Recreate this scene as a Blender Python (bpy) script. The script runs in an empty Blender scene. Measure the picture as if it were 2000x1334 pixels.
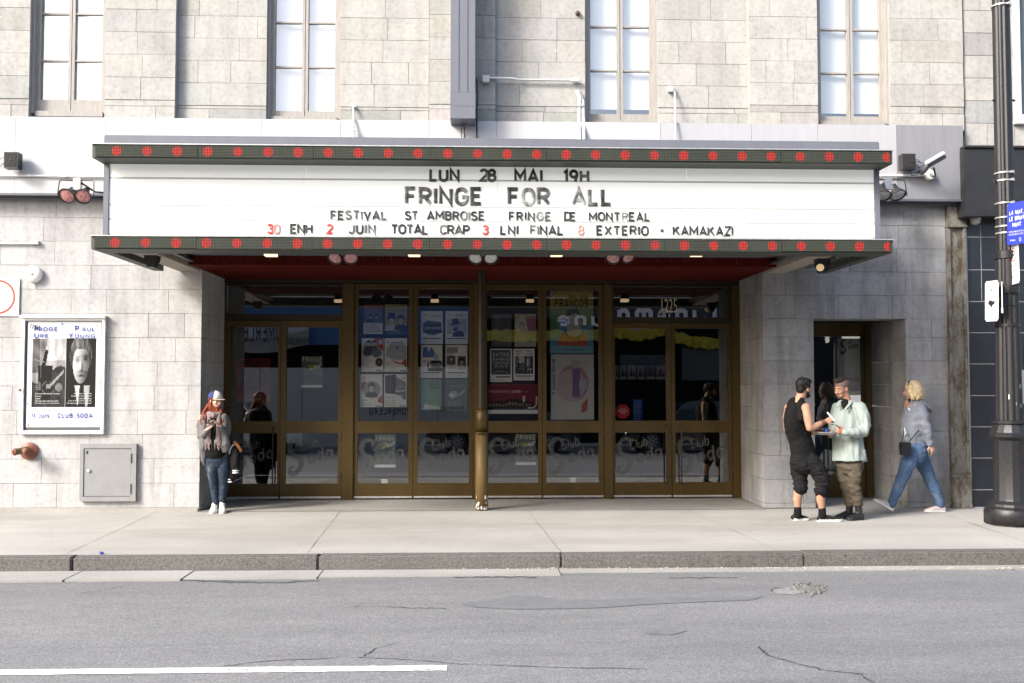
import bpy, bmesh, math, random
from mathutils import Vector, Matrix, Euler, noise
R = math.radians
SC = bpy.context.scene
COL = SC.collection
random.seed(7)
# ------------------------------------------------------------------ camera
FPX = 1950.0
cam_d = bpy.data.cameras.new('camera'); cam = bpy.data.objects.new('camera', cam_d); COL.objects.link(cam)
CAM = Vector((0.0, -13.0, 1.62))
cam.location = CAM
cam.rotation_euler = Euler((R(90 + 2.44), 0, R(-2.07)), 'XYZ')
cam_d.sensor_width = 36.0; cam_d.lens = FPX / 2000 * 36.0
cam_d.clip_start = 0.05; cam_d.clip_end = 500
SC.camera = cam
CR = cam.rotation_euler.to_matrix()
# ------------------------------------------------------------------ sky and sun
SUN_DIR = Vector((1.55, 1.12, -1.27)).normalized()           # way the light travels
w = bpy.data.worlds.new('World'); SC.world = w; w.use_nodes = True
nt = w.node_tree; bg = nt.nodes['Background']
sky = nt.nodes.new('ShaderNodeTexSky'); sky.sky_type = 'NISHITA'; sky.sun_disc = False
sky.sun_elevation = math.asin(-SUN_DIR.z)
sky.sun_rotation = math.atan2(-SUN_DIR.x, -SUN_DIR.y)
sky.air_density = 1.0; sky.dust_density = 4.0; sky.ozone_density = 0.6
nt.links.new(sky.outputs[0], bg.inputs[0]); bg.inputs[1].default_value = 0.15
sun_d = bpy.data.lights.new('sun', 'SUN'); sun_d.energy = 2.2; sun_d.angle = R(15); sun_d.color = (1.0, 0.988, 0.955)
sun = bpy.data.objects.new('sun', sun_d); COL.objects.link(sun)
sun.rotation_euler = SUN_DIR.to_track_quat('-Z', 'Y').to_euler()
SC.view_settings.view_transform = 'Standard'; SC.view_settings.look = 'None'
SC.view_settings.gamma = 1; SC.view_settings.use_curve_mapping = False
SC.view_settings.exposure = 1.36
SC.render.engine = 'CYCLES'
SC.cycles.use_denoising = True
SC.cycles.max_bounces = 8; SC.cycles.transparent_max_bounces = 16
SC.cycles.caustics_reflective = False; SC.cycles.caustics_refractive = False
SC.cycles.sample_clamp_indirect = 6

# ------------------------------------------------------------------ helpers
def at(px, py, Y):
    """world point on plane Y=const seen at pixel (px,py) of the 2000x1334 photograph"""
    d = CR @ Vector(((px - 1000) / FPX, -(py - 667) / FPX, -1))
    t = (Y - CAM.y) / d.y
    return CAM + d * t
def atz(px, py, z):
    d = CR @ Vector(((px - 1000) / FPX, -(py - 667) / FPX, -1))
    t = (z - CAM.z) / d.z
    return CAM + d * t
DOORY = 1.2
def refl(px, py, Ye):
    p = at(px, py - 46, 2 * DOORY - Ye); return Vector((p.x, Ye, p.z))
def X(px, Y=0.0, py=750): return at(px, py, Y).x
def Z(py, Y=0.0, px=1000): return at(px, py, Y).z

def link(name, me, mats=None, parent=None):
    o = bpy.data.objects.new(name, me); COL.objects.link(o)
    if mats is not None:
        for m in (mats if isinstance(mats, (list, tuple)) else [mats]): me.materials.append(m)
    if parent is not None: o.parent = parent
    return o
def obj(name, bm, mats, parent=None, smooth=False, bevel=0.0, loc=None):
    if bevel:
        bmesh.ops.bevel(bm, geom=[e for e in bm.edges if len(e.link_faces) == 2 and e.calc_face_angle(0) > 0.5], offset=bevel, segments=2, affect='EDGES', clamp_overlap=True)
    bmesh.ops.recalc_face_normals(bm, faces=bm.faces)
    me = bpy.data.meshes.new(name); bm.to_mesh(me); bm.free()
    if smooth: smooth_mesh(me, smooth if not isinstance(smooth, bool) else 40)
    o = link(name, me, mats, parent)
    if loc is not None: o.location = loc
    return o
def smooth_mesh(me, ang=40):
    for p in me.polygons: p.use_smooth = True
    if ang < 180:
        try: me.set_sharp_from_angle(angle=R(ang))
        except Exception: pass
def tag(o, label, cat, group=None, kind=None):
    o['label'] = label; o['category'] = cat
    if group: o['group'] = group
    if kind: o['kind'] = kind
    return o
def empty(name, loc, label=None, cat=None, group=None):
    o = bpy.data.objects.new(name, None); COL.objects.link(o); o.location = loc; o.empty_display_size = 0.1
    if label: tag(o, label, cat, group)
    return o
def empty_part(name, parent):
    o = bpy.data.objects.new(name, None); COL.objects.link(o); o.parent = parent; o.empty_display_size = 0.05
    return o
def structure(name, bm, mats, smooth=False, parent=None):
    o = obj(name, bm, mats, parent, smooth)
    if parent is None: o['kind'] = 'structure'
    return o
def newbm(): return bmesh.new()
def box(bm, x0, x1, y0, y1, z0, z1, mi=0):
    vs = [bm.verts.new(c) for c in ((x0,y0,z0),(x1,y0,z0),(x1,y1,z0),(x0,y1,z0),(x0,y0,z1),(x1,y0,z1),(x1,y1,z1),(x0,y1,z1))]
    fs = []
    for q in ((0,3,2,1),(4,5,6,7),(0,1,5,4),(1,2,6,5),(2,3,7,6),(3,0,4,7)):
        f = bm.faces.new([vs[i] for i in q]); f.material_index = mi; fs.append(f)
    return fs
def quad(bm, a, b, c, d, mi=0):
    f = bm.faces.new([bm.verts.new(p) for p in (a, b, c, d)]); f.material_index = mi; return f
def prism(bm, pts2, y0, y1, mi=0):
    """extrude an x,z outline between two y planes"""
    a = [bm.verts.new((p[0], y0, p[1])) for p in pts2]; b = [bm.verts.new((p[0], y1, p[1])) for p in pts2]
    n = len(a)
    f = bm.faces.new(a); f.material_index = mi
    f = bm.faces.new(list(reversed(b))); f.material_index = mi
    for i in range(n):
        f = bm.faces.new((a[i], b[i], b[(i+1) % n], a[(i+1) % n])); f.material_index = mi
def frame_axes(t, ref):
    t = t.normalized(); d = ref - t * ref.dot(t)
    if d.length < 1e-4:
        ref = Vector((1, 0, 0)) if abs(t.x) < .9 else Vector((0, 0, 1)); d = ref - t * ref.dot(t)
    d.normalize(); return t.cross(d).normalized(), d
def tube(bm, pts, rad, n=12, ref=(0, 1, 0), mi=0, cap=True, round_caps=True):
    pts = [Vector(p) for p in pts]; ref = Vector(ref)
    if isinstance(rad, (int, float)): rad = [rad] * len(pts)
    rad = [(r, r) if isinstance(r, (int, float)) else r for r in rad]
    rings = []
    m = len(pts)
    P, Rr, T = [], [], []
    for i in range(m):
        t = (pts[min(i+1, m-1)] - pts[max(i-1, 0)])
        if t.length < 1e-9: t = Vector((0, 0, 1))
        P.append(pts[i]); Rr.append(rad[i]); T.append(t.normalized())
    if cap and round_caps:
        def ext(i, s):
            rm = min(Rr[i]); out = []
            for k, sc in ((.55, .83), (.9, .45)):
                out.append((P[i] + T[i] * s * rm * k, (Rr[i][0] * sc, Rr[i][1] * sc), T[i]))
            return out
        a = ext(0, -1); b = ext(m - 1, 1)
        P = [q[0] for q in reversed(a)] + P + [q[0] for q in b]
        Rr = [q[1] for q in reversed(a)] + Rr + [q[1] for q in b]
        T = [q[2] for q in reversed(a)] + T + [q[2] for q in b]
    for p, r, t in zip(P, Rr, T):
        s, d = frame_axes(t, ref)
        rings.append([bm.verts.new(p + s * (math.cos(2*math.pi*k/n) * r[0]) + d * (math.sin(2*math.pi*k/n) * r[1])) for k in range(n)])
    for a, b in zip(rings, rings[1:]):
        for k in range(n):
            f = bm.faces.new((a[k], a[(k+1) % n], b[(k+1) % n], b[k])); f.material_index = mi; f.smooth = True
    if cap:
        f = bm.faces.new(list(reversed(rings[0]))); f.material_index = mi
        f = bm.faces.new(rings[-1]); f.material_index = mi
def lathe(bm, prof, origin=(0,0,0), axis=(0,0,1), n=24, mi=0):
    """prof: list of (radius, height along axis)"""
    o = Vector(origin); t = Vector(axis).normalized()
    s, d = frame_axes(t, Vector((0, 1, 0)))
    rings = []
    for r, h in prof:
        r = max(r, 1e-4)
        rings.append([bm.verts.new(o + t*h + s*(math.cos(2*math.pi*k/n)*r) + d*(math.sin(2*math.pi*k/n)*r)) for k in range(n)])
    for a, b in zip(rings, rings[1:]):
        for k in range(n):
            f = bm.faces.new((a[k], a[(k+1) % n], b[(k+1) % n], b[k])); f.material_index = mi; f.smooth = True
    f = bm.faces.new(list(reversed(rings[0]))); f.material_index = mi
    f = bm.faces.new(rings[-1]); f.material_index = mi
def ell(bm, c, rx, ry, rz, M=None, nu=16, nv=10, mi=0):
    c = Vector(c); M = M or Matrix.Identity(3)
    top = bm.verts.new(c + M @ Vector((0, 0, rz))); bot = bm.verts.new(c + M @ Vector((0, 0, -rz)))
    rings = []
    for j in range(1, nv):
        th = math.pi * j / nv
        rings.append([bm.verts.new(c + M @ Vector((rx*math.sin(th)*math.cos(2*math.pi*k/nu), ry*math.sin(th)*math.sin(2*math.pi*k/nu), rz*math.cos(th)))) for k in range(nu)])
    for k in range(nu):
        f = bm.faces.new((top, rings[0][k], rings[0][(k+1) % nu])); f.material_index = mi; f.smooth = True
        f = bm.faces.new((bot, rings[-1][(k+1) % nu], rings[-1][k])); f.material_index = mi; f.smooth = True
    for a, b in zip(rings, rings[1:]):
        for k in range(nu):
            f = bm.faces.new((a[k], b[k], b[(k+1) % nu], a[(k+1) % nu])); f.material_index = mi; f.smooth = True

# text as mesh (built-in font), cached ------------------------------------
_txt = {}
def text_me(s, bold=0.0, extrude=0.0, bevel=0.0, shear=0.0, space=1.0):
    k = (s, bold, extrude, bevel, shear, space)
    if k in _txt: return _txt[k]
    cu = bpy.data.curves.new('glyphs', 'FONT'); cu.body = s; cu.offset = bold; cu.extrude = extrude; cu.bevel_depth = bevel
    cu.bevel_resolution = 0; cu.shear = shear; cu.space_character = space; cu.resolution_u = 3
    o = bpy.data.objects.new('glyphs', cu); COL.objects.link(o)
    bpy.context.view_layer.update()
    dg = bpy.context.evaluated_depsgraph_get()
    me = bpy.data.meshes.new_from_object(o.evaluated_get(dg))
    bpy.data.objects.remove(o); bpy.data.curves.remove(cu)
    vs = [v.co.copy() for v in me.vertices]; fs = [tuple(p.vertices) for p in me.polygons]
    bpy.data.meshes.remove(me)
    if vs:
        x0 = min(v.x for v in vs); x1 = max(v.x for v in vs); y0 = min(v.y for v in vs); y1 = max(v.y for v in vs)
    else: x0 = x1 = y0 = y1 = 0
    _txt[k] = (vs, fs, x0, x1, y0, y1); return _txt[k]
def put_text(bm, s, x0, x1, z0, z1, y, mi=0, bold=0.0, shear=0.0, depth=None, M=None, extrude=0.0, bevel=0.0, space=1.0, mirror=False):
    """fit text into the x,z rectangle on plane y (facing -y)"""
    vs, fs, a0, a1, b0, b1 = text_me(s, bold, extrude, bevel, shear, space)
    if a1 <= a0: return
    sx = (x1 - x0) / (a1 - a0); sz = (z1 - z0) / (b1 - b0)
    sy = depth if depth is not None else 1.0
    nv = []
    for v in vs:
        p = Vector((x0 + (v.x - a0) * sx, y - v.z * sy, z0 + (v.y - b0) * sz))
        if mirror: p.x = x0 + x1 - p.x
        nv.append(bm.verts.new(M @ p if M else p))
    for f in fs:
        try:
            q = bm.faces.new([nv[i] for i in f]); q.material_index = mi
        except ValueError: pass

# ------------------------------------------------------------------ materials
def base_mat(name):
    m = bpy.data.materials.new(name); m.use_nodes = True
    return m, m.node_tree, m.node_tree.nodes['Principled BSDF']
def N(t, typ, **kw):
    n = t.nodes.new(typ)
    for k, v in kw.items(): setattr(n, k, v)
    return n
def noise_node(t, scale, detail=4, rough=.6, vec=None, stretch=None):
    n = N(t, 'ShaderNodeTexNoise'); n.inputs['Scale'].default_value = scale; n.inputs['Detail'].default_value = detail; n.inputs['Roughness'].default_value = rough
    tc = N(t, 'ShaderNodeTexCoord'); src = tc.outputs['Object']
    if stretch:
        mp = N(t, 'ShaderNodeMapping'); mp.inputs['Scale'].default_value = stretch; t.links.new(src, mp.inputs[0]); src = mp.outputs[0]
    t.links.new(src, n.inputs['Vector']); return n
def ramp(t, src, stops):
    r = N(t, 'ShaderNodeValToRGB'); e = r.color_ramp.elements
    while len(e) < len(stops): e.new(.5)
    for i, (p, c) in enumerate(stops):
        e[i].position = p; e[i].color = (c[0], c[1], c[2], 1) if isinstance(c, (tuple, list)) else (c, c, c, 1)
    t.links.new(src, r.inputs[0]); return r
def mixc(t, a, b, fac, mode='MIX'):
    m = N(t, 'ShaderNodeMix'); m.data_type = 'RGBA'; m.blend_type = mode
    for s, v in ((6, a), (7, b)):
        if hasattr(v, 'links'): t.links.new(v, m.inputs[s])
        else: m.inputs[s].default_value = (v[0], v[1], v[2], 1)
    if hasattr(fac, 'links'): t.links.new(fac, m.inputs[0])
    else: m.inputs[0].default_value = fac
    return m.outputs[2]
def simple(name, col, rough=.6, metal=0.0, var=.12, scale=6, bump=0.0, bscale=60, spec=.5, stretch=None, coat=0.0):
    m, t, p = base_mat(name)
    n = noise_node(t, scale, 5, .65, stretch=stretch)
    r = ramp(t, n.outputs[0], [(.25, tuple(c * (1 - var) for c in col)), (.75, tuple(min(1, c * (1 + var)) for c in col))])
    t.links.new(r.outputs[0], p.inputs['Base Color'])
    p.inputs['Roughness'].default_value = rough; p.inputs['Metallic'].default_value = metal; p.inputs['Specular IOR Level'].default_value = spec
    if coat: p.inputs['Coat Weight'].default_value = coat
    if bump:
        nb = noise_node(t, bscale, 4, .6, stretch=stretch); b = N(t, 'ShaderNodeBump'); b.inputs['Strength'].default_value = bump; b.inputs['Distance'].default_value = .01
        t.links.new(nb.outputs[0], b.inputs['Height']); t.links.new(b.outputs[0], p.inputs['Normal'])
    return m
def emit_mat(name, col, strength):
    m, t, p = base_mat(name); p.inputs['Base Color'].default_value = (*col, 1)
    p.inputs['Emission Color'].default_value = (*col, 1); p.inputs['Emission Strength'].default_value = strength; return m
def glass_mat(name, tint=.55, refl=.10, rough=0.0, col=None):
    m = bpy.data.materials.new(name); m.use_nodes = True; t = m.node_tree; t.nodes.clear()
    out = N(t, 'ShaderNodeOutputMaterial'); mx = N(t, 'ShaderNodeMixShader'); tr = N(t, 'ShaderNodeBsdfTransparent'); gl = N(t, 'ShaderNodeBsdfGlossy')
    c = col or (tint, tint * 1.01, tint * 1.0)
    tr.inputs[0].default_value = (*c, 1); gl.inputs['Roughness'].default_value = rough; gl.inputs[0].default_value = (1, 1, 1, 1)
    lw = N(t, 'ShaderNodeLayerWeight'); lw.inputs[0].default_value = .5
    pw = N(t, 'ShaderNodeMath', operation='POWER'); pw.inputs[1].default_value = 5; t.links.new(lw.outputs['Facing'], pw.inputs[0])
    ma = N(t, 'ShaderNodeMath', operation='MULTIPLY_ADD'); ma.inputs[1].default_value = .85; ma.inputs[2].default_value = refl; t.links.new(pw.outputs[0], ma.inputs[0])
    cl = N(t, 'ShaderNodeClamp'); t.links.new(ma.outputs[0], cl.inputs[0])
    t.links.new(cl.outputs[0], mx.inputs[0]); t.links.new(tr.outputs[0], mx.inputs[1]); t.links.new(gl.outputs[0], mx.inputs[2]); t.links.new(mx.outputs[0], out.inputs[0])
    return m
def stone_mat(name, col, dark, light, soot=.35, warm=(1, 1, 1), bump=.25, streak=.3):
    m, t, p = base_mat(name)
    at_ = N(t, 'ShaderNodeAttribute', attribute_name='tint')
    n1 = noise_node(t, 2.3, 6, .65); n2 = noise_node(t, 17, 6, .7); n3 = noise_node(t, 90, 3, .6)
    c1 = ramp(t, n1.outputs[0], [(.3, dark), (.52, col), (.75, light)])
    c = mixc(t, c1.outputs[0], at_.outputs['Color'], 1.0, 'MULTIPLY')
    r2 = ramp(t, n2.outputs[0], [(.34, (.80, .80, .80)), (.5, (1, 1, 1)), (.72, (1.07, 1.07, 1.06))])
    c = mixc(t, c, r2.outputs[0], .85, 'MULTIPLY')
    # vertical weather streaks and soot
    ns = noise_node(t, 3.0, 5, .7, stretch=(1.6, 1.6, .22)); rs = ramp(t, ns.outputs[0], [(.36, (1 - soot, 1 - soot, 1 - soot)), (.55, (1, 1, 1))])
    c = mixc(t, c, rs.outputs[0], streak, 'MULTIPLY')
    r3 = ramp(t, n3.outputs[0], [(.30, (.82, .82, .82)), (.42, (1, 1, 1)), (.70, (1, 1, 1)), (.78, (1.12, 1.12, 1.12))]); c = mixc(t, c, r3.outputs[0], .8, 'MULTIPLY')
    n5 = noise_node(t, 4.2, 6, .72); c = mixc(t, c, (.62, .615, .59), ramp(t, n5.outputs[0], [(.665, 0), (.71, .45)]).outputs[0])      # pale splashes of old render
    n6 = noise_node(t, 6.5, 7, .78); c = mixc(t, c, ramp(t, n6.outputs[0], [(.27, (.62, .61, .59)), (.36, (1, 1, 1))]).outputs[0], .5, 'MULTIPLY')
    t.links.new(c, p.inputs['Base Color']); p.inputs['Roughness'].default_value = .9; p.inputs['Specular IOR Level'].default_value = .25
    b = N(t, 'ShaderNodeBump'); b.inputs['Strength'].default_value = bump; b.inputs['Distance'].default_value = .012
    mb = N(t, 'ShaderNodeMath', operation='ADD'); t.links.new(n2.outputs[0], mb.inputs[0]); t.links.new(n3.outputs[0], mb.inputs[1])
    t.links.new(mb.outputs[0], b.inputs['Height']); t.links.new(b.outputs[0], p.inputs['Normal'])
    return m
MT = {}
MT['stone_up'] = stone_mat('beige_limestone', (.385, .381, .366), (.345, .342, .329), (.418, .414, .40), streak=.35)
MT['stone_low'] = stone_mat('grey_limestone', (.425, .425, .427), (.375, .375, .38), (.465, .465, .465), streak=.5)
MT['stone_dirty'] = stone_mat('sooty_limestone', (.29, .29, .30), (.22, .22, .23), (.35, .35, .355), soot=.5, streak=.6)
MT['stone_right'] = stone_mat('weathered_shaded_limestone', (.285, .285, .292), (.22, .22, .23), (.335, .335, .34), soot=.45, streak=.6)  # streaked stone for the right wall, colour darkened further for the marquee's shade
MT['mortar'] = simple('mortar', (.30, .295, .285), .95)
MT['fascia'] = simple('mid_grey_paint', (.36, .365, .39), .55, var=.06, scale=2, stretch=(6, 1, .6))
MT['fascia_pale'] = simple('pale_grey_paint', (.43, .435, .455), .55, var=.05, scale=2, stretch=(6, 1, .6))
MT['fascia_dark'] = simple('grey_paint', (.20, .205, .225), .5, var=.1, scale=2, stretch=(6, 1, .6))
MT['slate'] = simple('slate_blue_paint', (.125, .135, .165), .5, var=.08, scale=5, stretch=(2, 2, .5))
MT['slate_dark'] = simple('dark_slate_paint', (.09, .095, .115), .5)
MT['bronze'] = simple('bronze_anodised', (.074, .046, .011), .42, .4, var=.22, scale=4, stretch=(1, 1, .4))
MT['bronze_dark'] = simple('dark_bronze', (.028, .020, .010), .45, .4, var=.2)
MT['alu'] = simple('worn_aluminium', (.5, .5, .49), .4, .6, var=.25, scale=20)
MT['black'] = simple('black_metal', (.018, .018, .02), .45, var=.3)
MT['black_matte'] = simple('black_rubber', (.012, .012, .013), .8)
MT['iron'] = simple('black_cast_iron', (.022, .022, .025), .42, .3, var=.4, scale=30, bump=.2, bscale=90)
MT['wood'] = simple('taupe_window_wood', (.30, .285, .27), .7, var=.22, scale=10, stretch=(8, 8, .6), bump=.15, bscale=40)
MT['wood_dark'] = simple('weathered_wood', (.16, .13, .12), .8, var=.35, scale=12, stretch=(8, 8, .5))
MT['blind'] = simple('pale_blind', (.78, .785, .80), .85, var=.03, scale=1)
MT['glass_win'] = glass_mat('window_glass', .97, .26)
MT['glass_door'] = glass_mat('tinted_door_glass', .66, .18)
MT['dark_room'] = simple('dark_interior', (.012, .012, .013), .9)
MT['red_ceiling'] = simple('oxblood_paint', (.070, .006, .004), .8, var=.15, scale=5, spec=.1)
MT['white_sign'] = simple('white_acrylic', (.74, .765, .75), .32, var=.02, scale=3)
MT['white_sign'].node_tree.nodes['Principled BSDF'].inputs['Emission Color'].default_value = (1, 1, .97, 1); MT['white_sign'].node_tree.nodes['Principled BSDF'].inputs['Emission Strength'].default_value = .11   # weak glow added to even out the strip's shade on the face
MT['rail'] = simple('pale_rail', (.47, .48, .475), .35)
MT['beige_beam'] = simple('beige_plaster', (.30, .26, .22), .8, var=.15)
MT['soffit'] = simple('grey_soffit_metal', (.13, .135, .14), .28, .6, var=.25)
MT['white'] = simple('white_paint', (.74, .74, .73), .5, var=.05)
MT['white_paper'] = simple('white_paper', (.74, .74, .75), .6, var=.03)
MT['pipe'] = simple('white_conduit', (.62, .62, .60), .5, var=.1)
MT['concrete'] = None
# ------------------------------------------------------------------ sign painter's capitals drawn as strokes
def _arc(cx, cy, rx, ry, a0, a1, n=9):
    return [(cx + rx*math.cos(R(a0 + (a1-a0)*i/n)), cy + ry*math.sin(R(a0 + (a1-a0)*i/n))) for i in range(n + 1)]
GL = {
 'A': (.66, [[(0, 0), (.33, 1), (.66, 0)], [(.12, .28), (.54, .28)]]), 'B': (.56, [[(0, 0), (0, 1), (.3, 1)] + _arc(.3, .77, .24, .23, 90, -90)[1:] + [(0, .54)], [(.3, .54)] + _arc(.3, .27, .26, .27, 90, -90) + [(0, 0)]]),
 'C': (.58, [_arc(.29, .68, .29, .32, 20, 180) + _arc(.29, .32, .29, .32, 180, 340)]), 'D': (.58, [[(0, 0), (0, 1), (.25, 1)] + _arc(.25, .67, .33, .33, 90, 0)[1:] + _arc(.25, .33, .33, .33, 0, -90) + [(0, 0)]]),
 'E': (.5, [[(.5, 1), (0, 1), (0, 0), (.5, 0)], [(0, .52), (.43, .52)]]), 'F': (.48, [[(.48, 1), (0, 1), (0, 0)], [(0, .5), (.42, .5)]]),
 'G': (.6, [_arc(.3, .68, .3, .32, 20, 180) + _arc(.3, .32, .3, .32, 180, 360)[:] + [(.6, .46), (.34, .46)]]), 'H': (.56, [[(0, 0), (0, 1)], [(.56, 0), (.56, 1)], [(0, .52), (.56, .52)]]),
 'I': (.001, [[(0, 0), (0, 1)]]), 'J': (.44, [[(.44, 1), (.44, .24)] + _arc(.22, .24, .22, .24, 0, -170)[1:]]), 'K': (.58, [[(0, 0), (0, 1)], [(.54, 1), (.02, .42)], [(.2, .60), (.58, 0)]]),
 'L': (.46, [[(0, 1), (0, 0), (.46, 0)]]), 'M': (.74, [[(0, 0), (0, 1), (.37, .30), (.74, 1), (.74, 0)]]), 'N': (.58, [[(0, 0), (0, 1), (.58, 0), (.58, 1)]]),
 'O': (.6, [_arc(.3, .66, .3, .34, 0, 180) + _arc(.3, .34, .3, .34, 180, 360) + [(.6, .66)]]), 'P': (.54, [[(0, 0), (0, 1), (.27, 1)] + _arc(.27, .73, .27, .27, 90, -90)[1:] + [(0, .46)]]),
 'Q': (.6, [_arc(.3, .66, .3, .34, 0, 180) + _arc(.3, .34, .3, .34, 180, 360) + [(.6, .66)], [(.36, .2), (.6, -.04)]]), 'R': (.56, [[(0, 0), (0, 1), (.28, 1)] + _arc(.28, .74, .26, .26, 90, -90)[1:] + [(0, .48)], [(.26, .48), (.56, 0)]]),
 'S': (.54, [_arc(.27, .75, .26, .25, 25, 180) + [(.03, .66), (.12, .55), (.42, .46), (.52, .34)] + _arc(.27, .25, .27, .25, 0, -160)]), 'T': (.56, [[(0, 1), (.56, 1)], [(.28, 1), (.28, 0)]]),
 'U': (.56, [[(0, 1), (0, .28)] + _arc(.28, .28, .28, .28, 180, 360)[1:] + [(.56, 1)]]), 'V': (.62, [[(0, 1), (.31, 0), (.62, 1)]]), 'W': (.9, [[(0, 1), (.22, 0), (.45, .9), (.68, 0), (.9, 1)]]),
 'X': (.6, [[(0, 0), (.6, 1)], [(0, 1), (.6, 0)]]), 'Y': (.6, [[(0, 1), (.3, .46), (.6, 1)], [(.3, .46), (.3, 0)]]), 'Z': (.54, [[(0, 1), (.54, 1), (0, 0), (.54, 0)]]),
 '0': (.52, [_arc(.26, .72, .26, .28, 0, 180) + _arc(.26, .28, .26, .28, 180, 360) + [(.52, .72)]]), '1': (.2, [[(0, .8), (.2, 1), (.2, 0)]]),
 '2': (.5, [_arc(.25, .74, .25, .26, 165, -20) + [(.42, .50), (0, 0), (.5, 0)]]), '3': (.5, [_arc(.24, .76, .23, .24, 160, -80) + [(.2, .53)], [(.2, .53)] + _arc(.24, .27, .26, .27, 85, -160)]),
 '5': (.5, [[(.46, 1), (.06, 1), (.03, .55)] + _arc(.24, .32, .26, .32, 110, -150)]), '7': (.5, [[(0, 1), (.5, 1), (.16, 0)]]), '8': (.52, [_arc(.26, .76, .22, .24, -90, 270, 14), _arc(.26, .27, .26, .27, 90, 450, 14)]),
 '9': (.52, [_arc(.26, .70, .26, .30, 0, 360, 14), [(.52, .70), (.50, .45), (.36, .0)]]), '4': (.54, [[(.38, 0), (.38, 1), (0, .3), (.54, .3)]]), '6': (.52, [_arc(.26, .30, .26, .30, 0, 360, 14), [(.0, .32), (.06, .62), (.26, 1)]]),
 '+': (.36, [[(0, .5), (.36, .5)], [(.18, .30), (.18, .70)]]), '-': (.3, [[(0, .45), (.3, .45)]]), ',': (.06, [[(.06, .08), (0, -.12)]]), '.': (.02, [[(0, 0), (0, .05)]]), "'": (.02, [[(0, 1), (0, .8)]]), '/': (.4, [[(0, 0), (.4, 1)]]),
 ' ': (.26, []), 'l': (.001, [[(0, 0), (0, 1)]]), 'u': (.42, [[(0, .62), (0, .2)] + _arc(.2, .2, .2, .2, 180, 330)[1:] + [(.42, .3)], [(.42, .62), (.42, 0)]]), 'b': (.44, [[(0, 1), (0, 0)], _arc(.22, .31, .22, .31, 0, 360, 12)]),
 'o': (.44, [_arc(.22, .31, .22, .31, 0, 360, 12)]), 'd': (.44, [_arc(.22, .31, .22, .31, 0, 360, 12), [(.44, 1), (.44, 0)]]), 'a': (.46, [_arc(.22, .31, .22, .31, 0, 360, 12), [(.44, .62), (.44, .1), (.54, .02)]]),
 'n': (.42, [[(0, 0), (0, .62)], [(0, .36)] + _arc(.21, .40, .21, .22, 170, 0) + [(.42, 0)]]), 'e': (.44, [[(0, .33), (.44, .33)] + _arc(.22, .31, .22, .31, 5, 310)]), 'm': (.7, [[(0, 0), (0, .62)], [(0, .36)] + _arc(.18, .42, .17, .2, 170, 0) + [(.35, 0)], [(.35, .38)] + _arc(.53, .42, .17, .2, 170, 0) + [(.70, 0)]]), 'i': (.001, [[(0, 0), (0, .62)], [(0, .82), (0, .92)]]),
}
def _lanes(pts, t, offs):
    """offset polylines with mitred corners; offs in half-widths"""
    P = [Vector(p) for p in pts]; closed = (P[0] - P[-1]).length < 1e-4; out = []
    if closed: P = P[:-1]
    n = len(P)
    for i in range(n):
        a = P[(i-1) % n] if (closed or i > 0) else None; c = P[(i+1) % n] if (closed or i < n - 1) else None
        d0 = (P[i] - a).normalized() if a is not None else None; d1 = (c - P[i]).normalized() if c is not None else None
        if d0 is None: d0 = d1
        if d1 is None: d1 = d0
        t_ = d0 + d1
        t_ = t_.normalized() if t_.length > .05 else d1
        nrm = Vector((-t_.y, t_.x)); k = min(1.0 / max(nrm.dot(Vector((-d1.y, d1.x))), .35), 2.2)
        q = P[i]
        out.append([q + nrm * (o * t / 2 * k) for o in offs])
    if closed: out.append(out[0])
    return out, closed
def stroke_word(bm, s, x0, x1, z0, z1, y, mi=0, t=.16, M=None, mirror=False, shear=0.0, gap=.24, depth=0.0):
    """fit a word of strokes into the rectangle (t = stroke weight as a share of the height)"""
    H = z1 - z0; h = 1 - t; w = sum(GL.get(c, GL['O'])[0] for c in s) + (len(s)) * t + gap * (len(s) - 1)
    sx = (x1 - x0) / w; X0 = t / 2; k = 0
    for c in s:
        gw, st = GL.get(c, GL['O'])
        for pts in st:
            pl = [(X0 + p[0] + shear * p[1] * .6, t/2 + p[1] * h) for p in pts]
            k += 1
            if depth: L, cl = _lanes(pl, t, (-1, -1, -.45, .45, 1, 1)); ys = (0, -.45*depth, -depth, -depth, -.45*depth, 0)
            else: L, cl = _lanes(pl, t, (-1, 1)); ys = (0, 0)
            rows = []
            for ring in L:
                row = []
                for q, dy in zip(ring, ys):
                    px = x0 + q.x * sx
                    if mirror: px = x0 + x1 - px
                    p = Vector((px, y + dy - .00022 * k, z0 + q.y * H)); row.append(bm.verts.new(M @ p if M else p))
                rows.append(row)
            for a, b in zip(rows, rows[1:]):
                for i in range(len(a) - 1):
                    f = bm.faces.new((a[i], a[i+1], b[i+1], b[i])); f.material_index = mi
            if depth and not cl:
                for row in (rows[0], rows[-1]):
                    f = bm.faces.new(row); f.material_index = mi
        X0 += gw + t + gap
_put_text = put_text
def put_text(bm, s, x0, x1, z0, z1, y, mi=0, bold=0.0, shear=0.0, M=None, mirror=False, **k):
    if bold >= .012 and all(c in GL for c in s):
        stroke_word(bm, s, x0, x1, z0, z1, y, mi, .13 if bold < .02 else .17 if bold < .04 else .21, M, mirror, shear, .24 if not shear else .10)
    else: _put_text(bm, s, x0, x1, z0, z1, y, mi, bold=min(bold, .006), shear=shear, M=M, mirror=mirror, **k)
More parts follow.
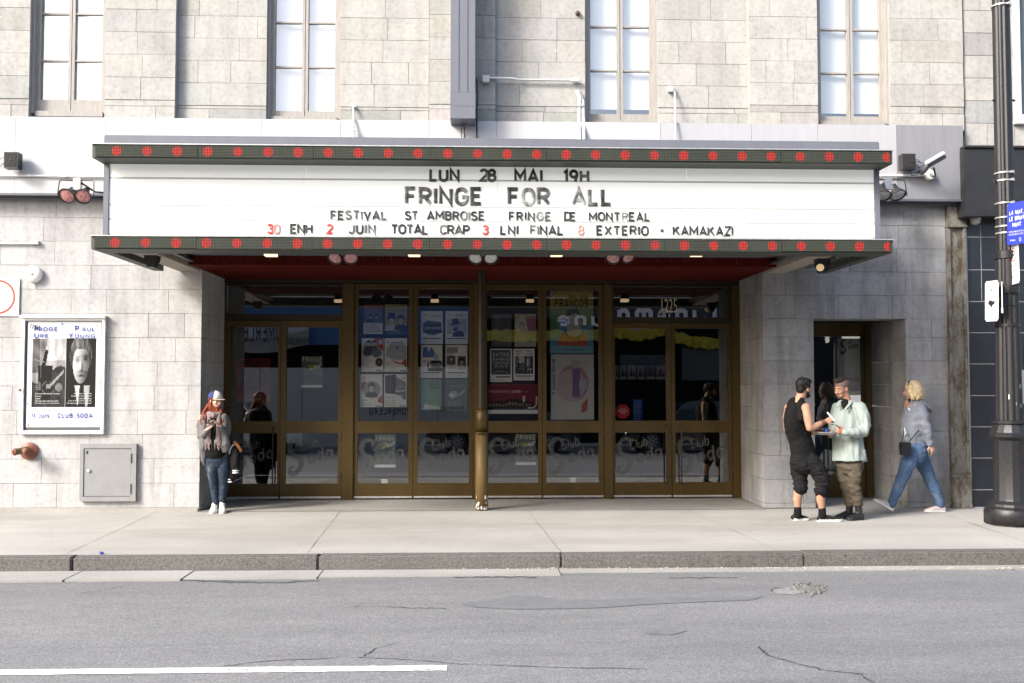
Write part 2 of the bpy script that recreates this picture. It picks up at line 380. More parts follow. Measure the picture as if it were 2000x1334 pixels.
# ------------------------------------------------------------------ ground
def asphalt():
    m, t, p = base_mat('sunbleached_asphalt')
    big = noise_node(t, .5, 5, .6, stretch=(.35, 1.5, 1)); mid = noise_node(t, 4.5, 6, .75, stretch=(.5, 1.4, 1)); gr = noise_node(t, 85, 3, .75); vo = N(t, 'ShaderNodeTexVoronoi'); vo.inputs['Scale'].default_value = 70
    tc = N(t, 'ShaderNodeTexCoord'); t.links.new(tc.outputs['Object'], vo.inputs['Vector'])
    c = ramp(t, big.outputs[0], [(.3, (.148, .150, .154)), (.7, (.190, .190, .194))]).outputs[0]
    c = mixc(t, c, ramp(t, mid.outputs[0], [(.3, (.86, .86, .86)), (.6, (1.06, 1.06, 1.06))]).outputs[0], .8, 'MULTIPLY')
    c = mixc(t, c, ramp(t, gr.outputs[0], [(.28, (.38, .38, .38)), (.5, (.95, .95, .95)), (.66, (1.8, 1.78, 1.75))]).outputs[0], .7, 'MULTIPLY')
    st = noise_node(t, 3, 5, .7, stretch=(.25, 5, 1)); c = mixc(t, c, ramp(t, st.outputs[0], [(.27, (.62, .62, .62)), (.36, (1, 1, 1))]).outputs[0], .8, 'MULTIPLY')
    ln = noise_node(t, .9, 3, .5, stretch=(.06, 1.1, 1)); c = mixc(t, c, ramp(t, ln.outputs[0], [(.38, (.86, .86, .865)), (.6, (1.05, 1.05, 1.05))]).outputs[0], 1, 'MULTIPLY')   # tyre-polished lanes
    t.links.new(c, p.inputs['Base Color']); p.inputs['Roughness'].default_value = .85; p.inputs['Specular IOR Level'].default_value = .3
    b = N(t, 'ShaderNodeBump'); b.inputs['Strength'].default_value = .5; b.inputs['Distance'].default_value = .006
    t.links.new(gr.outputs[0], b.inputs['Height']); t.links.new(b.outputs[0], p.inputs['Normal']); return m
def concrete(name, col, grit=.5, stain=.5, gs=120):
    m, t, p = base_mat(name)
    big = noise_node(t, .9, 6, .6); mid = noise_node(t, 7, 6, .75); gr = noise_node(t, gs, 4, .75)
    c = ramp(t, big.outputs[0], [(.3, tuple(x * .9 for x in col)), (.7, tuple(x * 1.07 for x in col))]).outputs[0]
    c = mixc(t, c, ramp(t, mid.outputs[0], [(.27, (.72, .72, .71)), (.45, (1, 1, 1))]).outputs[0], stain, 'MULTIPLY')
    c = mixc(t, c, ramp(t, gr.outputs[0], [(.3, (.5, .5, .5)), (.5, (1, 1, 1)), (.70, (1.45, 1.45, 1.4))]).outputs[0], grit, 'MULTIPLY')
    vo = N(t, 'ShaderNodeTexVoronoi'); vo.inputs['Scale'].default_value = 2.6; tc = N(t, 'ShaderNodeTexCoord'); t.links.new(tc.outputs['Object'], vo.inputs['Vector'])   # trodden gum
    c = mixc(t, c, ramp(t, vo.outputs['Distance'], [(.035, (.62, .61, .60)), (.055, (1, 1, 1))]).outputs[0], .8, 'MULTIPLY')
    br = noise_node(t, .45, 4, .55, stretch=(.5, 2.2, 1)); c = mixc(t, c, ramp(t, br.outputs[0], [(.36, (.86, .855, .84)), (.56, (1.03, 1.03, 1.03))]).outputs[0], 1, 'MULTIPLY')
    st = noise_node(t, 5, 4, .7, stretch=(.35, 5, 1)); c = mixc(t, c, ramp(t, st.outputs[0], [(.27, (.55, .54, .52)), (.34, (1, 1, 1))]).outputs[0], .75, 'MULTIPLY')
    t.links.new(c, p.inputs['Base Color']); p.inputs['Roughness'].default_value = .9; p.inputs['Specular IOR Level'].default_value = .25
    b = N(t, 'ShaderNodeBump'); b.inputs['Strength'].default_value = .25; b.inputs['Distance'].default_value = .005
    t.links.new(gr.outputs[0], b.inputs['Height']); t.links.new(b.outputs[0], p.inputs['Normal']); return m
MT['asphalt'] = asphalt()
MT['concrete'] = concrete('pale_concrete', (.335, .325, .305), .35)
MT['gutter'] = concrete('gutter_concrete', (.30, .295, .28), .5)
MT['granite'] = concrete('kerb_granite', (.122, .118, .112), 1.0, 1.0, 48)
MT['terrazzo'] = concrete('entrance_aggregate', (.26, .25, .23), 1.0, .6)
MT['crack'] = simple('crack_filler', (.045, .045, .047), .9, var=.4, scale=40)
MT['damp'] = simple('damp_edge', (.075, .075, .075), .8, var=.4, scale=30)
MT['patch'] = simple('tar_patch', (.148, .151, .158), .7, var=.15, scale=12)
MT['worn'] = simple('worn_bare_asphalt', (.22, .22, .222), .9, var=.3, scale=25)
def paint_mat():
    m, t, p = base_mat('road_paint'); n = noise_node(t, 9, 8, .8, stretch=(.5, 1.6, 1)); p.inputs['Base Color'].default_value = (.62, .62, .615, 1); p.inputs['Roughness'].default_value = .8
    n2 = noise_node(t, 120, 3, .7); ad = N(t, 'ShaderNodeMath', operation='MULTIPLY_ADD'); ad.inputs[1].default_value = .45; t.links.new(n2.outputs[0], ad.inputs[0]); t.links.new(n.outputs[0], ad.inputs[2])
    a = ramp(t, ad.outputs[0], [(.60, 0), (.68, 1)]); t.links.new(a.outputs[0], p.inputs['Alpha']); return m
MT['road_paint'] = paint_mat()
KY = -3.42; GZ = -.135
bm = newbm(); nx = 60
def gridquad(bm, x0, x1, y0, y1, z): quad(bm, (x0, y0, z), (x1, y0, z), (x1, y1, z), (x0, y1, z))
gridquad(bm, -90, 90, -26.5, KY - .10, GZ - .012); road = structure('road', bm, MT['asphalt'])
bm = newbm(); gridquad(bm, -150, 150, -150, 150, GZ - .08); structure('ground', bm, MT['concrete'])
# gutter slabs, slightly uneven
bm = newbm(); xs = [-60, X(-260, -4.2), X(92, -4.2, 1130), X(330, -4.2, 1130), X(605, -4.2, 1130), X(1105, -4.2, 1130), X(1620, -4.2, 1130), X(2150, -4.2, 1130), 60]
for i in range(len(xs) - 1):
    dz = random.uniform(-.006, .006); d = KY - .08 - atz(1000, (1129, 1129, 1128, 1126, 1123, 1118, 1117, 1117, 1117)[i], GZ).y + random.uniform(-.012, .012)
    box(bm, xs[i] + .006, xs[i+1] - .006, KY - d - .08, KY - .002, GZ - .07, GZ + dz + .004)
structure('gutter', bm, MT['gutter'])
# kerb stones with open joints
bm = newbm(); xs = [-60, X(-420, KY, 1095), X(140, KY, 1095), X(621, KY, 1095), X(1097, KY, 1095), X(1570, KY, 1095), X(2060, KY, 1095), 60]
for i in range(len(xs) - 1):
    g = .005 if i in (1, 2, 3) else .002
    box(bm, xs[i] + g, xs[i+1] - g, KY + random.uniform(-.012, .008), KY + .16, GZ - .06, random.uniform(-.006, .004))
bmesh.ops.bevel(bm, geom=[e for e in bm.edges], offset=.014, segments=3, affect='EDGES')
structure('kerb', bm, MT['granite'], smooth=30)
bm = newbm(); gridquad(bm, -60, 60, KY + .15, 1.3, -.008)
sidewalk = structure('sidewalk', bm, MT['concrete'])
# sidewalk joints: thin dark grooves
def strip(bm, pts, w, z):
    pts = [Vector(p) for p in pts]; L = []
    for i, p in enumerate(pts):
        t = (pts[min(i+1, len(pts)-1)] - pts[max(i-1, 0)]); t.z = 0; t.normalize(); n = Vector((-t.y, t.x, 0))
        ww = w * .6 * (random.uniform(.3, 1.6))
        L.append((bm.verts.new((p.x + n.x*ww, p.y + n.y*ww, z)), bm.verts.new((p.x - n.x*ww, p.y - n.y*ww, z))))
    for a, b in zip(L, L[1:]): bm.faces.new((a[0], a[1], b[1], b[0]))
bm = newbm()
for a, b in (((308, 998), (128, 1081)), ((664, 998), (600, 1078)), ((1030, 996), (1098, 1080)), ((1345, 996), (1530, 1078)), ((1845, 1003), (2005, 1058)), ((-20, 1010), (-180, 1075))):
    p, q = atz(*a, 0), atz(*b, 0); n = 14
    strip(bm, [p.lerp(q, i / n) + Vector((random.uniform(-.006, .006), 0, 0)) for i in range(n + 1)], .0045, -.004)
structure('sidewalk_joint', bm, simple('joint_dirt', (.14, .135, .125), .9), parent=sidewalk)
def crack(name, px, w, mat='crack', jit=2.0, n=8, z=GZ - .008):
    bm = newbm(); pts = []
    for a, b in zip(px, px[1:]):
        for i in range(n):
            k = i / n; pts.append(atz(a[0] + (b[0]-a[0])*k + random.uniform(-jit, jit)*2, a[1] + (b[1]-a[1])*k + random.uniform(-jit, jit)*.5, z))
    strip(bm, pts, w, z); structure(name, bm, MT[mat], parent=road)
crack('road_crack', [(1480, 1262), (1500, 1280), (1560, 1296), (1610, 1308), (1680, 1316), (1705, 1334), (1720, 1350)], .010)
crack('road_crack', [(440, 1300), (520, 1291), (700, 1283), (800, 1288), (900, 1296), (1050, 1302), (1300, 1307)], .006)
crack('road_crack', [(705, 1285), (735, 1265), (790, 1251)], .006)
crack('road_crack', [(150, 1160), (235, 1147), (252, 1142)], .006)
crack('road_crack', [(1505, 1155), (1515, 1148), (1540, 1150)], .012)
crack('road_crack', [(690, 1185), (712, 1178)], .006); crack('road_crack', [(735, 1184), (800, 1187), (880, 1188)], .010)
crack('road_crack', [(-20, 1134), (60, 1134), (140, 1130), (210, 1128), (330, 1130), (420, 1135), (520, 1138), (640, 1133)], .045, 'damp')
crack('road_crack', [(885, 1128), (960, 1126), (1060, 1127)], .035, 'damp'); crack('road_crack', [(1310, 1128), (1455, 1128)], .02, 'damp')
def blob(name, px, mat, z=GZ - .008, parent=road):
    bm = newbm(); vs = []
    for i in range(len(px)):
        a, b = px[i], px[(i+1) % len(px)]
        for k in (0, .33, .66):
            q = atz(a[0] + (b[0]-a[0])*k + random.uniform(-2, 2), a[1] + (b[1]-a[1])*k + random.uniform(-.5, .5), z); vs.append(bm.verts.new((q.x, q.y, z)))
    bm.faces.new(vs); structure(name, bm, MT[mat], parent=parent)
blob('tar_patch', [(900, 1178), (985, 1168), (1000, 1162), (1060, 1165), (1100, 1172), (1250, 1168), (1400, 1164), (1490, 1165), (1470, 1171), (1300, 1178), (1150, 1188), (1010, 1190), (930, 1186)], 'patch')
blob('tar_patch', [(1250, 1228), (1300, 1226), (1345, 1231), (1310, 1240), (1262, 1238)], 'patch')
bm = newbm()
rng = random.Random(3)
for i in range(150):       # broken asphalt crumbs in the pothole
    px = rng.gauss(1578, 16); py = 1146 + (px - 1560) * .13 + rng.gauss(0, 4.5); q = atz(px, py, GZ); r = rng.uniform(.006, .022)
    ell(bm, (q.x, q.y, GZ - .008), r * 1.3, r, r * .7, nu=6, nv=4)
structure('asphalt_crumbs', bm, simple('broken_asphalt', (.12, .118, .112), .9, var=.4, scale=30), parent=road)
blob('tar_patch', [(1508, 1152), (1540, 1147), (1565, 1146), (1575, 1155), (1550, 1161), (1515, 1159)], 'worn')
# grit lying along the gutter
bm = newbm()
for i in range(420):
    q = atz(rng.uniform(0, 2000), 1109 + abs(rng.gauss(0, 1.6)), GZ); r = rng.uniform(.003, .011)
    ell(bm, (q.x, q.y, GZ + .003), r * 1.5, r, r * .6, nu=5, nv=3)
o = obj('gutter_grit', bm, simple('pale_grit', (.4, .37, .33), .9, var=.5, scale=9)); tag(o, 'pale grit and crumbs lying along the foot of the kerb', 'grit', kind='stuff')
# lane line with worn end
bm = newbm(); z = GZ - .008
a0, a1 = atz(-600, 1300, z), atz(855, 1299, z); y0, y1 = a1.y, atz(855, 1309.5, z).y
vsT, vsB = [], []; n = 90
for i in range(n + 1):
    x = a0.x + (a1.x + .06 - a0.x) * i / n; e = rng.uniform(-.006, .006)
    vsT.append(bm.verts.new((x, y0 + e, z))); vsB.append(bm.verts.new((x, y1 + rng.uniform(-.006, .006), z)))
for i in range(n): bm.faces.new((vsT[i], vsB[i], vsB[i+1], vsT[i+1]))
structure('lane_line', bm, MT['road_paint'], parent=road)

# ------------------------------------------------------------------ ashlar masonry
def ashlar(bm, x0, x1, z0, z1, y, row, wmin, wmax, rnd, phase=0.0, joint=.005, axis='x', face=-1, var=.10, depth=.03, warm=.02, rows=None):
    """blocks with real joints on a plane; axis 'x': plane y=const, 'y': plane x=const. face = outward sign"""
    tint = bm.loops.layers.color.get('tint') or bm.loops.layers.color.new('tint')
    if rows is None:
        zs = [z0]; k = math.ceil((z0 - phase) / row + 1e-3)
        while phase + k * row < z1 - .02: zs.append(phase + k * row); k += 1
        zs.append(z1)
    else: zs = rows
    zs2 = [zs[0]]
    for z in zs[1:]:
        if z - zs2[-1] > .03 or z == zs[-1]: zs2.append(z)
    for a, b in zip(zs2, zs2[1:]):
        x = x0 - rnd.uniform(0, wmin * .6); first = True
        while x < x1:
            wd = rnd.uniform(wmin, wmax); l, r = max(x, x0), min(x + wd, x1); x += wd
            if x1 - x < .12: r = x1; x = x1 + 1
            if r - l < .03: continue
            t = 1 + rnd.uniform(-var, var); c = (t + rnd.uniform(-warm, warm), t, t - rnd.uniform(-warm, warm) , 1)
            j = joint / 2 * rnd.uniform(.6, 1.5); dy = rnd.uniform(-.002, .002)
            if axis == 'x': fs = box(bm, l + j, r - j, min(y + dy, y + dy - face * depth), max(y + dy, y + dy - face * depth), a + j, b - j)
            else: fs = box(bm, min(y + dy, y + dy - face * depth), max(y + dy, y + dy - face * depth), l + j, r - j, a + j, b - j)
            for f in fs:
                for lp in f.loops: lp[tint] = c
def backing(bm, x0, x1, y0, y1, z0, z1):
    tint = bm.loops.layers.color.get('tint') or bm.loops.layers.color.new('tint')
    for f in box(bm, x0, x1, y0, y1, z0, z1, 1):
        for lp in f.loops: lp[tint] = (1, 1, 1, 1)
rs = random.Random(11)
PIER = -.10
bldg = empty('theatre_building', (0, 0, 0), 'stone theatre front with tall upper windows and bronze glass doors below', 'building')
TOPZ = 8.6
UZ0 = Z(236, -.05)               # where stone meets the metal fascia
# window openings: px x0,x1 at plane, bottom py
WINS = [(58, 205, 230, PIER), (521, 664, 236, 0.0), (1143, 1284, 238, 0.0), (1597, 1738, 236, PIER)]
segs = [(X(-700), X(343, PIER, 100), PIER), (X(343, PIER, 100), X(838, 0, 100), 0.0), (X(838, PIER, 100), X(968, PIER, 100), PIER), (X(968, PIER, 100), X(1463, 0, 100), 0.0), (X(1463, PIER, 100), X(1881, PIER, 100), PIER)]
zrow = Z(197, PIER); ROWH = .296
bm = newbm()
for (sx0, sx1, sy) in segs:
    holes = [(X(a, sy, 120), X(b, sy, 120)) for (a, b, c, yy) in WINS if sx0 < X((a+b)/2, sy) < sx1]
    xs = [sx0] + [v for h in holes for v in h] + [sx1]
    ph = zrow + rs.uniform(-.05, .05)
    for i in range(0, len(xs), 2):
        l, r = xs[i], xs[i+1]
        zb = [UZ0 - .1, zrow - .16 - .0, zrow - .10]
        ashlar(bm, l, r, UZ0 - .1, zrow - .135, sy, .5, .4, .9, rs, joint=.006, rows=[UZ0 - .1, zrow - .115])
        ashlar(bm, l, r, zrow - .115, zrow + (ph - zrow) * .3, sy + .006, .5, .5, 1.1, rs, joint=.008, rows=[zrow - .115, ph - .03], var=.09, warm=.012)
        ashlar(bm, l, r, ph - .03, TOPZ, sy, ROWH, .34, .86, rs, phase=ph - .03, joint=.004, var=.055, warm=.012)
        backing(bm, l + .001, r - .001, sy + .016, sy + .42, UZ0 - .1, TOPZ)
    for h in holes:        # wall above the opening
        backing(bm, h[0], h[1], sy + .016, sy + .42, TOPZ - .02, TOPZ + .4)
obj('upper_wall', bm, [MT['stone_up'], MT['mortar']], bldg)
# windows ------------------------------------------------------------
def window(a, b, bot, wy, seed):
    rr = random.Random(seed); sy = wy
    gx0, gx1 = X(a, sy, 120), X(b, sy, 120); zb = Z(bot, wy + .08); y = wy + .17
    f = newbm()
    # outer casing (stepped)
    cw = .030
    box(f, gx0, gx0 + cw, wy + .06, y + .10, zb, TOPZ); box(f, gx1 - cw, gx1, wy + .06, y + .10, zb, TOPZ)
    box(f, gx0 + cw, gx0 + cw + .018, wy + .11, y + .1, zb, TOPZ); box(f, gx1 - cw - .018, gx1 - cw, wy + .11, y + .1, zb, TOPZ)
    box(f, gx0 + cw + .018, gx1 - cw - .018, wy + .07, y + .10, zb - .04, zb + .03)
    wo = obj('window', f, MT['wood'], bldg, bevel=.006)
    ix0, ix1 = gx0 + cw + .018, gx1 - cw - .018; mid = (ix0 + ix1) / 2; zs0 = zb + .03
    rowz = [Z(yy, y) for yy in (205 if bot < 232 else 222, 130 if bot < 232 else 137, 40 if bot < 232 else 51, -48, -140, -240)]
    for (l, r) in ((ix0, mid - .004), (mid + .004, ix1)):
        s = newbm(); st = .036
        box(s, l, l + st, y - .04, y + .02, zs0, TOPZ); box(s, r - st, r, y - .04, y + .02, zs0, TOPZ)
        box(s, l + st, r - st, y - .038, y + .02, zs0, rowz[0] - .003)
        for z in rowz[1:]: box(s, l + st, r - st, y - .03, y + .015, z - .011, z + .011)
        obj('sash', s, MT['wood'], wo, bevel=.004)
        g = newbm(); tl = rr.uniform(-.004, .004)
        quad(g, (l + st, y + tl, rowz[0] - .01), (r - st, y - tl, rowz[0] - .01), (r - st, y - tl, TOPZ), (l + st, y + tl, TOPZ)); obj('pane', g, MT['glass_win'], wo)
        g = newbm(); zbl = rowz[0] + (.085 if bot > 237 else .06 if bot == 236 and a > 1000 else -.02)
        quad(g, (l + .01, y + .06, zbl), (r - .01, y + .06, zbl), (r - .01, y + .06, TOPZ), (l + .01, y + .06, TOPZ)); obj('blind', g, MT['blind'], wo)
    g = newbm(); quad(g, (gx0, y + .16, zb), (gx1, y + .16, zb), (gx1, y + .16, TOPZ), (gx0, y + .16, TOPZ)); obj('lining', g, MT['dark_room'], wo)
for i, (a, b, c, yy) in enumerate(WINS): window(a, b, c, yy, i)
# fascia panels ------------------------------------------------------
FY = -.17
fz1, fz0 = Z(237, FY), Z(384, FY)
cuts = [-700, 30, 206, 510, 665, 838, 970, 1290, 1468, 1597, 1751, 1881]
shade = ['fascia_pale', 'fascia_pale', 'fascia_pale', 'fascia_pale', 'fascia_pale', 'fascia_pale', 'fascia_pale', 'fascia', 'fascia', 'fascia', 'fascia_dark', 'fascia_dark']  # panel paint steps from pale on the left to dark on the right
names = []
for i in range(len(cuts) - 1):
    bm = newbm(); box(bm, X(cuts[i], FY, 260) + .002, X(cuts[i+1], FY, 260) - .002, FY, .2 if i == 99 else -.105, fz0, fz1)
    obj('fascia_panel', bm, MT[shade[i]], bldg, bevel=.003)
bm = newbm(); box(bm, X(-700, FY), X(1881, FY, 384), FY - .035, -.02, fz0 - .03, fz0 - .002); box(bm, X(-700, FY), X(1881, FY, 384), FY + .06, -.02, fz0 - .06, fz0 - .032)
obj('drip_flashing', bm, MT['slate_dark'], bldg)
# lower walls --------------------------------------------------------
LX = X(392, 0); RX = X(1491, 0); RE = X(1852, 0); AX0, AX1, AZ = X(1591, 0, 800), X(1771, 0, 800), Z(621, 0)
LROW = .3105; lph = Z(988, 0) 
CEIL = 3.1
bm = newbm()
ashlar(bm, X(-700), LX, 0.0, fz0 - .02, 0, LROW, .42, 1.0, rs, phase=lph, joint=.004, var=.055, warm=.008)
backing(bm, X(-700), LX - .02, .02, .5, -.05, fz0)
ashlar(bm, .012, DOORY + .2, 0.0, fz0 - .02, LX, LROW, .4, .7, rs, phase=lph, joint=.004, axis='y', face=1, var=.06, warm=.008)
obj('side_wall', bm, [MT['stone_low'], MT['mortar']], bldg)
bm = newbm()
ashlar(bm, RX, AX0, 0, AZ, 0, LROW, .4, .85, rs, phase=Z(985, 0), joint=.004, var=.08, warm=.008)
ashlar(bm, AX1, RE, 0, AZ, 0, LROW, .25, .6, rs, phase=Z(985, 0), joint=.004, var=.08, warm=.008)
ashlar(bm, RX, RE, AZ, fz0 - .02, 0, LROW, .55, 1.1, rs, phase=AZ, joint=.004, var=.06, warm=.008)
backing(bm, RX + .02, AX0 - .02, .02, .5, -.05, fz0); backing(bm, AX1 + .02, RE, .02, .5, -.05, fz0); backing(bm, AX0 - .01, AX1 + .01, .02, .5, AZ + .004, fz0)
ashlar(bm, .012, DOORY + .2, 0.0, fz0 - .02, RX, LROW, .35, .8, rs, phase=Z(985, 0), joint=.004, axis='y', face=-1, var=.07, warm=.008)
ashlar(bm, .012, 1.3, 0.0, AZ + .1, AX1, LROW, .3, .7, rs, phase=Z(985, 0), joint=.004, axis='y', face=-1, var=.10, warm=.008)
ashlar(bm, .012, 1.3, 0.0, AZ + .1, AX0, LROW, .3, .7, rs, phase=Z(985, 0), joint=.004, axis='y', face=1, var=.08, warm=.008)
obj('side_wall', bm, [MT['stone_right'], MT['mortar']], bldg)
bm = newbm(); box(bm, AX0, AX1, .03, 1.3, AZ + .012, AZ + .05); obj('alcove_ceiling', bm, MT['black'], bldg)
# base course
bm = newbm(); box(bm, X(-700), LX - .01, -.035, 0.0, -.02, .035); obj('plinth', bm, MT['concrete'], bldg, bevel=.01)
# ceiling of the entrance
bm = newbm(); box(bm, LX, RX, -.55, DOORY + .1, CEIL, CEIL + .03); obj('entrance_ceiling', bm, MT['red_ceiling'], bldg)
bm = newbm(); quad(bm, (LX, KY + 3.35, -.003), (RX, KY + 3.35, -.003), (RX, 1.25, -.003), (LX, 1.25, -.003)); structure('entrance_floor', bm, MT['terrazzo'])
# dark lobby behind the doors
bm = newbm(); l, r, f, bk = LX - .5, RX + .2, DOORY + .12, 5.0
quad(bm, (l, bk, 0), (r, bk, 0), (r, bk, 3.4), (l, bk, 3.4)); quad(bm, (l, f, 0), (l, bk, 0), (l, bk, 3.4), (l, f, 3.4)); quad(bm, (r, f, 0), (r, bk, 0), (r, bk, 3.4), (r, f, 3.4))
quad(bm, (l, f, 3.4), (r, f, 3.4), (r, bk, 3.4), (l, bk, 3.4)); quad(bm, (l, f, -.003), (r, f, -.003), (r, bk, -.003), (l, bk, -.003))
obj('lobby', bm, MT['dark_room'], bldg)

# ------------------------------------------------------------------ entrance doors
D = DOORY
def xd(px): return X(px, D, 800)
def zd(py): return Z(py, D)
MT['decal'] = None
def decal_mat():
    m = bpy.data.materials.new('frosted_decal'); m.use_nodes = True; t = m.node_tree; t.nodes.clear()
    out = N(t, 'ShaderNodeOutputMaterial'); mx = N(t, 'ShaderNodeMixShader'); tr = N(t, 'ShaderNodeBsdfTransparent'); df = N(t, 'ShaderNodeBsdfDiffuse'); df.inputs[0].default_value = (.13, .135, .13, 1)
    mx.inputs[0].default_value = .36; t.links.new(tr.outputs[0], mx.inputs[1]); t.links.new(df.outputs[0], mx.inputs[2]); t.links.new(mx.outputs[0], out.inputs[0]); return m
MT['decal'] = decal_mat()
def stroke2(bm, pts, w, y, mi=0):
    """flat brush stroke in x,z with varying width"""
    L = []
    for i, p in enumerate(pts):
        a = Vector(pts[max(i-1, 0)][:2]); b = Vector(pts[min(i+1, len(pts)-1)][:2]); t = (b - a)
        if t.length < 1e-6: t = Vector((1, 0))
        t.normalize(); ww = (p[2] if len(p) > 2 else 1) * w / 2
        L.append((bm.verts.new((p[0] - t.y*ww, y, p[1] + t.x*ww)), bm.verts.new((p[0] + t.y*ww, y, p[1] - t.x*ww))))
    for a, b in zip(L, L[1:]):
        f = bm.faces.new((a[0], a[1], b[1], b[0])); f.material_index = mi
def spline(pts, n=6):
    out = []; P = [Vector((*p, 1.0)) if len(p) == 2 else Vector(p) for p in pts]
    for i in range(len(P) - 1):
        p0, p1, p2, p3 = P[max(i-1, 0)], P[i], P[i+1], P[min(i+2, len(P)-1)]
        for k in range(n):
            t = k / n; out.append(.5 * ((2*p1) + (-p0+p2)*t + (2*p0-5*p1+4*p2-p3)*t*t + (-p0+3*p1-3*p2+p3)*t**3))
    out.append(P[-1]); return out
def club_logo(bm, cx, cz, s, y, mi=0):
    """script lettering: a big swash S with 'Club' over 'oda', rising to the right"""
    S = spline([(.30, .30, .5), (.24, .40, 1), (.10, .40, 1.1), (.02, .24, 1.3), (.08, .08, 1.3), (.24, .0, 1.3), (.27, -.16, 1.3), (.16, -.32, 1.2), (.03, -.33, 1.1), (.03, -.22, .8), (.12, -.18, .4)], 6)
    stroke2(bm, [(cx + p[0]*s, cz + p[1]*s, p[2]) for p in S], .085*s, y, mi)
    yy = y - .0008
    def rot(M=12):
        return Matrix.Translation((cx, 0, cz)) @ Matrix.Rotation(R(-14), 4, 'Y') @ Matrix.Translation((-cx, 0, -cz))
    put_text(bm, 'Club', cx + .30*s, cx + .72*s, cz + .08*s, cz + .34*s, yy, mi, bold=.03, shear=.3, M=rot())
    put_text(bm, 'oda', cx + .38*s, cx + .98*s, cz - .24*s, cz + .10*s, yy, mi, bold=.035, shear=.25, M=rot())
TILT = -.0118
def pane(parent, x0, x1, z0, z1, mat, tilt=TILT, rx=0.0, y=D):
    """sheet of glass leaning slightly, as hung doors do"""
    g = newbm(); zc = (z0 + z1) / 2; xc = (x0 + x1) / 2
    def P(x, z): return (x, y - (z - zc) * tilt + (x - xc) * rx, z)
    quad(g, P(x0, z0), P(x1, z0), P(x1, z1), P(x0, z1)); return obj('pane', g, mat, parent)
def rect_frame(bm, x0, x1, z0, z1, holes, y0, y1):
    """flat frame with rectangular holes stacked vertically (same x extent handled by union grid)"""
    xs = sorted({x0, x1, *[h[0] for h in holes], *[h[1] for h in holes]}); zs = sorted({z0, z1, *[h[2] for h in holes], *[h[3] for h in holes]})
    def hole(i, k):
        if i < 0 or k < 0 or i >= len(xs) - 1 or k >= len(zs) - 1: return True
        cx, cz = (xs[i]+xs[i+1])/2, (zs[k]+zs[k+1])/2
        return any(h[0] < cx < h[1] and h[2] < cz < h[3] for h in holes)
    V = {}
    def v(x, y, z):
        k = (round(x, 5), round(y, 5), round(z, 5))
        if k not in V: V[k] = bm.verts.new((x, y, z))
        return V[k]
    for i in range(len(xs) - 1):
        for k in range(len(zs) - 1):
            if hole(i, k): continue
            a, b, c, d = xs[i], xs[i+1], zs[k], zs[k+1]
            bm.faces.new((v(a, y0, c), v(b, y0, c), v(b, y0, d), v(a, y0, d))); bm.faces.new((v(a, y1, c), v(a, y1, d), v(b, y1, d), v(b, y1, c)))
            if hole(i - 1, k): bm.faces.new((v(a, y0, c), v(a, y0, d), v(a, y1, d), v(a, y1, c)))
            if hole(i + 1, k): bm.faces.new((v(b, y0, c), v(b, y1, c), v(b, y1, d), v(b, y0, d)))
            if hole(i, k - 1): bm.faces.new((v(a, y0, c), v(a, y1, c), v(b, y1, c), v(b, y0, c)))
            if hole(i, k + 1): bm.faces.new((v(a, y0, d), v(b, y0, d), v(b, y1, d), v(a, y1, d)))
def door(x0, x1, top, gx0, gx1, gtop, logo=None, handle=None, hinge=None, lab=None, seed=0):
    rr = random.Random(seed)
    X0, X1 = xd(x0) + .003, xd(x1) - .003; zt = zd(top); h = [(xd(gx0), xd(gx1), zd(822), zd(gtop)), (xd(gx0), xd(gx1), zd(943), zd(845))]
    bm = newbm(); rect_frame(bm, X0, X1, .012, zt, h, D - .03, D + .03)
    d = obj('door', bm, MT['bronze'], bldg, bevel=.003)
    if lab: d['label'] = lab
    rx = rr.uniform(-.0012, .0012)
    for q in h: pane(d, q[0] - .004, q[1] + .004, q[2] - .004, q[3] + .004, MT['glass_door'], TILT * rr.uniform(.96, 1.04), rx)
    k = newbm(); box(k, X0 + .01, X1 - .01, D - .038, D - .031, .02, .045); obj('kick_strip', k, MT['alu'], d)
    if logo:
        s = (h[1][1] - h[1][0]); l = newbm(); club_logo(l, h[1][0] + s*.06, (h[1][2] + h[1][3]) / 2 - .0, s * .86, D - .014); obj('decal', l, MT['decal'], d)
    if handle:
        hx = xd(handle); b = newbm(); z0, z1 = zd(945), zd(832)
        tube(b, [(hx, D - .035, z0), (hx, D - .085, z0 + .012), (hx, D - .095, z0 + .05), (hx, D - .095, z1 - .05), (hx, D - .085, z1 - .012), (hx, D - .035, z1)], .010, 8); obj('handle', b, MT['bronze_dark'], d, smooth=True)
    if hinge:
        for zz in (zd(650), zd(768), zd(855), zd(930)):
            b = newbm(); tube(b, [(xd(hinge), D - .04, zz - .05), (xd(hinge), D - .04, zz + .05)], .009, 8); obj('hinge', b, MT['bronze_dark'], d, smooth=True)
    return d
def transom(x0, x1, gx0, gx1, y0, y1, ty, by):
    bm = newbm(); q = (xd(gx0), xd(gx1), zd(y1), zd(y0)); rect_frame(bm, xd(x0), xd(x1), zd(by), zd(ty), [q], D - .03, D + .03)
    t = obj('transom_window', bm, MT['bronze_dark'], bldg, bevel=.003); pane(t, q[0] - .004, q[1] + .004, q[2] - .004, q[3] + .004, MT['glass_door'], TILT); return t
transom(436, 669, 438, 667, 560, 615, 556, 627)
door(436, 548, 628, 450, 543, 640, logo=1, handle=536, hinge=439, seed=1)
door(548, 669, 628, 559, 661, 640, logo=1, hinge=668, seed=2)
door(691, 807, 556, 699, 798, 565, logo=1, hinge=691, seed=3)
door(807, 924, 556, 816, 916, 565, logo=1, hinge=924, seed=4)
door(946, 1059, 556, 951, 1051, 566, logo=1, seed=5)
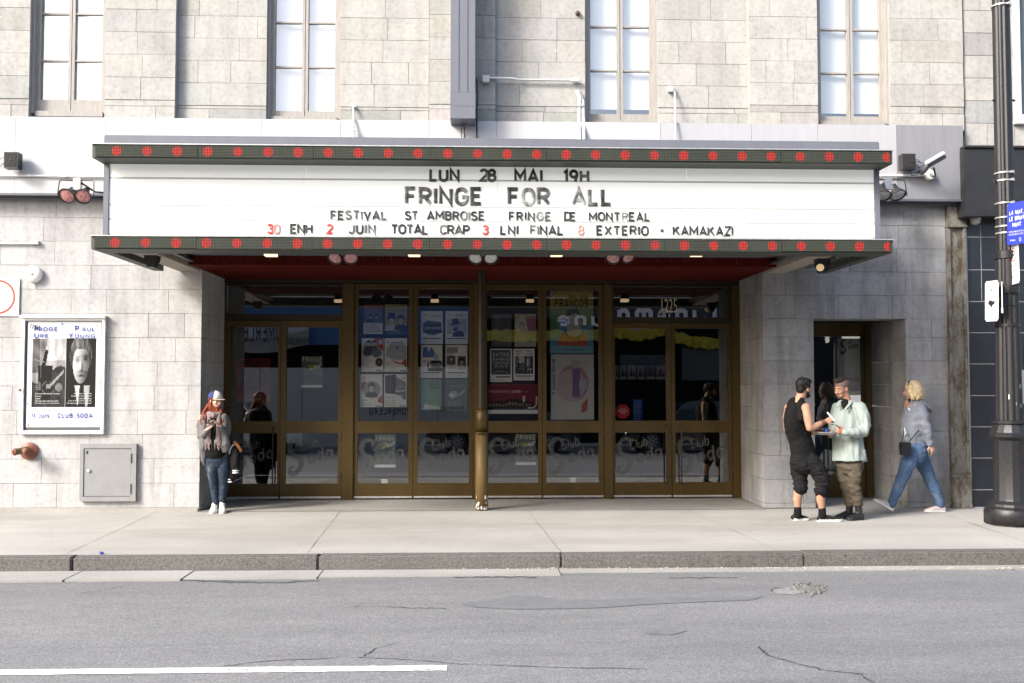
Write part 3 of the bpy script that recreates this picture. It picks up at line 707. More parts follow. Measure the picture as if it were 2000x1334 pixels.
door(1059, 1179, 556, 1067, 1169, 566, logo=1, hinge=1178, seed=6)
tr = transom(1196, 1429, 1199, 1423, 560, 619, 556, 630)
door(1196, 1311, 631, 1201, 1301, 641, logo=1, handle=1299, seed=7)
door(1311, 1429, 631, 1318, 1422, 641, logo=1, handle=1328, hinge=1428, seed=8)
b = newbm(); put_text(b, '1225', xd(1293), xd(1323), zd(610), zd(583), D - .018, 0, bold=-.01); o = obj('house_number', b, simple('gold_numeral', (.62, .50, .34), .6, .0), tr); o['label'] = 'gold number 1225'
# posts and header
for (a, c, nm) in ((669, 691, 'mullion'), (924, 946, 'mullion'), (1179, 1196, 'mullion'), (1429, 1446, 'mullion'), (418, 436, 'mullion')):
    b = newbm(); box(b, xd(a) + .002, xd(c) - .002, D - .06, D + .05, 0, zd(555)); obj(nm, b, MT['bronze'], bldg, bevel=.006)
b = newbm(); box(b, xd(418), xd(1446), D - .05, D + .05, zd(554.5), CEIL - .002); obj('door_header', b, MT['bronze_dark'], bldg)
# side door in the alcove -------------------------------------------
AY = 1.1
def xa(p): return X(p, AY, 800)
def za(p): return Z(p, AY)
b = newbm(); q = (xa(1560), xa(1683), za(930), za(656)); q0 = (xa(1540), xa(1702))
rect_frame(b, q0[0], q0[1], .01, za(629), [q], AY - .03, AY + .03); sd = obj('door', b, MT['bronze'], bldg, bevel=.003); sd['label'] = 'single bronze side door in the stone alcove'
pane(sd, q[0], q[1], q[2], q[3], MT['glass_door'], TILT * .4, y=AY)
b = newbm(); hx = xa(1612); tube(b, [(hx, AY - .03, za(965) + .3), (hx, AY - .09, za(960) + .3), (hx, AY - .09, za(850)), (hx, AY - .03, za(846))], .011, 8); obj('handle', b, MT['bronze'], sd, smooth=True)
b = newbm(); put_text(b, '1223', xa(1593), xa(1613), za(779), za(772), AY - .016, 0, bold=.0); obj('house_number', b, MT['decal'], sd)
b = newbm(); box(b, xa(1686), xa(1690), AY - .05, AY - .031, .012, za(632)); obj('door_stop', b, MT['bronze_dark'], sd)
b = newbm(); quad(b, (AX0, AY + 1.2, 0), (AX1, AY + 1.2, 0), (AX1, AY + 1.2, 2.6), (AX0, AY + 1.2, 2.6)); obj('passage', b, MT['dark_room'], bldg)
# bronze column under the marquee
colu = empty('bronze_column', (X(941, 0, 990), -.02, 0), 'slim bronze column standing between the middle doors, paint chipped at its foot', 'column')
b = newbm(); prof = [(.083, 0), (.083, 1.28), (.098, 1.285), (.098, 1.30), (.06, 1.31)]
lathe(b, [(.083, -.01), (.083, .98)], n=8)
for k in range(8):
    a = k * math.pi / 4
obj('sleeve', b, simple('brassy_paint', (.125, .078, .025), .6, .1, var=.25, scale=7, stretch=(3, 3, .5)), colu)
b = newbm(); lathe(b, [(.088, .98), (.112, .985), (.112, .999), (.088, 1.0)], n=24); obj('collar', b, MT['bronze'], colu, smooth=True)
b = newbm(); lathe(b, [(.084, 1.0), (.084, 1.28), (.06, 1.30)], n=8); obj('sleeve', b, MT['bronze'], colu)
b = newbm(); lathe(b, [(.056, 1.30), (.056, CEIL - .001)], n=16); obj('shaft', b, MT['bronze_dark'], colu, smooth=True)
b = newbm(); rr = random.Random(5)
for k in range(16):
    a = rr.uniform(-math.pi + .1, -.1); zz = abs(rr.gauss(0, .09)) + .01; rad = .0845
    pts = []
    for j in range(8):
        u = j / 8 * 2 * math.pi; s = rr.uniform(.008, .024); pts.append((a + math.cos(u) * s * 9, zz + math.sin(u) * s * 1.4))
    vs = []
    for (aa, z_) in pts:
        # octagonal sleeve: project to facet
        seg = math.floor(aa / (math.pi / 4)) * math.pi / 4 + math.pi / 8; rr_ = .083 * math.cos(math.pi / 8) / max(.4, math.cos(aa - seg)) + .0015
        vs.append(b.verts.new((math.cos(aa) * rr_, math.sin(aa) * rr_, max(z_, .003))))
    b.faces.new(vs)
obj('bare_patch', b, simple('bare_primer', (.55, .53, .5), .8, var=.4, scale=40), colu)
# ------------------------------------------------------------------ marquee
MF = -2.3                       # plane of the LED fronts
SF = -2.0                       # plane of the sign face
mq = empty('theatre_marquee', (0, MF + 1.0, 3.0), 'white theatre marquee with changeable letters between two dotted red light strips', 'marquee')
MO = mq.location
def mobj(name, bm, mats, parent=None, **k):
    """marquee pieces are modelled in world space and stored relative to the marquee"""
    bmesh.ops.translate(bm, verts=bm.verts, vec=-MO); return obj(name, bm, mats, parent or mq, **k)
LXa, LXb = X(179, MF, 295), X(1744, MF, 305)
BXa, BXb = X(177, MF, 475), X(1745, MF, 480)
T1, T0 = Z(288.5, MF), Z(314, MF); B1, B0 = Z(465.5, MF), Z(490, MF)
SXa, SXb = X(203, SF, 390), X(1717, SF, 390)
def led_mat(name, x0, step, zc, green=(.020, .025, .019)):
    m, t, p = base_mat(name)
    tc = N(t, 'ShaderNodeTexCoord'); sp = N(t, 'ShaderNodeSeparateXYZ'); t.links.new(tc.outputs['Object'], sp.inputs[0])
    def mth(op, a, b=None, c=None):
        n = N(t, 'ShaderNodeMath', operation=op)
        for i, v in enumerate((a, b, c)):
            if v is None: continue
            if hasattr(v, 'links'): t.links.new(v, n.inputs[i])
            else: n.inputs[i].default_value = v
        return n.outputs[0]
    pitch = .0166
    def cell(o): return mth('SUBTRACT', mth('FRACT', mth('DIVIDE', o, pitch)), .5)
    cx, cz = cell(sp.outputs[0]), cell(sp.outputs[2])
    d = mth('SQRT', mth('ADD', mth('POWER', cx, 2), mth('POWER', cz, 2)))
    dot = mth('LESS_THAN', d, .30)
    # centre of the cell, so that each diode is on or off as a whole
    qx = mth('SUBTRACT', sp.outputs[0], mth('MULTIPLY', cx, pitch)); qz = mth('SUBTRACT', sp.outputs[2], mth('MULTIPLY', cz, pitch))
    u = mth('SUBTRACT', mth('FRACT', mth('ADD', mth('DIVIDE', mth('SUBTRACT', sp.outputs[0], x0), step), .5)), .5); u = mth('MULTIPLY', u, step)
    dd = mth('SQRT', mth('ADD', mth('POWER', u, 2), mth('POWER', mth('SUBTRACT', sp.outputs[2], zc), 2)))
    ns = N(t, 'ShaderNodeTexWhiteNoise'); ns.noise_dimensions = '1D'; t.links.new(mth('FLOOR', mth('ADD', mth('DIVIDE', mth('SUBTRACT', qx, x0), step), .5)), ns.inputs['W'])
    rad = mth('ADD', .050, mth('MULTIPLY', ns.outputs['Value'], .004))
    disc = mth('LESS_THAN', dd, rad)
    n1 = noise_node(t, 1.3, 3)
    basec = ramp(t, n1.outputs[0], [(.3, tuple(.75 * g for g in green)), (.7, tuple(1.3 * g for g in green))]).outputs[0]
    c = mixc(t, basec, (.075, .08, .068), dot); red = mixc(t, (.07, .012, .012), (.42, .045, .035), dot); c = mixc(t, c, red, disc)
    t.links.new(c, p.inputs['Base Color']); p.inputs['Roughness'].default_value = .6; p.inputs['Specular IOR Level'].default_value = .12
    p.inputs['Emission Color'].default_value = (1.0, .045, .035, 1)
    t.links.new(mth('MULTIPLY', disc, mth('ADD', .015, mth('MULTIPLY', dot, .17))), p.inputs['Emission Strength'])
    return m
d0, d1 = X(228, MF, 295) - MO.x, X(1732, MF, 305) - MO.x; step = (d1 - d0) / 26
MT['led_top'] = led_mat('led_display', d0, step, (T0 + T1) / 2 - MO.z); MT['led_bottom'] = led_mat('led_display', d0, step, (B0 + B1) / 2 - MO.z)
MT['green_frame'] = simple('weathered_green_aluminium', (.055, .062, .05), .6, .0, var=.15)
for (xa_, xb_, z0, z1, m) in ((LXa, LXb, T0, T1, 'led_top'), (BXa, BXb, B0, B1, 'led_bottom')):
    b = newbm(); box(b, xa_, xb_, MF + .012, SF + .06, z0, z1)
    ls = mobj('light_strip', b, MT['green_frame'], bevel=.004)
    cuts_ = [xa_ + .04, X(380, MF), X(609, MF), X(838, MF), X(1068, MF), X(1300, MF), X(1530, MF), xb_ - .04]
    for i in range(len(cuts_) - 1):
        b = newbm(); e = random.uniform(-.004, .004); box(b, cuts_[i] + .002, cuts_[i+1] - .002, MF - .006 + e * .5, MF + .011, z0 + .008 + e, z1 - .008 + e)
        mobj('light_panel', b, MT[m], ls)
    b = newbm(); box(b, xa_ - .006, xb_ + .006, MF - .012, SF - .05, z1 + .001, z1 + .012); mobj('strip_cap', b, MT['alu'], ls)
# sign box
sz0, sz1 = Z(466, SF), Z(318, SF)
b = newbm(); box(b, SXa, SXa + .055, SF - .02, -.25, B1 + .013, T0 - .002); mobj('side_panel', b, MT['slate'])
b = newbm(); box(b, SXb - .055, SXb, SF - .02, -.25, B1 + .013, T0 - .002); mobj('side_panel', b, MT['slate'])
seam = [SXa + .057, X(594, SF), X(972, SF), X(1344, SF), SXb - .057]
for i in range(4):
    b = newbm(); box(b, seam[i] + .0015, seam[i+1] - .0015, SF, SF + .05, B1 + .014, T0 - .003); mobj('sign_face', b, MT['white_sign'])
for yy in (322, 353, 404.5, 432.5, 462):
    b = newbm(); z = Z(yy, SF); box(b, SXa + .06, SXb - .06, SF - .0045, SF - .001, z - .009, z + .009); mobj('letter_rail', b, MT['rail'], bevel=.003)
b = newbm(); box(b, SXa - .005, SXb + .005, SF - .02, -.25, T1 + .013, Z(271, SF)); mobj('roof_cap', b, MT['slate'], bevel=.01)
b = newbm(); box(b, SXa + .06, SXb - .06, SF + .06, -.22, B1 + .02, T0); mobj('sign_box', b, MT['slate_dark'])
# underside
RIMZ = B0 + .002
for s, x0 in ((1, BXa), (-1, BXb)):
    b = newbm(); x1 = x0 + s * .12; box(b, min(x0, x1), max(x0, x1), SF + .062, -.2, RIMZ, RIMZ + .16); mobj('side_rim', b, MT['green_frame'], bevel=.004)
b = newbm(); box(b, BXa + .12, X(392, -.6) - .10, SF + .062, -.2, RIMZ + .07, RIMZ + .10); mobj('outer_soffit', b, MT['soffit'])
b = newbm(); box(b, X(1491, -.6) + .10, BXb - .12, SF + .062, -.2, RIMZ + .07, RIMZ + .10); mobj('outer_soffit', b, MT['soffit'])
bx0, bx1 = LX - .30, RX + .02
for x0, x1 in ((bx0, bx0 + .28), (bx1, bx1 + .28)):
    b = newbm(); box(b, x0, x1, SF + .065, -.01, RIMZ + .02, RIMZ + .24); mobj('soffit_beam', b, MT['beige_beam'], bevel=.005)
b = newbm(); n = 44
px0, px1 = bx0 + .285, bx1 - .005
for i in range(n):
    a = px0 + (px1 - px0) * i / n; c = px0 + (px1 - px0) * (i + 1) / n; box(b, a + .004, c - .004, -.575 + random.uniform(-.002, .002), -.55, CEIL - .005, CEIL + .19)
box(b, px0, px1, SF + .062, -.577, CEIL + .17, CEIL + .19)
mobj('plank_soffit', b, MT['red_ceiling'])
b = newbm(); box(b, SXa + .06, SXb - .06, SF + .1, -.2, CEIL + .20, CEIL + .23); mobj('deck', b, MT['slate_dark'])
# ------------------------------------------------------------------ changeable letters
def letter_mat(name, a, b, lo=.35, hi=.62, rough=.3):
    m, t, p = base_mat(name); oi = N(t, 'ShaderNodeObjectInfo'); n = noise_node(t, 13, 2, .5)
    tc = N(t, 'ShaderNodeTexCoord'); ad = N(t, 'ShaderNodeVectorMath', operation='ADD'); t.links.new(tc.outputs['Object'], ad.inputs[0])
    mu = N(t, 'ShaderNodeVectorMath', operation='SCALE'); mu.inputs[0].default_value = (13, 7, 3); t.links.new(oi.outputs['Random'], mu.inputs['Scale']); t.links.new(mu.outputs[0], ad.inputs[1]); t.links.new(ad.outputs[0], n.inputs['Vector'])
    r = ramp(t, n.outputs[0], [(lo, a), (hi, b)]); t.links.new(r.outputs[0], p.inputs['Base Color']); p.inputs['Roughness'].default_value = rough; return m
MT['letter_black'] = letter_mat('letter_black', (.020, .022, .022), (.085, .088, .085), .42, .70)
MT['letter_worn'] = letter_mat('letter_worn', (.04, .042, .04), (.24, .245, .235), .40, .68)
MT['letter_ghost'] = letter_mat('letter_ghost', (.10, .105, .10), (.40, .41, .395), .38, .66)
MT['letter_red'] = letter_mat('letter_red', (.50, .03, .03), (.62, .10, .09))
MT['letter_pink'] = letter_mat('letter_pink', (.60, .22, .20), (.66, .34, .31))
ROWS = [
 (330, 356.5, [('LUN', 838, 898, 'bbb'), ('28', 936, 970, 'wb'), ('MAI', 1004, 1060, 'bbb'), ('19H', 1099, 1151, 'bbw')], 'large'),
 (366, 402.5, [('FRINGE', 790, 943, 'wwbbwb'), ('FOR', 991, 1075, 'bgw'), ('ALL', 1115, 1196, 'gwb')], 'largest'),
 (412.5, 431.5, [('FESTIVAL', 645, 756, 'wbwwwbbw'), ('ST', 790, 817, 'bw'), ('AMBROISE', 833, 947, 'bbbbwgbb'), ('FRINGE', 993, 1077, 'bbbbgw'), ('DE', 1101, 1125, 'bb'), ('MONTREAL', 1149, 1270, 'bbbbgbbb')], 'small'),
 (439, 459.5, [('30', 521, 548, 'rp'), ('ENH', 566, 611, 'bbb'), ('2', 637, 649, 'r'), ('JUIN', 680, 734, 'wbww'), ('TOTAL', 763, 837, 'bbbbb'), ('CRAP', 858, 918, 'wbwb'), ('3', 941, 954, 'r'), ('LNI', 976, 1013, 'bbb'), ('FINAL', 1034, 1101, 'wwbbb'), ('8', 1127, 1139, 'p'), ('EXTERIO', 1164, 1267, 'bbbbbbb'), ('+', 1287, 1298, 'b'), ('KAMAKAZI', 1313, 1432, 'bbbbbbbw')], 'small')]
LK = {'b': 'letter_black', 'w': 'letter_worn', 'g': 'letter_ghost', 'r': 'letter_red', 'p': 'letter_pink'}
LY = SF - .0055
_lme = {}
def letter_mesh(ch, h, k):
    key = (ch, round(h, 3), k)
    if key in _lme: return _lme[key]
    gw = GL[ch][0]; t = .22; wd = (gw + t) * h * .94; b_ = newbm()
    stroke_word(b_, ch, 0, wd, 0, h, 0, 0, t, depth=.009)
    bmesh.ops.recalc_face_normals(b_, faces=b_.faces); me = bpy.data.meshes.new('letter'); b_.to_mesh(me); b_.free()
    me.materials.append(MT[LK[k]]); _lme[key] = (me, wd); return _lme[key]
for (y0, y1, words, sz) in ROWS:
    zb, zt = Z(y1, LY), Z(y0, LY); h = zt - zb
    line = empty_part('message_line', mq); line['label'] = 'line reading ' + ' '.join(wd[0] for wd in words)
    for (s, a, b_, ks) in words:
        xa0, xb0 = X(a, LY, y0), X(b_, LY, y0)
        ms = [letter_mesh(c, h, k) for c, k in zip(s, ks)]; tot = sum(m[1] for m in ms)
        gap = (xb0 - xa0 - tot) / (len(s) - 1) if len(s) > 1 else 0; x = xa0
        zoff = 0
        for c, (me, wd) in zip(s, ms):
            o = bpy.data.objects.new('letter', me); COL.objects.link(o); o.parent = line
            o.location = Vector((x, LY, zb + random.uniform(-.003, .003))) - MO; o.rotation_euler.y = random.gauss(0, .006); x += wd + gap
# ------------------------------------------------------------------ lamps on and under the marquee
MT['lens_red'] = simple('pink_gel', (.46, .20, .19), .12, 0, var=.7, scale=25, coat=.6)
MT['lens_clear'] = simple('lamp_lens', (.45, .46, .46), .12, .3, var=.3, scale=30, coat=.6)
MT['silver'] = simple('scuffed_silver', (.42, .42, .42), .3, .8, var=.3, scale=20)
def par_can(parent, c, aim, r, lens, body='black'):
    a = Vector(aim).normalized(); b = newbm()
    lathe(b, [(r*.30, -r*1.75), (r*.42, -r*1.7), (r*.46, -r*1.0), (r*.75, -r*.55), (r*.98, -r*.12), (r*1.05, 0), (r*1.05, r*.10), (r*.93, r*.10), (r*.90, -r*.02)], c, a, 20)
    k = obj('lamp_can', b, MT[body], parent, smooth=50)
    b = newbm(); lathe(b, [(r*.89, -r*.02), (r*.7, r*.05), (r*.35, r*.10), (.001, r*.12)], c, a, 20); obj('lens', b, MT[lens], k, smooth=True)
    return k
def twin_lamp(loc, label, offs, aims, r, lens, yoke=True, arm=None, silver=True):
    t = empty('twin_floodlight', loc, label, 'floodlight', 'twin floodlights on the marquee')
    for o_, a_ in zip(offs, aims): par_can(t, o_, a_, r, lens)
    b = newbm(); xs = [o[0] for o in offs]; x0, x1 = min(xs) - r*1.25, max(xs) + r*1.25; zt = max(o[2] for o in offs) + r*2.1; yb = .06
    tube(b, [(x0, 0, offs[0][2]), (x0 + .01, .03, zt - .02), (x0 + .03, .04, zt), (x1 - .03, .04, zt), (x1 - .01, .03, zt - .02), (x1, 0, offs[-1][2])], .008, 6)
    obj('yoke', b, MT['black'], t, smooth=True)
    b = newbm(); mx = (x0 + x1) / 2; box(b, mx - .045, mx + .045, .03, .10, zt - .12, zt + .03); obj('ballast', b, MT['silver'] if silver else MT['black'], t, bevel=.01)
    if arm:
        b = newbm(); tube(b, [(mx, .06, zt)] + arm, .012, 8); obj('arm', b, MT['black'], t, smooth=True)
    return t
c = at(148, 375, -.55); s_ = 12.45 / FPX
twin_lamp(c, 'twin floodlight with pink lenses on the left end of the sign', [(-16*s_, -.02, -8*s_), (15*s_, -.02, -9*s_)], [(-.12, -.8, -.62), (.05, -.8, -.62)], .098, 'lens_red', arm=[(.2, .1, .02), (.42, .25, .03)])
c = at(1740, 375, -.55)
twin_lamp(c, 'twin floodlight with clear lenses on the right end of the sign', [(-17*s_, -.02, -8*s_), (13*s_, -.02, -7*s_)], [(-.1, -.5, -.85), (.15, -.55, -.85)], .10, 'lens_clear', arm=[(-.2, .1, .02), (-.4, .2, .03)])
for px, lens, lb in ((670, 'lens_red', 'twin floodlight with pink lenses under the marquee, left of the column'), (944, 'lens_clear', 'twin floodlight with clear lenses above the bronze column'), (1213, 'lens_red', 'twin floodlight with pink lenses under the marquee, right of the column')):
    c = at(px, 504, -1.25); s1 = 11.75 / FPX
    t = empty('twin_floodlight', c, lb, 'floodlight', 'twin floodlights on the marquee')
    tw = .25 if px == 1213 else 0
    par_can(t, (-16*s1, 0, 0), (-.25, -.72, -.62), .083, lens); par_can(t, (15*s1, 0, 0 if px != 1213 else .01), (.15 + tw, -.72, -.62), .083, lens)
    b = newbm(); box(b, -.26, .26, .06, .10, .06, .10); box(b, -.03, .03, .06, .12, .10, CEIL + .17 - c.z); obj('bracket', b, MT['black'], t, bevel=.005)
warm = emit_mat('warm_diffuser', (1.0, .72, .42), .75)
for i, (px, w_) in enumerate(((529, 'beside the left soffit beam'), (809, 'left of the bronze column'), (1087, 'right of the bronze column'), (1361, 'near the right soffit beam'))):
    c = at(px, 497, -1.6); t = empty('ceiling_light', (c.x, c.y, CEIL + .17), 'small warm ceiling light under the marquee ' + w_, 'ceiling light', 'warm lights under the marquee')
    h = CEIL + .17 - c.z
    b = newbm(); box(b, -.065, .065, -.065, .065, -h - .02, -h + .025); obj('diffuser', b, warm, t, bevel=.008)
    b = newbm(); box(b, -.06, .06, -.06, .06, -h + .026, -.001); obj('housing', b, MT['black'], t, bevel=.004)
for (px, py, lb, s) in ((297, 503, 'black speaker hanging under the left end of the marquee', -1), (1606, 513, 'black spotlight hanging under the right end of the marquee', 1)):
    c = at(px, py, -1.55); t = empty('hanging_speaker' if s < 0 else 'hanging_spotlight', c, lb, 'speaker' if s < 0 else 'spotlight')
    b = newbm(); prism(b, [(-.075, .09), (.08, .09), (.07, -.03), (.03, -.115), (-.03, -.115), (-.065, -.03)], -.07, .08); obj('body', b, MT['black'], t, bevel=.015)
    b = newbm(); box(b, -.03, .03, -.02, .02, .09, RIMZ + .07 - c.z); tube(b, [(-.14*(-s if s < 0 else -1), 0, .06), (.0, 0, .06)], .02, 8); obj('bracket', b, MT['black'], t, bevel=.004)
    if s > 0:
        b = newbm(); lathe(b, [(.001, .0), (.04, .0), (.045, .02), (.001, .03)], (-.05, -.075, -.06), (-.35, -.8, -.4), 14); obj('lens', b, emit_mat('warm_spot', (1, .75, .4), .10), t, smooth=True)

# ------------------------------------------------------------------ fixtures on the upper wall and fascia
YD = -.52
c0, c1 = X(880, YD, 150), X(928, YD, 150); zb = Z(232, YD)
t = empty('steel_mast', ((c0 + c1) / 2, YD, zb), 'slate blue square steel mast rising from the middle of the marquee roof', 'mast'); hw = (c1 - c0) / 2
b = newbm(); box(b, -hw, hw, 0, .42, .33, TOPZ - zb); obj('shaft', b, MT['slate'], t, bevel=.004)
b = newbm(); box(b, -hw - .003, hw + .003, -.003, .42, .158, .328); obj('sleeve', b, MT['slate'], t, bevel=.003)
b = newbm(); box(b, -hw - .002, hw + .002, -.002, .42, 0, .155); obj('end_box', b, MT['slate'], t, bevel=.003)
b = newbm(); box(b, -hw + .10, -hw + .106, -.006, -.001, .34, TOPZ - zb); box(b, hw - .10, hw - .094, -.006, -.001, .34, TOPZ - zb); obj('seam', b, MT['slate_dark'], t)
b = newbm(); 
for xx, e in ((-.02, .0), (.0, .03), (.035, -.02)): tube(b, [(xx, .2, .01), (xx + e*.6, .19, -.10), (xx + e, .2, -.20), (xx + e*.5, .22, -.34)], .005, 6)
obj('cable', b, MT['black'], t, smooth=True)
b = newbm(); tube(b, [(hw + .02, .34, .62), (hw + .03, .34, .45), (hw + .025, .34, .2), (hw + .02, .34, -.35)], .009, 6); obj('cable', b, MT['black'], t, smooth=True)
def pipe_thing(name, pts, r, label, cat='conduit', m='pipe', boxes=(), clips=()):
    P = [Vector(p) for p in pts]; t = empty(name, P[0], label, cat)
    b = newbm(); tube(b, [p - P[0] for p in P], r, 8); obj('pipe', b, MT[m], t, smooth=60)
    for (c, sx, sy, sz) in boxes:
        b = newbm(); c = Vector(c) - P[0]; box(b, c.x - sx, c.x + sx, c.y - sy, c.y + sy, c.z - sz, c.z + sz); obj('junction_box', b, MT[m], t, bevel=.008)
    for c in clips:
        b = newbm(); c = Vector(c) - P[0]; box(b, c.x - r*2.2, c.x + r*2.2, c.y - r*1.1, c.y + .02, c.z - .012, c.z + .012); obj('clip', b, MT['alu'], t, bevel=.002)
    return t
y = -.06
pipe_thing('conduit', [at(950, 152, -.14), at(1000, 153, -.14), at(1015, 156, y), at(1128, 157, y)], .016, 'horizontal white conduit with a junction box beside the mast', boxes=[(at(949, 155, -.15), .045, .04, .045), (at(1122, 156, y), .05, .025, .022)])
pipe_thing('conduit', [at(1129, 178, -.03) + Vector((0, .03, 0)), at(1129, 181, -.06), at(1132, 190, -.08), at(1131, 235, -.12), at(1132, 272, -.25)], .026, 'thick white bent conduit left of the third window', clips=[at(1131, 207, -.10)])
pipe_thing('conduit', [at(1134, 185, -.04), at(1139, 200, -.08), at(1140, 235, -.12), at(1141, 272, -.25)], .020, 'thinner white conduit tight against the thick one', clips=[])
pipe_thing('conduit', [at(1310, 172, .0), at(1312, 173, -.05), at(1318, 180, -.05), at(1319, 235, -.2), at(1319, 272, -.25)], .012, 'thin white conduit with a bent top right of the third window', boxes=[(at(1309, 174, -.04), .03, .03, .035)])
pipe_thing('conduit', [at(690, 206, -.03), at(691, 235, -.2), at(691, 268, -.25)], .012, 'thin grey conduit rising right of the second window', clips=[at(691, 254, -.24), at(691, 208, -.03)])
pipe_thing('conduit', [at(-60, 342, FY - .03), at(203, 345, FY - .03)], .014, 'long white conduit running along the left fascia', clips=[at(57, 343, FY - .03), at(126, 344, FY - .03)])
pipe_thing('conduit', [at(-60, 475, -.03), at(60, 475, -.03), at(74, 475, -.03)], .014, 'short white conduit on the left stone wall', boxes=[(at(68, 474, -.03), .05, .025, .02)])
pipe_thing('conduit', [at(1716, 343, FY - .04), at(1806, 342, FY - .04)], .018, 'white conduit ending in an eight sided box on the right fascia')
b = newbm(); c = at(1815, 342, FY - .04); t = empty('junction_box', c, 'white octagonal junction box under the security camera', 'junction box'); lathe(b, [(.07, .04), (.07, -.03), (.06, -.04)], (0, 0, 0), (0, 1, 0), 8); obj('body', b, MT['pipe'], t)
b = newbm(); lathe(b, [(.02, 0), (.02, .02)], (0, -.04, 0), (0, -1, 0), 8); tube(b, [(0, 0, .07), (0, 0, .11)], .016, 6); obj('screw_cap', b, MT['alu'], t)
for (px, py, lb) in ((25, 314, 'black wall speaker on the pale left fascia'), (1772, 317, 'black wall speaker on the grey fascia beside the security camera')):
    c = at(px, py, FY - .14); t = empty('wall_speaker', c, lb, 'speaker', 'wall speakers on the fascia'); b = newbm(); box(b, -.085, .085, -.06, .08, -.10, .10); obj('cabinet', b, MT['black'], t, bevel=.012)
    b = newbm(); box(b, -.068, .068, -.066, -.061, -.083, .083); obj('grille', b, MT['black_matte'], t, bevel=.004)
    b = newbm(); lathe(b, [(.001, 0), (.012, 0), (.012, .006)], (0, -.067, 0), (0, -1, 0), 10); obj('badge', b, MT['black'], t)
    b = newbm(); tube(b, [(-.08 if px < 100 else .08, .05, -.04), (-.14 if px < 100 else .15, .06, -.02), (-.2 if px < 100 else .2, .10, -.05), (-.3 if px < 100 else .28, .12, .0)], .005, 6); tube(b, [(-.08 if px < 100 else .08, .05, .04), (-.16 if px < 100 else .16, .06, .05), (-.25 if px < 100 else .24, .12, .02)], .005, 6); obj('cable', b, MT['black'], t, smooth=True)
c = at(1827, 311, FY - .35); t = empty('security_camera', c, 'white security camera with black underside on the right fascia', 'security camera')
Mx = Matrix.Rotation(R(-30), 4, 'Y')
b = newbm(); box(b, -.13, .13, -.045, .045, -.005, .04); bmesh.ops.transform(b, matrix=Mx, verts=b.verts); obj('sun_hood', b, MT['white'], t, bevel=.01)
b = newbm(); box(b, -.12, .125, -.04, .04, -.055, -.008); bmesh.ops.transform(b, matrix=Mx, verts=b.verts); obj('housing', b, MT['black'], t, bevel=.01)
b = newbm(); tube(b, [(-.05, .02, -.05), (-.09, .12, -.14), (-.04, .32, -.12)], .02, 8); tube(b, [(.0, .05, -.10), (.09, .2, -.17), (.10, .30, -.17)], .012, 6); tube(b, [(-.14, .1, -.16), (-.10, .2, -.1), (-.08, .33, -.1)], .012, 6); obj('bracket', b, MT['black'], t, smooth=True)
b = newbm(); tube(b, [(-.10, .1, -.03), (-.22, .12, -.0), (-.26, .2, -.06), (-.2, .25, -.16), (-.1, .3, -.14)], .005, 6); obj('cable', b, MT['black'], t, smooth=True)
# small sockets and studs left in the stone
for (px, py, lb) in ((1128, 26, 'dark round iron stud in the stone beside the third window'), (1927, 102, 'rusty bolt end in the far right stone wall'), ):
    c = at(px, py, -.02); b = newbm(); lathe(b, [(.028, -.02), (.03, .02), (.018, .035), (.001, .04)], (0, 0, 0), (0, -1, 0), 12); o = obj('iron_stud', b, simple('rusty_iron', (.08, .05, .03), .8, var=.4), None, smooth=40, loc=c); tag(o, lb, 'stud')

# ------------------------------------------------------------------ left wall fixtures
c = at(67, 536, -.02); t = empty('alarm_bell', c, 'round white alarm bell high on the left stone wall', 'alarm bell')
b = newbm(); lathe(b, [(.10, .02), (.108, -.01), (.108, -.03), (.09, -.055), (.05, -.07), (.001, -.073)], (0, 0, 0), (0, 1, 0), 28); obj('gong', b, MT['white'], t, smooth=60)
b = newbm(); lathe(b, [(.014, 0), (.014, .012), (.001, .014)], (0, -.073, 0), (0, -1, 0), 10); obj('bolt', b, MT['alu'], t)
b = newbm(); tube(b, [(0, 0.0, -.10), (0, 0, -.16)], .007, 6); obj('cable', b, MT['pipe'], t)
# no cycling sign, cut by the frame
c = at(-4, 580, -.015); t = empty('cycling_sign', c, 'white square sign with a red ring and a thin bicycle outline', 'sign')
b = newbm(); hw = X(35, 0) - c.x; box(b, -hw, hw, -.004, .006, -.245, .24); obj('plate', b, MT['white'], t, bevel=.003)
b = newbm(); MT['sign_red'] = simple('sign_red', (.55, .05, .04), .5); n = 48; r0, r1 = .195, .222
for k in range(n):
    a0, a1 = 2*math.pi*k/n, 2*math.pi*(k+1)/n
    quad(b, (r0*math.cos(a0), -.006, r0*math.sin(a0)), (r1*math.cos(a0), -.006, r1*math.sin(a0)), (r1*math.cos(a1), -.006, r1*math.sin(a1)), (r0*math.cos(a1), -.006, r0*math.sin(a1)))
obj('ring', b, MT['sign_red'], t)
b = newbm()
def ring2(bm, cx, cz, r, w, y, n=20, mi=0):
    stroke2(bm, [(cx + r*math.cos(2*math.pi*k/n), cz + r*math.sin(2*math.pi*k/n)) for k in range(n + 1)], w, y, mi)
ring2(b, .10, -.045, .036, .008, -.0065); ring2(b, -.10, -.045, .055, .008, -.0065)
stroke2(b, [(.095, -.02), (.02, .10), (-.05, .10)], .009, -.0065); stroke2(b, [(-.1, -.045), (-.03, .02), (.05, .05)], .008, -.0068); stroke2(b, [(.02, .10), (.08, .10)], .009, -.0071); obj('bicycle_outline', b, simple('sign_grey', (.3, .3, .32), .5), t)
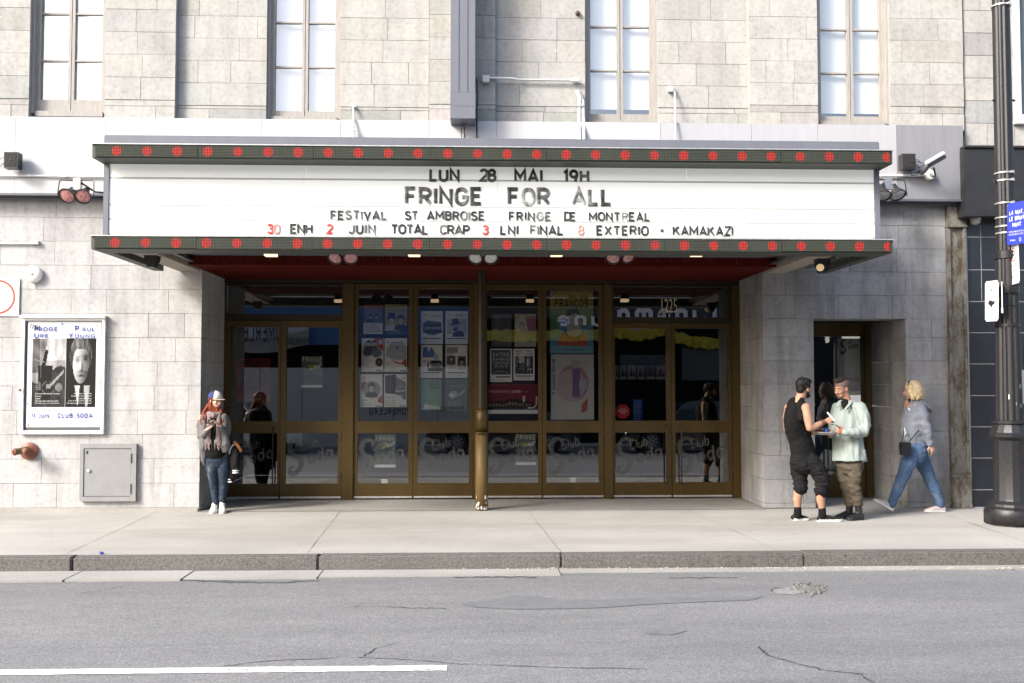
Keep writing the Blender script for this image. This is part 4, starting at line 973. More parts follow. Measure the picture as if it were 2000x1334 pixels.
# access panel
x0, x1, z0, z1 = X(162), X(271), Z(975), Z(865)
t = empty('access_panel', ((x0+x1)/2, 0, z0), 'grey steel access panel low on the left stone wall', 'access panel'); hw = (x1-x0)/2; hh = z1 - z0
MT['panel_grey'] = simple('panel_grey', (.225, .23, .235), .5, var=.1, scale=7)
b = newbm(); rect_frame(b, -hw, hw, 0, hh, [(-hw+.045, hw-.065, .06, hh-.055)], -.055, .0); obj('frame', b, MT['panel_grey'], t, bevel=.006)
b = newbm(); box(b, -hw+.05, hw-.07, -.045, -.01, .066, hh-.06); dr = obj('door', b, MT['panel_grey'], t, bevel=.004)
b = newbm(); lathe(b, [(.022, 0), (.022, .012), (.012, .02)], (-hw+.115, -.045, hh*.53), (0, -1, 0), 14); obj('lock', b, MT['alu'], dr, smooth=40)
for zz in (.16, hh - .18):
    b = newbm(); tube(b, [(hw-.062, -.058, zz - .055), (hw-.062, -.058, zz + .055)], .009, 8); obj('hinge', b, MT['slate_dark'], dr, smooth=True)
b = newbm(); box(b, -hw+.075, -hw+.10, -.0465, -.0455, hh-.13, hh-.085); obj('sticker', b, MT['black'], dr)
# siamese fire connection
c = at(55, 880, -.02); t = empty('fire_hose_connection', c, 'red wall flange with two capped fire hose connections', 'hose connection')
MT['fire_red'] = simple('fire_red', (.17, .055, .035), .5, var=.35, scale=16); MT['brass'] = simple('tarnished_brass', (.16, .12, .06), .45, .6, var=.4, scale=18)
b = newbm(); lathe(b, [(.108, .02), (.112, -.010), (.09, -.02), (.06, -.035), (.05, -.05)], (.012, 0, -.005), (0, 1, 0), 28); obj('flange', b, MT['fire_red'], t, smooth=50)
b = newbm(); tube(b, [(0, -.03, 0), (0, -.12, .005)], .05, 14); tube(b, [(0, -.12, .005), (-.06, -.19, 0)], .042, 14); tube(b, [(0, -.12, .005), (.06, -.19, -.005)], .042, 14); obj('body', b, MT['brass'], t, smooth=60)
for s in (-1, 1):
    b = newbm(); a = Vector((s*.62, -.75, -.05)).normalized(); lathe(b, [(.042, 0), (.045, .008), (.045, .028), (.034, .04), (.026, .04), (.024, .05), (.001, .052)], Vector((s*.062, -.192, -.003)), a, 16); obj('cap', b, MT['fire_red'], t, smooth=40)
# scrap of paper and a blue bottle cap on the sidewalk
q = atz(75, 999, 0); b = newbm(); quad(b, (-.03, -.02, .0), (.03, -.015, .006), (.028, .03, .035), (-.032, .022, .03)); o = obj('paper_scrap', b, MT['white_paper'], None, loc=(q.x, q.y, -.004)); tag(o, 'small pale paper scrap at the foot of the left wall', 'litter')
q = atz(198, 1081, 0); b = newbm(); lathe(b, [(.022, 0), (.022, .014), (.018, .016)], n=14); o = obj('bottle_cap', b, simple('blue_plastic', (.03, .05, .45), .4), None, loc=(q.x, q.y, .0)); tag(o, 'tiny blue plastic cap lying on the kerb edge', 'litter')
# ------------------------------------------------------------------ posters: printed sheets, each one a thing
_pm = {}
def ink(c, var=.06):
    k = tuple(round(x, 3) for x in c)
    if k not in _pm: _pm[k] = simple('print_ink', k, .7, var=var, scale=30, spec=.15)
    return _pm[k]
W_ = (.72, .72, .73); K_ = (.015, .015, .017); G3 = (.10, .10, .11); G5 = (.28, .28, .29); G7 = (.48, .48, .49)
class Sheet:
    """flat printed sheet; shapes are given in sheet coordinates 0..1"""
    def __init__(s, px0, px1, py1, py0, Y, paper=W_, bm=None):
        s.x0, s.x1, s.z1, s.z0, s.Y = X(px0, Y, (py0+py1)/2), X(px1, Y, (py0+py1)/2), Z(py1, Y), Z(py0, Y), Y
        s.w, s.h = s.x1 - s.x0, s.z1 - s.z0; s.bm = newbm(); s.mats = []; s.k = 0
        box(s.bm, s.x0, s.x1, Y, Y + .002, s.z0, s.z1, s.mi(paper))
    def mi(s, c):
        m = ink(c)
        if m not in s.mats: s.mats.append(m)
        return s.mats.index(m)
    def y(s): s.k += 1; return s.Y - .0004 * s.k
    def p(s, u, v): return (s.x0 + u * s.w, s.z0 + v * s.h)
    def poly(s, pts, c):
        y = s.y(); q = [s.p(*a) for a in pts]; f = s.bm.faces.new([s.bm.verts.new((a[0], y, a[1])) for a in q]); f.material_index = s.mi(c); return s
    def rect(s, u0, v0, u1, v1, c): return s.poly([(u0, v0), (u1, v0), (u1, v1), (u0, v1)], c)
    def oval(s, u, v, ru, rv, c, n=22, wob=0, seed=0):
        r = random.Random(seed); return s.poly([(u + ru*math.cos(2*math.pi*k/n)*(1 + r.uniform(-wob, wob)), v + rv*math.sin(2*math.pi*k/n)*(1 + r.uniform(-wob, wob))) for k in range(n)], c)
    def text(s, t, u0, u1, v0, v1, c, bold=.01, **k):
        a, b = s.p(u0, v0), s.p(u1, v1); put_text(s.bm, t, a[0], b[0], a[1], b[1], s.y(), s.mi(c), bold=bold, **k); return s
    def line(s, pts, w, c):
        stroke2(s.bm, [(*s.p(*q[:2]), *(q[2:])) for q in pts], w, s.y(), s.mi(c)); return s
    def lines(s, u0, u1, v1, dv, n, c, hgt=.35, seed=0):
        r = random.Random(seed); y = s.y(); m = s.mi(c)
        for i in range(n):      # words of small print
            v = v1 - i * dv; u = u0; end = u1 - r.uniform(0, .25) * (u1 - u0)
            while u < end:
                w_ = r.uniform(.03, .09) * 1.2; e = min(u + w_, end); a, b = s.p(u, v - dv*hgt), s.p(e, v)
                f = quad(s.bm, (a[0], y, a[1]), (b[0], y, a[1]), (b[0], y, b[1]), (a[0], y, b[1]), m); u = e + .018
        return s
    def raster(s, u0, v0, u1, v1, nx, ny, fn, tint=(1, 1, 1), levels=18):
        """printed photograph: a fine mosaic of grey inks"""
        y = s.y(); V = [[s.bm.verts.new((s.p(u0 + (u1-u0)*i/nx, 0)[0], y, s.p(0, v0 + (v1-v0)*k/ny)[1])) for k in range(ny + 1)] for i in range(nx + 1)]
        for i in range(nx):
            for k in range(ny):
                g = max(0, min(1, fn((i + .5) / nx * 2 - 1, (k + .5) / ny * 2 - 1))); g = round(g * levels) / levels; g = .012 + .60 * g ** 1.8
                f = s.bm.faces.new((V[i][k], V[i+1][k], V[i+1][k+1], V[i][k+1])); f.material_index = s.mi(tuple(g * t for t in tint))
        return s
    def bust(s, u, v, h, skin, hair, coat, hat=False):
        a = s.w / s.h; q = h / a
        s.poly([(u - .42*q, v), (u - .36*q, v + .26*h), (u - .12*q, v + .36*h), (u + .12*q, v + .36*h), (u + .36*q, v + .26*h), (u + .42*q, v)], coat)
        s.rect(u - .07*q, v + .32*h, u + .07*q, v + .5*h, skin)
        s.oval(u, v + .70*h, .24*q, .28*h, hair, 14); s.oval(u, v + .62*h, .17*q, .22*h, skin, 14)
        s.poly([(u - .18*q, v + .66*h), (u - .16*q, v + .86*h), (u + .16*q, v + .86*h), (u + .18*q, v + .66*h), (u + .08*q, v + .74*h), (u - .08*q, v + .74*h)], hair)
        if hat: s.poly([(u - .32*q, v + .78*h), (u + .32*q, v + .78*h), (u + .2*q, v + .84*h), (u + .2*q, v + 1.06*h), (u - .2*q, v + 1.06*h), (u - .2*q, v + .84*h)], hair)
        return s
    def done(s, label, name='poster', group='posters on the glass doors', cat='poster'):
        c = Vector(((s.x0 + s.x1)/2, s.Y, s.z0)); bmesh.ops.translate(s.bm, verts=s.bm.verts, vec=-c)
        me = bpy.data.meshes.new(name); s.bm.to_mesh(me); s.bm.free(); o = link(name, me, s.mats); o.location = c; return tag(o, label, cat, group)
PY = D + .036
# far left doors
p = Sheet(462, 528, 700, 786, PY, (.16, .02, .03)); p.oval(.5, .56, .38, .28, (.05, .02, .025)).oval(.5, .56, .30, .22, (.11, .03, .03), wob=.25).rect(0, 0, 1, .20, (.20, .045, .02)).text('MUSIQUE', .12, .88, .86, .95, (.04, .012, .015)).text('CLUB SODA', .26, .74, .05, .11, (.42, .34, .28)).text('2 NOVEMBRE 2018', .26, .74, .14, .175, (.35, .25, .2)).done('dark red poster with a black ring, on the leftmost door behind the red haired woman')
def bee_poster(x0, x1, y0, y1, label):
    p = Sheet(x0, x1, y0, y1, PY, (.09, .115, .12)); rr = random.Random(int(x0))
    p.text('FRINGE', .03, .97, .80, .98, (.42, .43, .33), bold=.04)
    p.poly([(0, .10), (1, .10), (1, .30), (.72, .40), (.5, .44), (.25, .38), (0, .30)], (.055, .07, .055))
    for k in range(26): u, v = rr.uniform(.03, .95), rr.uniform(.12, .30); p.rect(u, v, u + .04, v + .02, rr.choice([(.2, .21, .19), (.12, .14, .10), (.32, .32, .3)]))
    p.oval(.60, .66, .30, .055, (.50, .52, .52)).poly([(.55, .62), (.92, .78), (.98, .72), (.66, .60)], (.40, .42, .43)).oval(.42, .64, .19, .085, (.46, .40, .04))
    for u in (.34, .43, .52): p.rect(u, .57, u + .035, .71, K_)
    p.oval(.28, .62, .08, .05, (.05, .05, .04)).line([(.35, .56), (.30, .50)], .004, K_).line([(.45, .56), (.47, .50)], .004, K_)
    p.rect(0, 0, 1, .085, (.60, .60, .60)); p.done(label)
bee_poster(589, 630, 696, 757, 'dark poster with a yellow bee at eye level on the second door from the left')
bee_poster(732, 773, 847, 912, 'bee poster on the lower pane of the third door from the left')
bee_poster(1007, 1047, 847, 908, 'bee poster on the lower pane just right of the bronze column')
# pair two, left leaf
Sheet(710, 748, 596, 653, PY, (.10, .09, .10)).rect(0, .86, 1, 1, (.25, .06, .04)).oval(.5, .68, .40, .16, (.15, .14, .15), wob=.2).bust(.35, .42, .28, G5, K_, K_).bust(.68, .42, .26, G5, K_, G3).rect(0, 0, 1, .38, (.52, .52, .53)).lines(.1, .95, .32, .07, 4, G3, seed=2).done('poster with a red top and a white text panel, upper left of the door')
Sheet(752, 795, 595, 655, PY, (.34, .28, .10)).text('DANNY MOONER', .06, .94, .88, .95, (.12, .09, .04)).text('MICHAEL MORRIN', .08, .92, .76, .83, (.14, .1, .05)).rect(0, 0, 1, .16, (.04, .04, .07)).bust(.3, .14, .55, (.42, .36, .3), K_, (.45, .44, .42), True).bust(.72, .16, .52, (.42, .34, .28), (.05, .035, .03), (.035, .035, .05)).lines(.1, .9, .1, .04, 2, G5).done('ochre poster with two figures, upper right of the third door')
def fest(x0, x1, y0, y1, label, seed, kind):
    r = random.Random(seed); p = Sheet(x0, x1, y0, y1, PY); RED = (.42, .09, .09); BL = (.10, .14, .30)
    if kind in 'ab': p.poly([(.55, 1), (.98, 1), (.98, .62), (.8, .70), (.66, .84)], RED if kind == 'a' else W_)
    if kind == 'a':
        p.oval(.42, .74, .34, .22, (.36, .34, .32), wob=.06, seed=1).bust(.32, .68, .26, G7, K_, G3).bust(.58, .68, .26, G7, K_, G3).oval(.3, .58, .24, .12, (.08, .09, .13), wob=.1).oval(.70, .56, .22, .14, (.16, .19, .30), wob=.15).oval(.80, .28, .17, .13, (.07, .06, .06)).bust(.8, .20, .17, G5, K_, G3)
        p.text('Galants', .04, .34, .40, .44, G3).text('Fort Nocturne', .04, .46, .33, .37, G3).text('Jean Short', .04, .38, .26, .30, G3).text('Bain III', .04, .32, .19, .23, G3)
    elif kind == 'b':
        p.poly([(.06, .46), (.14, .70), (.34, .88), (.78, .90), (.96, .70), (.96, .44), (.82, .34), (.4, .36)], (.38, .42, .52)).line([(.06, .46), (.14, .70), (.34, .88), (.78, .90), (.96, .70)], .006, BL).poly([(.3, .36), (.52, .30), (.75, .26), (.96, .42), (.98, .12), (.82, .22), (.5, .25)], RED).rect(.44, .50, .80, .62, (.46, .48, .52)).line([(.40, .56), (.60, .64), (.84, .60)], .005, BL).oval(.55, .72, .06, .03, BL)
        p.text('Tendre', .05, .3, .25, .29, G3).text('Nuit', .05, .22, .19, .23, G3)
    elif kind == 'c':
        p.poly([(.04, .72), (.2, .80), (.3, .66), (.16, .44), (.04, .55)], RED).oval(.52, .53, .40, .26, (.34, .33, .34)).bust(.5, .30, .46, (.55, .53, .52), G3, G3).poly([(.98, .36), (.82, .28), (.78, .16), (.98, .12)], RED)
        p.text('Karimba', .05, .36, .19, .24, K_)
    else:
        p.poly([(.04, .96), (.5, .99), (.62, .86), (.66, .50), (.5, .40), (.06, .42)], (.055, .05, .05)).poly([(.5, .94), (.96, .76), (.98, .22), (.84, .24), (.6, .5)], (.25, .16, .18)).oval(.72, .50, .24, .16, (.30, .29, .29)).bust(.62, .38, .22, G7, G3, G3).bust(.82, .38, .22, G7, K_, G3)
        for u in (.15, .26, .37, .48): p.rect(u, .50, u + .035, .78, G3)
        p.text('Lydia Kepinski', .05, .6, .27, .31, G3).text('Mon Doux Saigneur', .05, .56, .17, .21, G3)
    p.oval(.16 if kind in 'bc' else .86, .88, .09, .07, (.60, .60, .60)).text('FRANCOS', .08 if kind in 'bc' else .78, .24 if kind in 'bc' else .94, .86, .90, G3)
    p.lines(.05, .6, .13, .04, 3, G5, seed=seed).rect(.68, .02, .95, .05, G3); p.done(label)
fest(706, 749, 661, 726, 'white concert poster with overlapping grey portraits and a red corner', 1, 'a')
fest(751, 795, 661, 726, 'white concert poster with a big pale blue shape edged in red', 2, 'b')
fest(704, 747, 731, 795, 'white concert poster with one portrait in a grey circle', 3, 'c')
fest(750, 794, 731, 795, 'white concert poster with dark trees over a small group portrait', 4, 'd')
# pair two, right leaf
q = Sheet(822, 865, 608, 672, PY); q.text('CARAVELLES', .48, .93, .81, .88, K_, bold=.03).text('FRANCOS', .10, .32, .86, .91, G3).poly([(.08, .62), (.3, .72), (.94, .66), (.94, .34), (.6, .26), (.3, .28), (.1, .38)], G3)
for u in (.25, .4, .56, .7, .83): q.bust(u, .34, .26, G5, K_, K_)
q.rect(.08, .15, .92, .18, K_).lines(.1, .9, .1, .04, 2, G5).done('white concert poster with a dark group picture')
Sheet(870, 914, 608, 672, PY).text('ARTHUR H', .46, .88, .84, .91, K_, bold=.02).text('FRANCOS', .08, .3, .86, .91, G3).rect(.07, .30, .94, .76, (.40, .40, .42)).poly([(.3, .22), (.36, .34), (.56, .42), (.8, .36), (.86, .22)], K_).oval(.46, .52, .13, .13, G5).poly([(.30, .42), (.42, .40), (.54, .44), (.54, .52), (.40, .48)], K_).poly([(.22, .56), (.66, .62), (.66, .66), (.58, .65), (.56, .78), (.30, .76), (.30, .61), (.22, .60)], K_).rect(.08, .15, .92, .18, K_).lines(.1, .9, .1, .04, 2, G5).done('white concert poster with a bearded man in a top hat')
q = Sheet(822, 864, 674, 738, PY); q.poly([(.08, .62), (.1, .92), (.3, .95), (.34, .78), (.5, .95), (.78, .62)], (.10, .17, .42)).rect(.60, .55, .82, .72, (.36, .42, .55)).text('NARCISSE', .08, .5, .46, .54, G3, bold=.03).rect(.30, .22, .38, .46, G3)
for u in (.56, .66, .76, .86): q.bust(u, .20, .34, G5, K_, K_)
q.rect(.08, .14, .92, .17, K_).lines(.1, .9, .1, .04, 2, G5).done('white concert poster with blue figures over black ones')
Sheet(870, 913, 674, 738, PY).rect(.06, .76, .56, .93, G5).rect(.08, .62, .4, .76, (.50, .50, .52)).rect(.06, .40, .46, .66, G3).rect(.55, .26, .92, .66, (.07, .07, .07)).bust(.26, .42, .26, G7, K_, G3).bust(.74, .27, .34, G5, K_, G7).text('OUI', .2, .36, .34, .40, K_).text('LOUD LARY', .12, .48, .26, .32, K_, bold=.02).rect(.08, .14, .92, .17, K_).lines(.1, .9, .1, .04, 2, G5).done('white concert poster with tiled grey and black photographs')
q = Sheet(822, 862, 741, 801, PY, (.16, .30, .23)); r = random.Random(8)
for k in range(60): u, v = r.uniform(.04, .95), r.uniform(.2, .88); q.line([(u, v), (u + r.uniform(-.1, .1), v + r.uniform(-.06, .06))], .005, r.choice([(.05, .1, .08), (.38, .45, .4), (.28, .1, .1)]))
q.poly([(.1, .04), (.2, .2), (.9, .12), (.92, .03)], (.5, .52, .48))
for i, s_ in enumerate(('QUEBEC', 'REVOLTE', 'MUSIQUE', 'LIBRE')): q.text(s_, .42, .92, .90 - i*.07, .945 - i*.07, K_)
q.done('green poster covered with small drawn figures')
q = Sheet(871, 911, 742, 802, PY, (.085, .085, .085)); q.text('LUSTER JOULE', .14, .88, .78, .82, (.35, .35, .34)).rect(.0, .99, 1, 1, G5).rect(.0, 0, 1, .01, G5).rect(0, 0, .015, 1, G5).rect(.985, 0, 1, 1, G5).poly([(.12, .5), (.2, .62), (.4, .66), (.62, .56), (.9, .68), (.94, .62), (.7, .5), (.5, .44), (.3, .36)], G5).oval(.28, .5, .14, .06, G7, wob=.3); q.lines(.1, .9, .3, .06, 3, G5).done('black poster framed by a thin pale line')
Sheet(744, 757, 935, 943, PY).text('SORTIE', .3, .92, .3, .7, G5).rect(.08, .2, .22, .8, G5).done('small white sticker at the bottom of the third door', 'sticker', 'small white stickers on the lower panes', 'sticker')
Sheet(1113, 1125, 934, 942, PY).text('SORTIE', .3, .92, .3, .7, G5).rect(.08, .2, .22, .8, G5).done('small white sticker at the bottom of the sixth door', 'sticker', 'small white stickers on the lower panes', 'sticker')
# pair three
q = Sheet(960, 999, 614, 677, PY, (.11, .115, .13)); 
for k in range(9): q.line([(.18 + .08*math.sin(k*2), .08 + k*.1), (.36 + .05*math.cos(k*3), .12 + k*.1), (.2, .17 + k*.1)], .006, G5)
q.lines(.5, .95, .9, .09, 9, G3, .5, 4).done('dark grey poster with pale handwriting down its left side')
Sheet(1005, 1047, 613, 677, PY, (.42, .42, .38)).rect(.0, .2, 1, 1, (.36, .33, .20)).oval(.35, .66, .32, .26, (.52, .52, .50), wob=.12).poly([(.5, .9), (.98, .95), (.98, .4), (.66, .34)], (.34, .17, .26)).bust(.36, .40, .36, (.5, .48, .44), G5, G5).text('JEAN LELOUP', .06, .8, .13, .18, K_).lines(.05, .95, .1, .045, 2, G5).done('pale yellow poster with a light figure and purple corner')
Sheet(957, 1000, 681, 746, PY).rect(.06, .22, .94, .96, (.03, .03, .035)).text('EXTERIO', .14, .88, .76, .88, (.50, .5, .5), bold=.02).text('KAMAKAZI', .13, .89, .64, .73, (.45, .45, .45), bold=.02).text('CAPITAINE', .14, .88, .52, .61, (.4, .4, .4), bold=.02).text('REVOLTE', .22, .80, .43, .50, (.42, .42, .42), bold=.02).line([(.16, .26), (.3, .30), (.5, .32), (.7, .30), (.84, .26)], .004, G7).rect(.28, .13, .92, .17, K_).lines(.05, .9, .09, .04, 2, G5).done('black concert poster with four stacked white words and a white border')
def midge(x0, x1, y0, y1, Y, label, name='poster', group='posters on the glass doors', big=False):
    s = Sheet(x0, x1, y0, y1, Y, (.74, .74, .76) if big else W_); BL = (.02, .05, .30) if big else (.05, .06, .16)
    p0_ = s.p
    if big: s.p = lambda u, v: p0_(.066 + (u - .07) * 1.013, .189 + (v - .205) * 1.159)
    s.rect(.07, .205, .52, .765, (.055, .045, .055)).rect(.525, .205, .93, .768, (.022, .018, .024))
    nn = lambda x, y, q=0: noise.noise(Vector((x, y, q)))
    gs = lambda x, y, cx, cy, sx, sy: math.exp(-((x-cx)/sx)**2 - ((y-cy)/sy)**2)
    def stage(x, y):      # lit smoke over a dark stage, a player with one arm thrown up
        g = .62 + .30*nn(x*1.6, y*1.6, 3) + .18*nn(x*4, y*3, 5) if y > -.05 + .25*math.sin(x*2.2) else .16 + .12*nn(x*2.5, y*2.5, 8)
        if y > .35 and x > -.1: g += .22
        if y > .0 and x < -.55: g -= .25
        return g
    def body(x, y):
        return max(abs(x + .22) / (.42 + .1*y) if y < .2 else 9, 0) < 1 and y > -.9
    def player(x, y):
        g = stage(x, y)
        if body(x, y): g = .06 + .04*nn(x*6, y*6)
        d = abs((x + .30) - (y - .25) * .42)
        if .15 < y < .66 and d < .13 - (y-.15)*.06: g = .07
        if .66 <= y < .93 and d < .085: g = .74 + .15*nn(x*12, y*9)
        if abs(y - .35 + (x + .6)*.12) < .018 and -.95 < x < -.25: g = .5
        if abs(x + .48 - .1*(y)) < .018 and -.5 < y < .3: g = .32
        r = ((x + .02)/.36)**2 + ((y + .44)/.21)**2
        if r < 1: g = .46 if r > .86 else .10 + .08*nn(x*5, y*5)
        t = (x - .12)*.80 - (y + .36)*.6; n_ = (x - .12)*.6 + (y + .36)*.8
        if abs(t - 0) < 9 and -.05 < (x-.12) < .80 and abs((y + .36) - (x - .12)*.52) < .05: g = .62 + .2*nn(x*25, y*25)
        if -.12 < x < .14 and -.44 < y < -.34: g = .55
        if gs(x, y, .62, -.42, .26, .14) > .5: g = .48 + .2*nn(x*5, y*5)
        return g
    def portrait(x, y):   # a made-up face lit from the left over shirt and tie
        g = .03
        hx, hy = x + .02, y - .42
        if (hx/.74)**2 + ((hy - .10)/.56)**2 < 1: g = .26 + .30*nn(x*9, y*3, 2) + .25*gs(x, y, -.25, .85, .3, .2)
        fx = x + .0 - .04*(y - .3)
        if (fx/.53)**2 + ((y - .25)/(.56))**2 < 1 and y < .70:
            g = .78 - .75*(fx + .12) + .06*nn(x*6, y*6)
            g -= .42*gs(fx, y, -.26, .36, .15, .06) + .40*gs(fx, y, .28, .40, .15, .06) + .22*gs(fx, y, -.26, .45, .2, .04) + .25*gs(fx, y, .28, .49, .2, .04)
            g += .22*gs(fx, y, -.06, .22, .06, .18); g -= .35*gs(fx, y, .09, .16, .07, .14) + .28*gs(fx, y, .0, .06, .14, .03)
            g -= .40*gs(fx, y, .03, -.09, .20, .03); g += .12*gs(fx, y, .0, -.16, .1, .03)
            if y < .05: g -= .12 + .14*abs(nn(x*20, y*20))
            g = max(g, .04)
        if y < -.38:
            if abs(x) < .62 + (-.38 - y)*.1: g = .82 - .25*max(0, x) if abs(x) > .05 else .6
            if abs(x - .08) < .13 + (-.38 - y)*.22: g = .05
            if x < -.40 - (y + .38)*.35 or x > .62 + (y + .38)*.25: g = .035
        return g
    nx = 44 if big else 12
    s.raster(.07, .205, .52, .765, nx, int(nx*1.5), player, (1, .97, 1)); s.raster(.527, .205, .93, .768, nx, int(nx*1.6), portrait, (1, .98, 1))
    if big:
        for i, tx in enumerate(('Dancing with tears in my eyes', 'If I was', 'Vienna', 'The man who sold the world', "Do they know it's Christmas?")): s.text(tx, .12, .12 + (.33, .08, .07, .31, .33)[i], .308 - i*.0195, .321 - i*.0195, (.62, .62, .62), .006)
        for i, tx in enumerate(('Wherever I lay my hat', 'Every time you go away', 'Love and Dance', 'Love of the common people', "Do they know it's Christmas?")): s.text(tx, .88 - (.24, .27, .18, .31, .33)[i], .88, .308 - i*.0195, .321 - i*.0195, (.62, .62, .62), .006)
        for i, tx in enumerate(('Visage', 'Ultravox', 'Band Aid', 'Thin Lizzy')): s.text(tx, .125, .20, .39 - i*.0155, .398 - i*.0155, (.4, .4, .4), .006)
        s.p = p0_
        s.text('M', .087, .168, .905, .962, BL, .03).text('IDGE', .185, .41, .907, .948, BL, .03).text('U', .087, .15, .842, .892, BL, .03).text('RE', .172, .285, .844, .882, BL, .03)
        s.text('P', .645, .70, .905, .962, BL, .03).text('AUL', .735, .925, .907, .948, BL, .03).text('Y', .552, .625, .842, .892, BL, .03).text('OUNG', .645, .925, .844, .882, BL, .03)
        s.text('SOUNDTRACK OF YOUR LIFE 2018', .11, .87, .146, .166, G3, .012).text('11 JUIN -', .075, .385, .087, .128, BL, .05).text('CLUB SODA', .43, .905, .087, .132, BL, .05).text('BILLETS / CLUBSODA.CA', .27, .71, .050, .068, G5, -.004).text('(514) 286 1010', .39, .60, .030, .042, G5, -.004)
        s.line([(.855, .04), (.905, .04), (.905, .065), (.855, .065), (.855, .04)], .002, G5).text('art', .865, .895, .047, .058, G5)
    else:
        s.text('MIDGE', .10, .42, .88, .95, BL).text('URE', .10, .30, .79, .86, BL).text('PAUL', .62, .9, .88, .95, BL).text('YOUNG', .56, .92, .79, .86, BL).rect(.1, .12, .9, .155, G3).lines(.2, .85, .09, .03, 2, G5)
    return s
midge(1003, 1044, 681, 743, PY, '').done('small black and white concert poster, its two photographs under blue names')
q = Sheet(952, 1050, 750, 808, PY, (.16, .03, .05)); q.text('FINISSANTS', .04, .46, .70, .79, (.5, .42, .42), -.008).text('2018', .49, .66, .70, .79, (.62, .58, .58), .02).text('cirque', .68, .82, .70, .78, (.3, .2, .2), -.01).poly([(.0, .14), (.0, .34), (.2, .40), (.45, .38), (.7, .5), (.8, .44), (.9, .30), (.9, .14)], (.05, .035, .04)); r = random.Random(4)
for k in range(13): u = .05 + k*.066; q.bust(u, .14, .3 + r.uniform(-.05, .08), (.18, .14, .13), K_, K_)
q.rect(.70, .40, .75, .60, (.45, .42, .42)).rect(.72, .14, .76, .40, (.05, .04, .04)).line([(.98, .58), (.97, .3), (.92, .2), (.80, .2)], .02, (.5, .48, .48)).rect(0, 0, 1, .13, (.58, .57, .57)).done('wide wine red poster reading FINISSANTS 2018')
q = Sheet(1074, 1159, 568, 690, PY, (.20, .26, .12)); q.poly([(0, 1), (.08, 1), (.0, .9)], (.42, .42, .38)).poly([(.0, .88), (.2, 1), (.36, 1), (.22, .74), (0, .72)], (.36, .30, .06)).poly([(.36, 1), (.64, 1), (.8, .74), (.22, .74)], (.36, .31, .07)).poly([(.64, 1), (.92, 1), (1, .9), (1, .72), (.8, .74)], (.34, .29, .08)).rect(0, 0, 1, .45, (.10, .26, .40)).poly([(0, .62), (.18, .62), (.2, .3), (0, .3)], (.10, .22, .12)).oval(.54, .50, .17, .20, (.42, .42, .43)).poly([(.36, .58), (.40, .70), (.64, .72), (.70, .60), (.6, .64), (.5, .62)], (.10, .09, .09)).poly([(.16, .12), (.22, .28), (.40, .36), (.50, .28), (.62, .30), (.74, .36), (.84, .26), (.88, .12)], (.42, .10, .07)).line([(.34, .36), (.42, .26), (.54, .22), (.66, .26), (.76, .37)], .022, K_).oval(.56, .34, .18, .07, (.42, .42, .43)).rect(.24, .44, .42, .54, (.12, .26, .5)).rect(0, 0, 1, .12, (.18, .34, .44)).text('FRANCOS', .12, .88, .73, .87, (.02, .02, .02), .03).text('Les', .44, .54, .90, .94, K_).text('8 AU 17 JUIN 2018', .32, .76, .035, .07, K_).done('tall colourful festival poster reading FRANCOS above a red shirted figure')
q = Sheet(1076, 1160, 692, 820, PY, (.44, .45, .45)); q.oval(.52, .56, .36, .28, (.34, .20, .28)).oval(.46, .52, .33, .25, (.42, .33, .38)).oval(.57, .86, .10, .07, (.40, .36, .30)).rect(.5, .34, .68, .78, (.17, .12, .28)).poly([(.72, .24), (.86, .34), (.84, .14), (.70, .10)], (.36, .10, .10)).rect(.66, .46, .84, .62, (.36, .36, .42)); M = None
a = q.p(.12, .38); put_text(q.bm, '7 juillet 2018', a[0] - .0, a[0] + q.h * .55, a[1], a[1] + q.w * .09, q.y(), q.mi(K_), bold=.005, M=Matrix.Translation((a[0], 0, a[1])) @ Matrix.Rotation(R(-90), 4, 'Y') @ Matrix.Translation((-a[0], 0, -a[1])))
q.lines(.5, .95, .9, .03, 4, G5, seed=3); q.done('tall pale poster with a pink disc, under the FRANCOS poster')
# pair four
q = Sheet(1202, 1230, 790, 818, PY, (.02, .02, .02)); bmesh.ops.delete(q.bm, geom=list(q.bm.verts), context='VERTS'); q.oval(.5, .5, .5, .5, (.42, .03, .04), 30).text('ALLO', .3, .7, .62, .70, W_).text('BIENVENUE', .2, .8, .48, .56, W_).text('ICI', .38, .62, .34, .42, W_); q.done('round red sticker on the upper pane of the seventh door', 'sticker', 'red door sticker', 'sticker')
q = Sheet(1236, 1255, 780, 822, D + .35, (.03, .09, .36)); q.lines(.1, .9, .92, .1, 9, (.2, .3, .5), .5, 3); q.done('narrow blue leaflet rack behind the seventh door', 'leaflet_rack', 'lobby display', 'leaflet rack')
for i, (a, b_) in enumerate(((1201, 1208), (1210, 1224), (1226, 1242), (1244, 1260), (1262, 1280), (1282, 1300))):
    c = [(.30, .32, .38), (.26, .28, .34), (.36, .38, .42), (.30, .33, .40), (.20, .16, .30), (.34, .30, .44)][i]
    q = Sheet(a, b_, 713 + (i % 2), 741, D + .9, c); q.poly([(.1, .1), (.5, .9), (.6, .3), (.9, .6), (.9, .1)], [G3, (.08, .09, .15)][i % 2]).rect(.05, .02, .95, .2, (.4, .42, .5)); q.done(['cut off pale picture card at the left end of the lobby rail', 'blue grey picture card second on the lobby rail', 'pale picture card third on the lobby rail', 'grey blue picture card fourth on the lobby rail', 'purple picture card fifth on the lobby rail', 'lilac picture card at the right end of the lobby rail'][i], 'picture_card', 'picture cards on the lobby rail', 'picture card')
